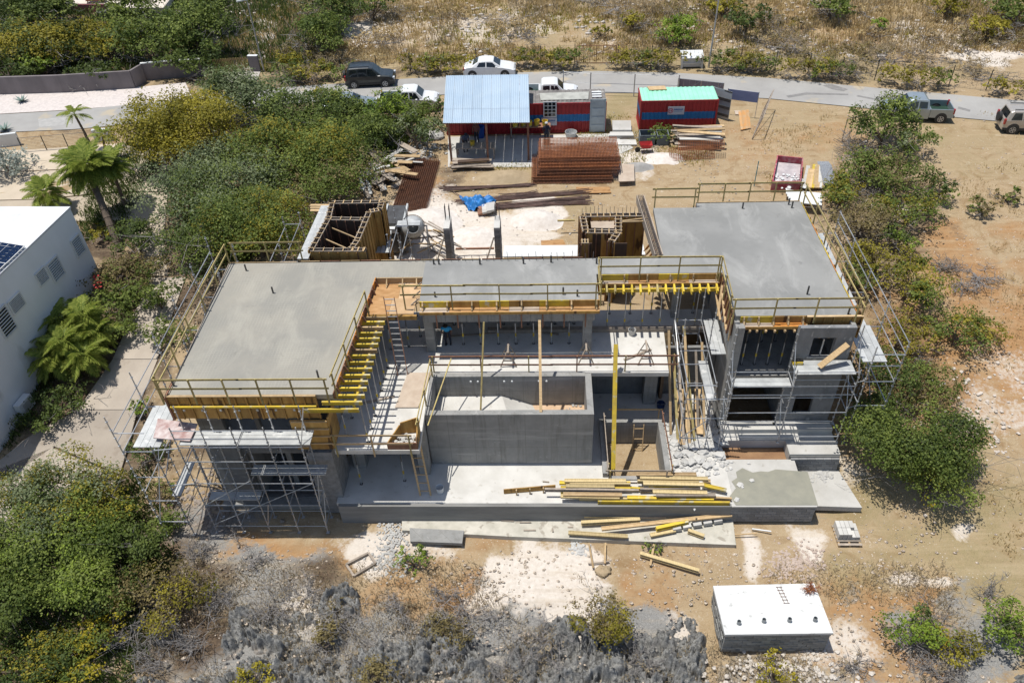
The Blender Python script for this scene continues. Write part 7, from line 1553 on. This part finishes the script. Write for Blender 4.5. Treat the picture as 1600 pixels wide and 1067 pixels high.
# right hand side
for lab, st, px, py, h, r, mx in (('green tree half hiding the silver blue pickup','green',1385,190,2.0,2.5,('dark',.35)),('green shrub below the right roadside tree','green',1420,215,1.2,1.6,('grey',.3)),('wide green shrub mass left of the rocky clearing','green',1385,268,1.4,2.6,('brown',.3)),('yellow green shrub right beside the white panels','olive',1318,300,1.2,1.5,('green',.5)),
        ('brown green shrub beside the upper right scaffold','brown',1345,345,1.2,2.0,('dry',.3)),('olive shrub right of the brown green one','green',1420,325,1.1,1.8,('olive',.4)),('small deep green leafy bush beside dry scrub','dark',1402,372,1.0,.95,('bright',.4)),('round olive bush right of the side scaffold','olive',1418,438,1.3,2.0,('green',.5)),
        ('rounded green bush on the orange soil at the right','green',1498,515,1.0,1.6,('olive',.3)),('tall grey olive shrub touching the right scaffold','olive',1408,522,1.0,1.5,('dry',.4)),('dark green shrub behind the right front scaffold','dark',1385,590,1.2,1.6,('green',.4)),('very large green bush at the right of villa','green',1430,680,1.9,2.9,('dark',.35)),
        ('lower half of the large right bush with yellow tips','green',1455,745,1.3,2.0,('yellow',.12)),('brown green shrub above the very large right bush','brown',1445,605,1.0,1.5,('green',.4)),('small green bush left of the rocky clearing','dark',1473,290,.9,.9,('green',.3)),('small grey olive bush on the rocky clearing','brown',1535,322,.6,.8,('green',.4)),
        ('low green plant on the dirt at upper right','brown',1575,305,.4,.8,('green',.5)),('olive brown bush in the centre foreground','brown',938,968,1.1,1.25,('olive',.5)),('small round bright green bush below the lower path','bright',644,872,.5,.62,('green',.4)),('yellow bush at the bottom beside cistern','yellow',1212,1052,.5,.75,('brown',.3)),
        ('green bush with grey dead branches at lower right','bright',1432,985,1.0,.95,('dark',.3)),('green bush at the lower right edge','bright',1588,975,1.0,1.2,('dark',.3)),('yellow green bush at the bottom right','olive',1500,1010,.6,1.0,('yellow',.3)),('low green weeds at the lower path edge','bright',1022,851,.12,.5,('green',.3)),('dark green weed growing before the green container','green',1030,208,.5,1.1,('grey',.2))):
    r = r*(.98 if px > 1250 and py < 700 else 1)
    bush(lab, st, px, py, h, r, r*.9, h*.85, name='tree' if h > 1.8 else 'shrub', cat='tree' if h > 1.8 else 'shrub', mix=mx, twigs=60 if 'dead' in lab or 'brown' in lab else 0, dens=1.7 if 'very large green' in lab else 1.0)
for lab, st, px, py, h, r in (('round green bush on the hillside left of the leaning lamp','bright',1063,45,1.5,1.7),('dark green bush on the hillside right of leaning lamp','dark',1168,28,1.5,1.4),('green bush on the hillside at the top right of centre','green',1303,8,1.5,1.7),('yellow green bush on the hillside at the right','olive',1545,40,1.2,1.8),('olive bush at the top edge near leaning lamp','olive',1130,8,1.2,1.5),
        ('small green bush on the bare hillside','bright',1373,38,.6,.8),('olive green bush at top right corner','green',1585,15,1.4,2.2),('olive tinged bush on the hillside above field gate','olive',992,32,.9,1.0),('olive bush at top right above bare patch','olive',1480,8,1.2,1.6),('small olive bush by the hillside path','olive',940,48,.7,.8)):
    bush(lab, st, px, py, h, r, r*.9, h*.9)
for lab, st, px, py, h, r in (('green shrub filling the gap right of the upper side scaffold','green',1350,262,1.2,1.5),('mid green shrub between brown shrub and round olive bush','olive',1372,400,1.1,1.5),('low green shrub beside the side scaffold middle','green',1345,430,.9,1.0),('green bush low between scaffold corner and large right bush','dark',1360,640,1.0,1.1),('brown twiggy scrub on the left rock outcrop','brown',500,1000,.5,.8),('brown twiggy scrub on the middle rock outcrop','brown',700,985,.45,.9),('brown scrub at the bottom among the rocks','brown',590,1055,.5,.8)):
    bush(lab, st, px, py, h, r, r*.9, h*.9, mix=('brown',.25), twigs=60, dens=.8)
# brush along the wire fence
k = 0
for px in list(range(455,540,26))+list(range(640,716,22))+list(range(815,900,20))+list(range(975,1056,18))+list(range(1122,1210,22))+[1245,1280,1300,1405,1440,1468,1580]:
    py = float(np.interp(px, [440,600,750,900,1100,1300,1400,1600],[116,103,95,89,93,108,117,134]))+random.uniform(-2,2)
    bush('fence line brush beyond the road, clump '+['far left','left','centre left','centre','centre right','right'][min(5, k//6)]+' '+ordn(k % 6), 'olive' if k % 3 else 'green', px, py, random.uniform(.7,1.1), random.uniform(1.1,1.7), .8, .8, group='brush along the wire fence', mix=('dry',.45), trunk=False, name='fence_brush', cat='shrub'); k += 1
# dry scrub clumps on the hillside
for i in range(42):
    px = random.choice([random.uniform(440,760), random.uniform(560,1600), random.uniform(1180,1600)]); py = random.uniform(-5, float(np.interp(px,[440,1000,1600],[100,85,115])))
    bush('low '+['grey brown','olive brown','dull straw'][i%3]+' scrub clump on the dry hillside, '+('left' if px < 750 else 'middle' if px < 1150 else 'right')+' part'+(', near the top edge' if py < 30 else ', near the fence' if py > 70 else ''), ['dry','brown','straw'][i%3], px, py, random.uniform(.5,.9), random.uniform(1.0,2.6), None, random.uniform(.35,.6), group='scrub clumps on the hillside', dens=.55, trunk=False, name='hillside_scrub', cat='scrub', mix=('dry',.5))
# dead grey bushes
for i, (px, py, r, h, lf, lab) in enumerate(((335,930,1.2,.8,'dry','grey leafless bush on the lower left slope'),(430,950,1.2,.7,'dry','wide grey bush above left rock outcrop'),(390,880,.9,.6,None,'thin grey bush right of scaffold foot'),(470,930,1.0,.6,'dry','grey brown bush left of the centre foreground'),(540,960,1.2,.7,'brown','brown bush in the lower centre left'),(300,1000,1.1,.8,None,'tangled grey twigs at the bottom left'),
        (240,1030,1.2,.9,None,'pale bare branches among the bottom left shrubs'),(620,950,1.0,.6,'dry','low grey bush below the orange soil'),(730,960,1.3,.9,None,'spreading bare grey bush in the centre foreground'),(690,925,.6,.5,None,'small bare bush above the spreading grey bush'),(850,1010,1.5,.9,'dry','wide grey bush at the bottom centre'),(790,1050,1.2,.7,'dry','grey bush at the bottom edge of centre'),
        (1000,1040,1.1,.7,'dry','dry bush at the bottom beside the boulders'),(1475,985,1.5,1.1,None,'big tangle of bare grey branches at lower right'),(1550,935,1.0,1.2,None,'tall bare sapling at lower right'),(1470,1045,1.4,.8,'dry','dry bush at the bottom right'),(1340,1040,.9,.5,'dry','dry grey bush below the cistern right'),(1340,360,1.1,.8,'dry','grey bush beside the upper side scaffold'),(1368,545,.9,.8,None,'grey leafless bush right of the scaffold corner'),
        (1340,232,1.3,.9,None,'silvery bare bush under the right roadside tree'),(1475,420,1.1,.4,'dry','flat dead bush on orange soil right of olive bush'),(1530,430,1.3,.35,None,'flat dead branches on the orange soil'),(1500,450,1.0,.3,None,'second patch of dead branches on orange soil'),(1440,560,.9,.4,'dry','flat dry weed above the very large right bush'),(200,1000,1.2,.7,None,'grey twigs inside the lower left thicket'),(365,830,1.0,.7,None,'bare bush against the left scaffold foot'),(310,860,1.1,.7,'dry','grey green bush left of the scaffold foot'),(570,1020,1.0,.5,'dry','dry tuft on the lower centre rocks'),(1275,922,.25,.2,None,'little dead brown plant on the cistern lid'))):
    if 'cistern lid' in lab:
        g = np.random.default_rng(5); c = P(1265,921,-3.9); t = thing('dry_plant', lab, 'dry plant', c); twiggy(g, t, c, c, .4, .3, .2, 160, .006, m=M['rust_lt']); continue
    drybush(lab, px, py, r*.9, h*.9, 200 if r > 1 else 130, lf)
# scrub and dry grass beyond the road and on the slopes (nobody could count it)
def tufts(name, label, style, n, region, size, h, seed, thr=.5, blades=7, cond=None, cat='dry grass', w_=.03):
    g = np.random.default_rng(seed); x = g.uniform(region[0],region[1],n*4); y = g.uniform(region[2],region[3],n*4)
    k = (fbm(x*.22+seed, y*.3, 4, seed) > thr) & ~((x > -18.5) & (x < 15.2) & (y > 21.5) & (y < 50)) & ~((y > 58) & (y < 68.2+.0*x) & (x > -50) & (x < 40))
    if cond is not None: k &= cond(x, y)
    x = x[k][:n]; y = y[k][:n]; n = len(x); X_ = np.repeat(x, blades)+g.normal(size=n*blades)*size*.35; Y_ = np.repeat(y, blades)+g.normal(size=n*blades)*size*.35; Z_ = gz(X_, Y_)
    m_ = n*blades; a = g.random(m_)*6.283; l_ = h*(.5+g.random(m_)); lean = g.random(m_)*.9
    B = np.stack([X_,Y_,Z_],-1); Tp = B+np.stack([np.cos(a)*l_*lean, np.sin(a)*l_*lean, l_*(1.1-lean*.5)],-1); u = np.stack([-np.sin(a),np.cos(a),np.zeros(m_)],-1)*w_*(.6+.8*g.random(m_))[:,None]
    V = np.stack([B-u, B+u, Tp+u*.4, Tp-u*.4],1).reshape(-1,3); F = np.arange(4*m_).reshape(-1,4); v = np.clip(np.repeat(g.random(n),blades)*.7+g.random(m_)*.3,0,1); LEAFBUDGET[0] += m_
    o = mesh_np(name, V, F, LM[style], attr={'v':v}, dom='FACE', kind='stuff'); return tag(o, label, cat)
tufts('dry_grass','straw coloured dry grass over the hillside beyond the road','straw',15000,(-35,60,69,96),.6,.32,31,.42,w_=.035)
tufts('dry_scrub','greyish brown dry scrub over the hillside beyond the road','dry',5500,(-30,60,69,96),.9,.38,32,.50,w_=.03,cat='dry scrub')
tufts('weeds','olive weeds along the hillside and fence','olive',3000,(-35,55,66.5,96),.7,.3,33,.56,cat='weeds',w_=.035)
tufts('dry_grass','dry grass on the right hand slope','straw',1500,(15,36,15,58),.5,.16,34,.52,w_=.018)
tufts('dry_scrub','low grey scrub over the front slope rocks','dry',5200,(-18,18,11,20.8),.5,.20,35,.46,w_=.012,cat='dry scrub')
tufts('weeds','patchy green weeds in the upper yard','olive',1500,(-8,16,40,59.5),.5,.14,36,.58,cat='weeds',w_=.02)
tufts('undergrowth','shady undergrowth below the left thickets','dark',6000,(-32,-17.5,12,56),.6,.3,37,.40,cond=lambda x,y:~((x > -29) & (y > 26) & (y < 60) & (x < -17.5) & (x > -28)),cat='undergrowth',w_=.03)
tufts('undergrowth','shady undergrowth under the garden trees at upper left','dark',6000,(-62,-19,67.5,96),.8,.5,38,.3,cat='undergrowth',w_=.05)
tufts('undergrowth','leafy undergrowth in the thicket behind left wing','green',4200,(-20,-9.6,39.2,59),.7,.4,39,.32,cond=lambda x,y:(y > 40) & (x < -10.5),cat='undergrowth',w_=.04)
# ---- palms
def frond_mesh(L_, droop, nl, wl, ll, seed, fan=False):
    g = random.Random(seed); V = []; F = []; mb = MB(); pts = []
    for i in range(9):
        s = i/8; pts.append(Vector((L_*s*(1-.12*s), 0, L_*(.28*s-droop*s*s))))
    for a, b_ in zip(pts[:-1], pts[1:]): mb.tube(a, b_, .022, 4, .012)
    for i in range(nl):
        s = .22+.78*i/(nl-1); k = min(7, int(s*8)); p = pts[k].lerp(pts[k+1], s*8-k); l_ = ll*math.sin(math.pi*(.18+.75*s))*g.uniform(.85,1.1)
        for sd in (-1, 1):
            d = Vector((.55+.35*s, sd*.95, -.18-g.uniform(0,.25))).normalized(); e = p+d*l_; m_ = p+d*l_*.5+Vector((0,0,.03)); e.z -= .18*l_
            u = Vector((wl,-sd*wl*.3,0)); mb.add([p-u*.3, p+u*.3, m_+u*.6, m_-u*.6, e], [(0,1,2,3),(3,2,4)])
    me = bpy.data.meshes.new('frond'); me.from_pydata(mb.v, [], mb.f); a = me.attributes.new('v','FLOAT','FACE'); a.data.foreach_set('value', [g.random() for _ in me.polygons]); me.materials.append(LM['palm']); return me
FR_ = [frond_mesh(1.9,.45,30,.06,.65,1), frond_mesh(1.8,.65,28,.06,.65,2), frond_mesh(1.5,.9,26,.06,.6,3)]
FS_ = [frond_mesh(1.3,.6,20,.055,.45,4), frond_mesh(1.2,.85,18,.055,.43,5)]
def palm(label, top, base, n, meshes, sc_=1.0, r=.12, lean_lo=-.5):
    b_ = Vector(base); tp = Vector(top); t = thing('palm_tree', label, 'palm tree', b_); g = random.Random(sum(map(ord, label))); mb = MB(); m_ = b_.lerp(tp,.5)+Vector((.05,0,0)); k = 10
    for i in range(k):
        a = b_.lerp(m_, i/k*2) if i < k/2 else m_.lerp(tp, i/k*2-1); c = b_.lerp(m_, (i+1)/k*2) if i < k/2 else m_.lerp(tp, (i+1)/k*2-1); mb.tube(a, c, r*(1.15-.02*i), 8, r*(1.0-.02*i))
    mb.build('trunk', M['bark'], t)
    for i in range(n):
        o = bpy.data.objects.new('frond', meshes[i % len(meshes)]); C.objects.link(o); o.parent = t; o.location = tp-b_+Vector((0,0,.04*(i % 4)))
        el = 1.0-1.5*(i/n)+g.uniform(-.12,.12); o.rotation_euler = Matrix.Rotation(i*2.399, 3, 'Z').to_euler(); o.rotation_euler = (Matrix.Rotation(i*2.399,3,'Z') @ Matrix.Rotation(-el,3,'Y')).to_euler(); s = sc_*g.uniform(.85,1.1); o.scale = (s,s,s)
    return t
def zfoot(px, py): return PG(px, py)
b_ = PG(188,392); palm('tallest palm with thick trunk in front of the white house', P(135,262,2.6), b_, 48, FR_, 1.15, .22)
b_ = PG(197,325); palm('slimmer palm just right of the tallest palm', P(172,262,1.9), b_, 28, FR_, .9, .12)
b_ = PG(148,240); palm('small windblown palm at the lower driveway gate', P(117,180,2.2), b_, 10, FS_, .95, .09)
b_ = PG(165,250); palm('small palm behind the tallest palm near white wall stub', P(160,212,1.0), b_, 10, FS_, .9, .09)
for i, (px, py, h) in enumerate(((85,330,.9),)): b_ = PG(px, py); palm(['low palm behind the corner of the white house roof','second low palm left of it behind the white roof'][i], (b_[0],b_[1],b_[2]+h+.4), b_, 24, FR_, .9, .12)
for i, (px, py, h) in enumerate(((92,500,1.6),(130,495,1.7),(82,560,1.3),(132,556,1.4),(100,535,1.8),(70,532,1.2),(150,520,1.2))):
    q = PG(px, py, h); palm('small bushy palm beside the house wall, '+['top left','top right','bottom left','bottom right','middle','far left','far right'][i]+' of the clump', q, (q[0],q[1]+.1,q[2]-h), 22, FS_, 1.15, .06)
# agave rosettes, cactus, flowers
def agave(label, px, py, r, m, n=14):
    c = PG(px, py); t = thing('agave', label, 'agave', c)
    for i in range(n):
        a = i*2.399; e = .35+.5*(i/n); d = Vector((math.cos(a)*math.cos(e), math.sin(a)*math.cos(e), math.sin(e)))*r; u = Vector((-math.sin(a), math.cos(a), 0))*r*.09; q = Vector(c)+Vector((0,0,.05))
        MB().add([q-u, q+u, q+d*.5+u*1.2, q+d*.5-u*1.2, q+d, q+Vector((0,0,-.05))+d*.05], [(0,1,2,3),(3,2,4),(1,0,5)]).build('leaf', m, t)
blue_ag = mat('agave_blue', (.20,.27,.24), (.15,.21,.18), bump=0)
agave('blue grey agave on the white gravel verge', 35, 160, .75, blue_ag); agave('blue agave above the long mauve wall', 165, 108, .9, blue_ag); agave('spiky agave at the left edge above white wall', 8, 205, .8, blue_ag); agave('small agave right of the long mauve wall', 108, 112, .6, blue_ag)
t = thing('cactus', 'tall grey green column cactus above the mauve wall', 'cactus', PG(303,92)); c = PG(303,92)
for i, (dx, h) in enumerate(((-.35,2.0),(0,1.6),(.35,1.3),(.7,1.0))): MB().tube((c[0]+dx,c[1],c[2]),(c[0]+dx+.05,c[1],c[2]+h),.13,8,.11).build('stem', LM['grey'], t)
t = thing('flowers', 'red oleander flowers at the corner of the white house', 'flowers', PG(155,440)); mb = MB()
for i in range(26): c = PG(random.uniform(146,158), random.uniform(430,452), random.uniform(.9,1.5)); mb.rock(c, .07, random)
mb.build('blossom', mat('coral_red', (.55,.06,.05), bump=0), t)['kind'] = 'stuff'
print('LEAVES', LEAFBUDGET[0])
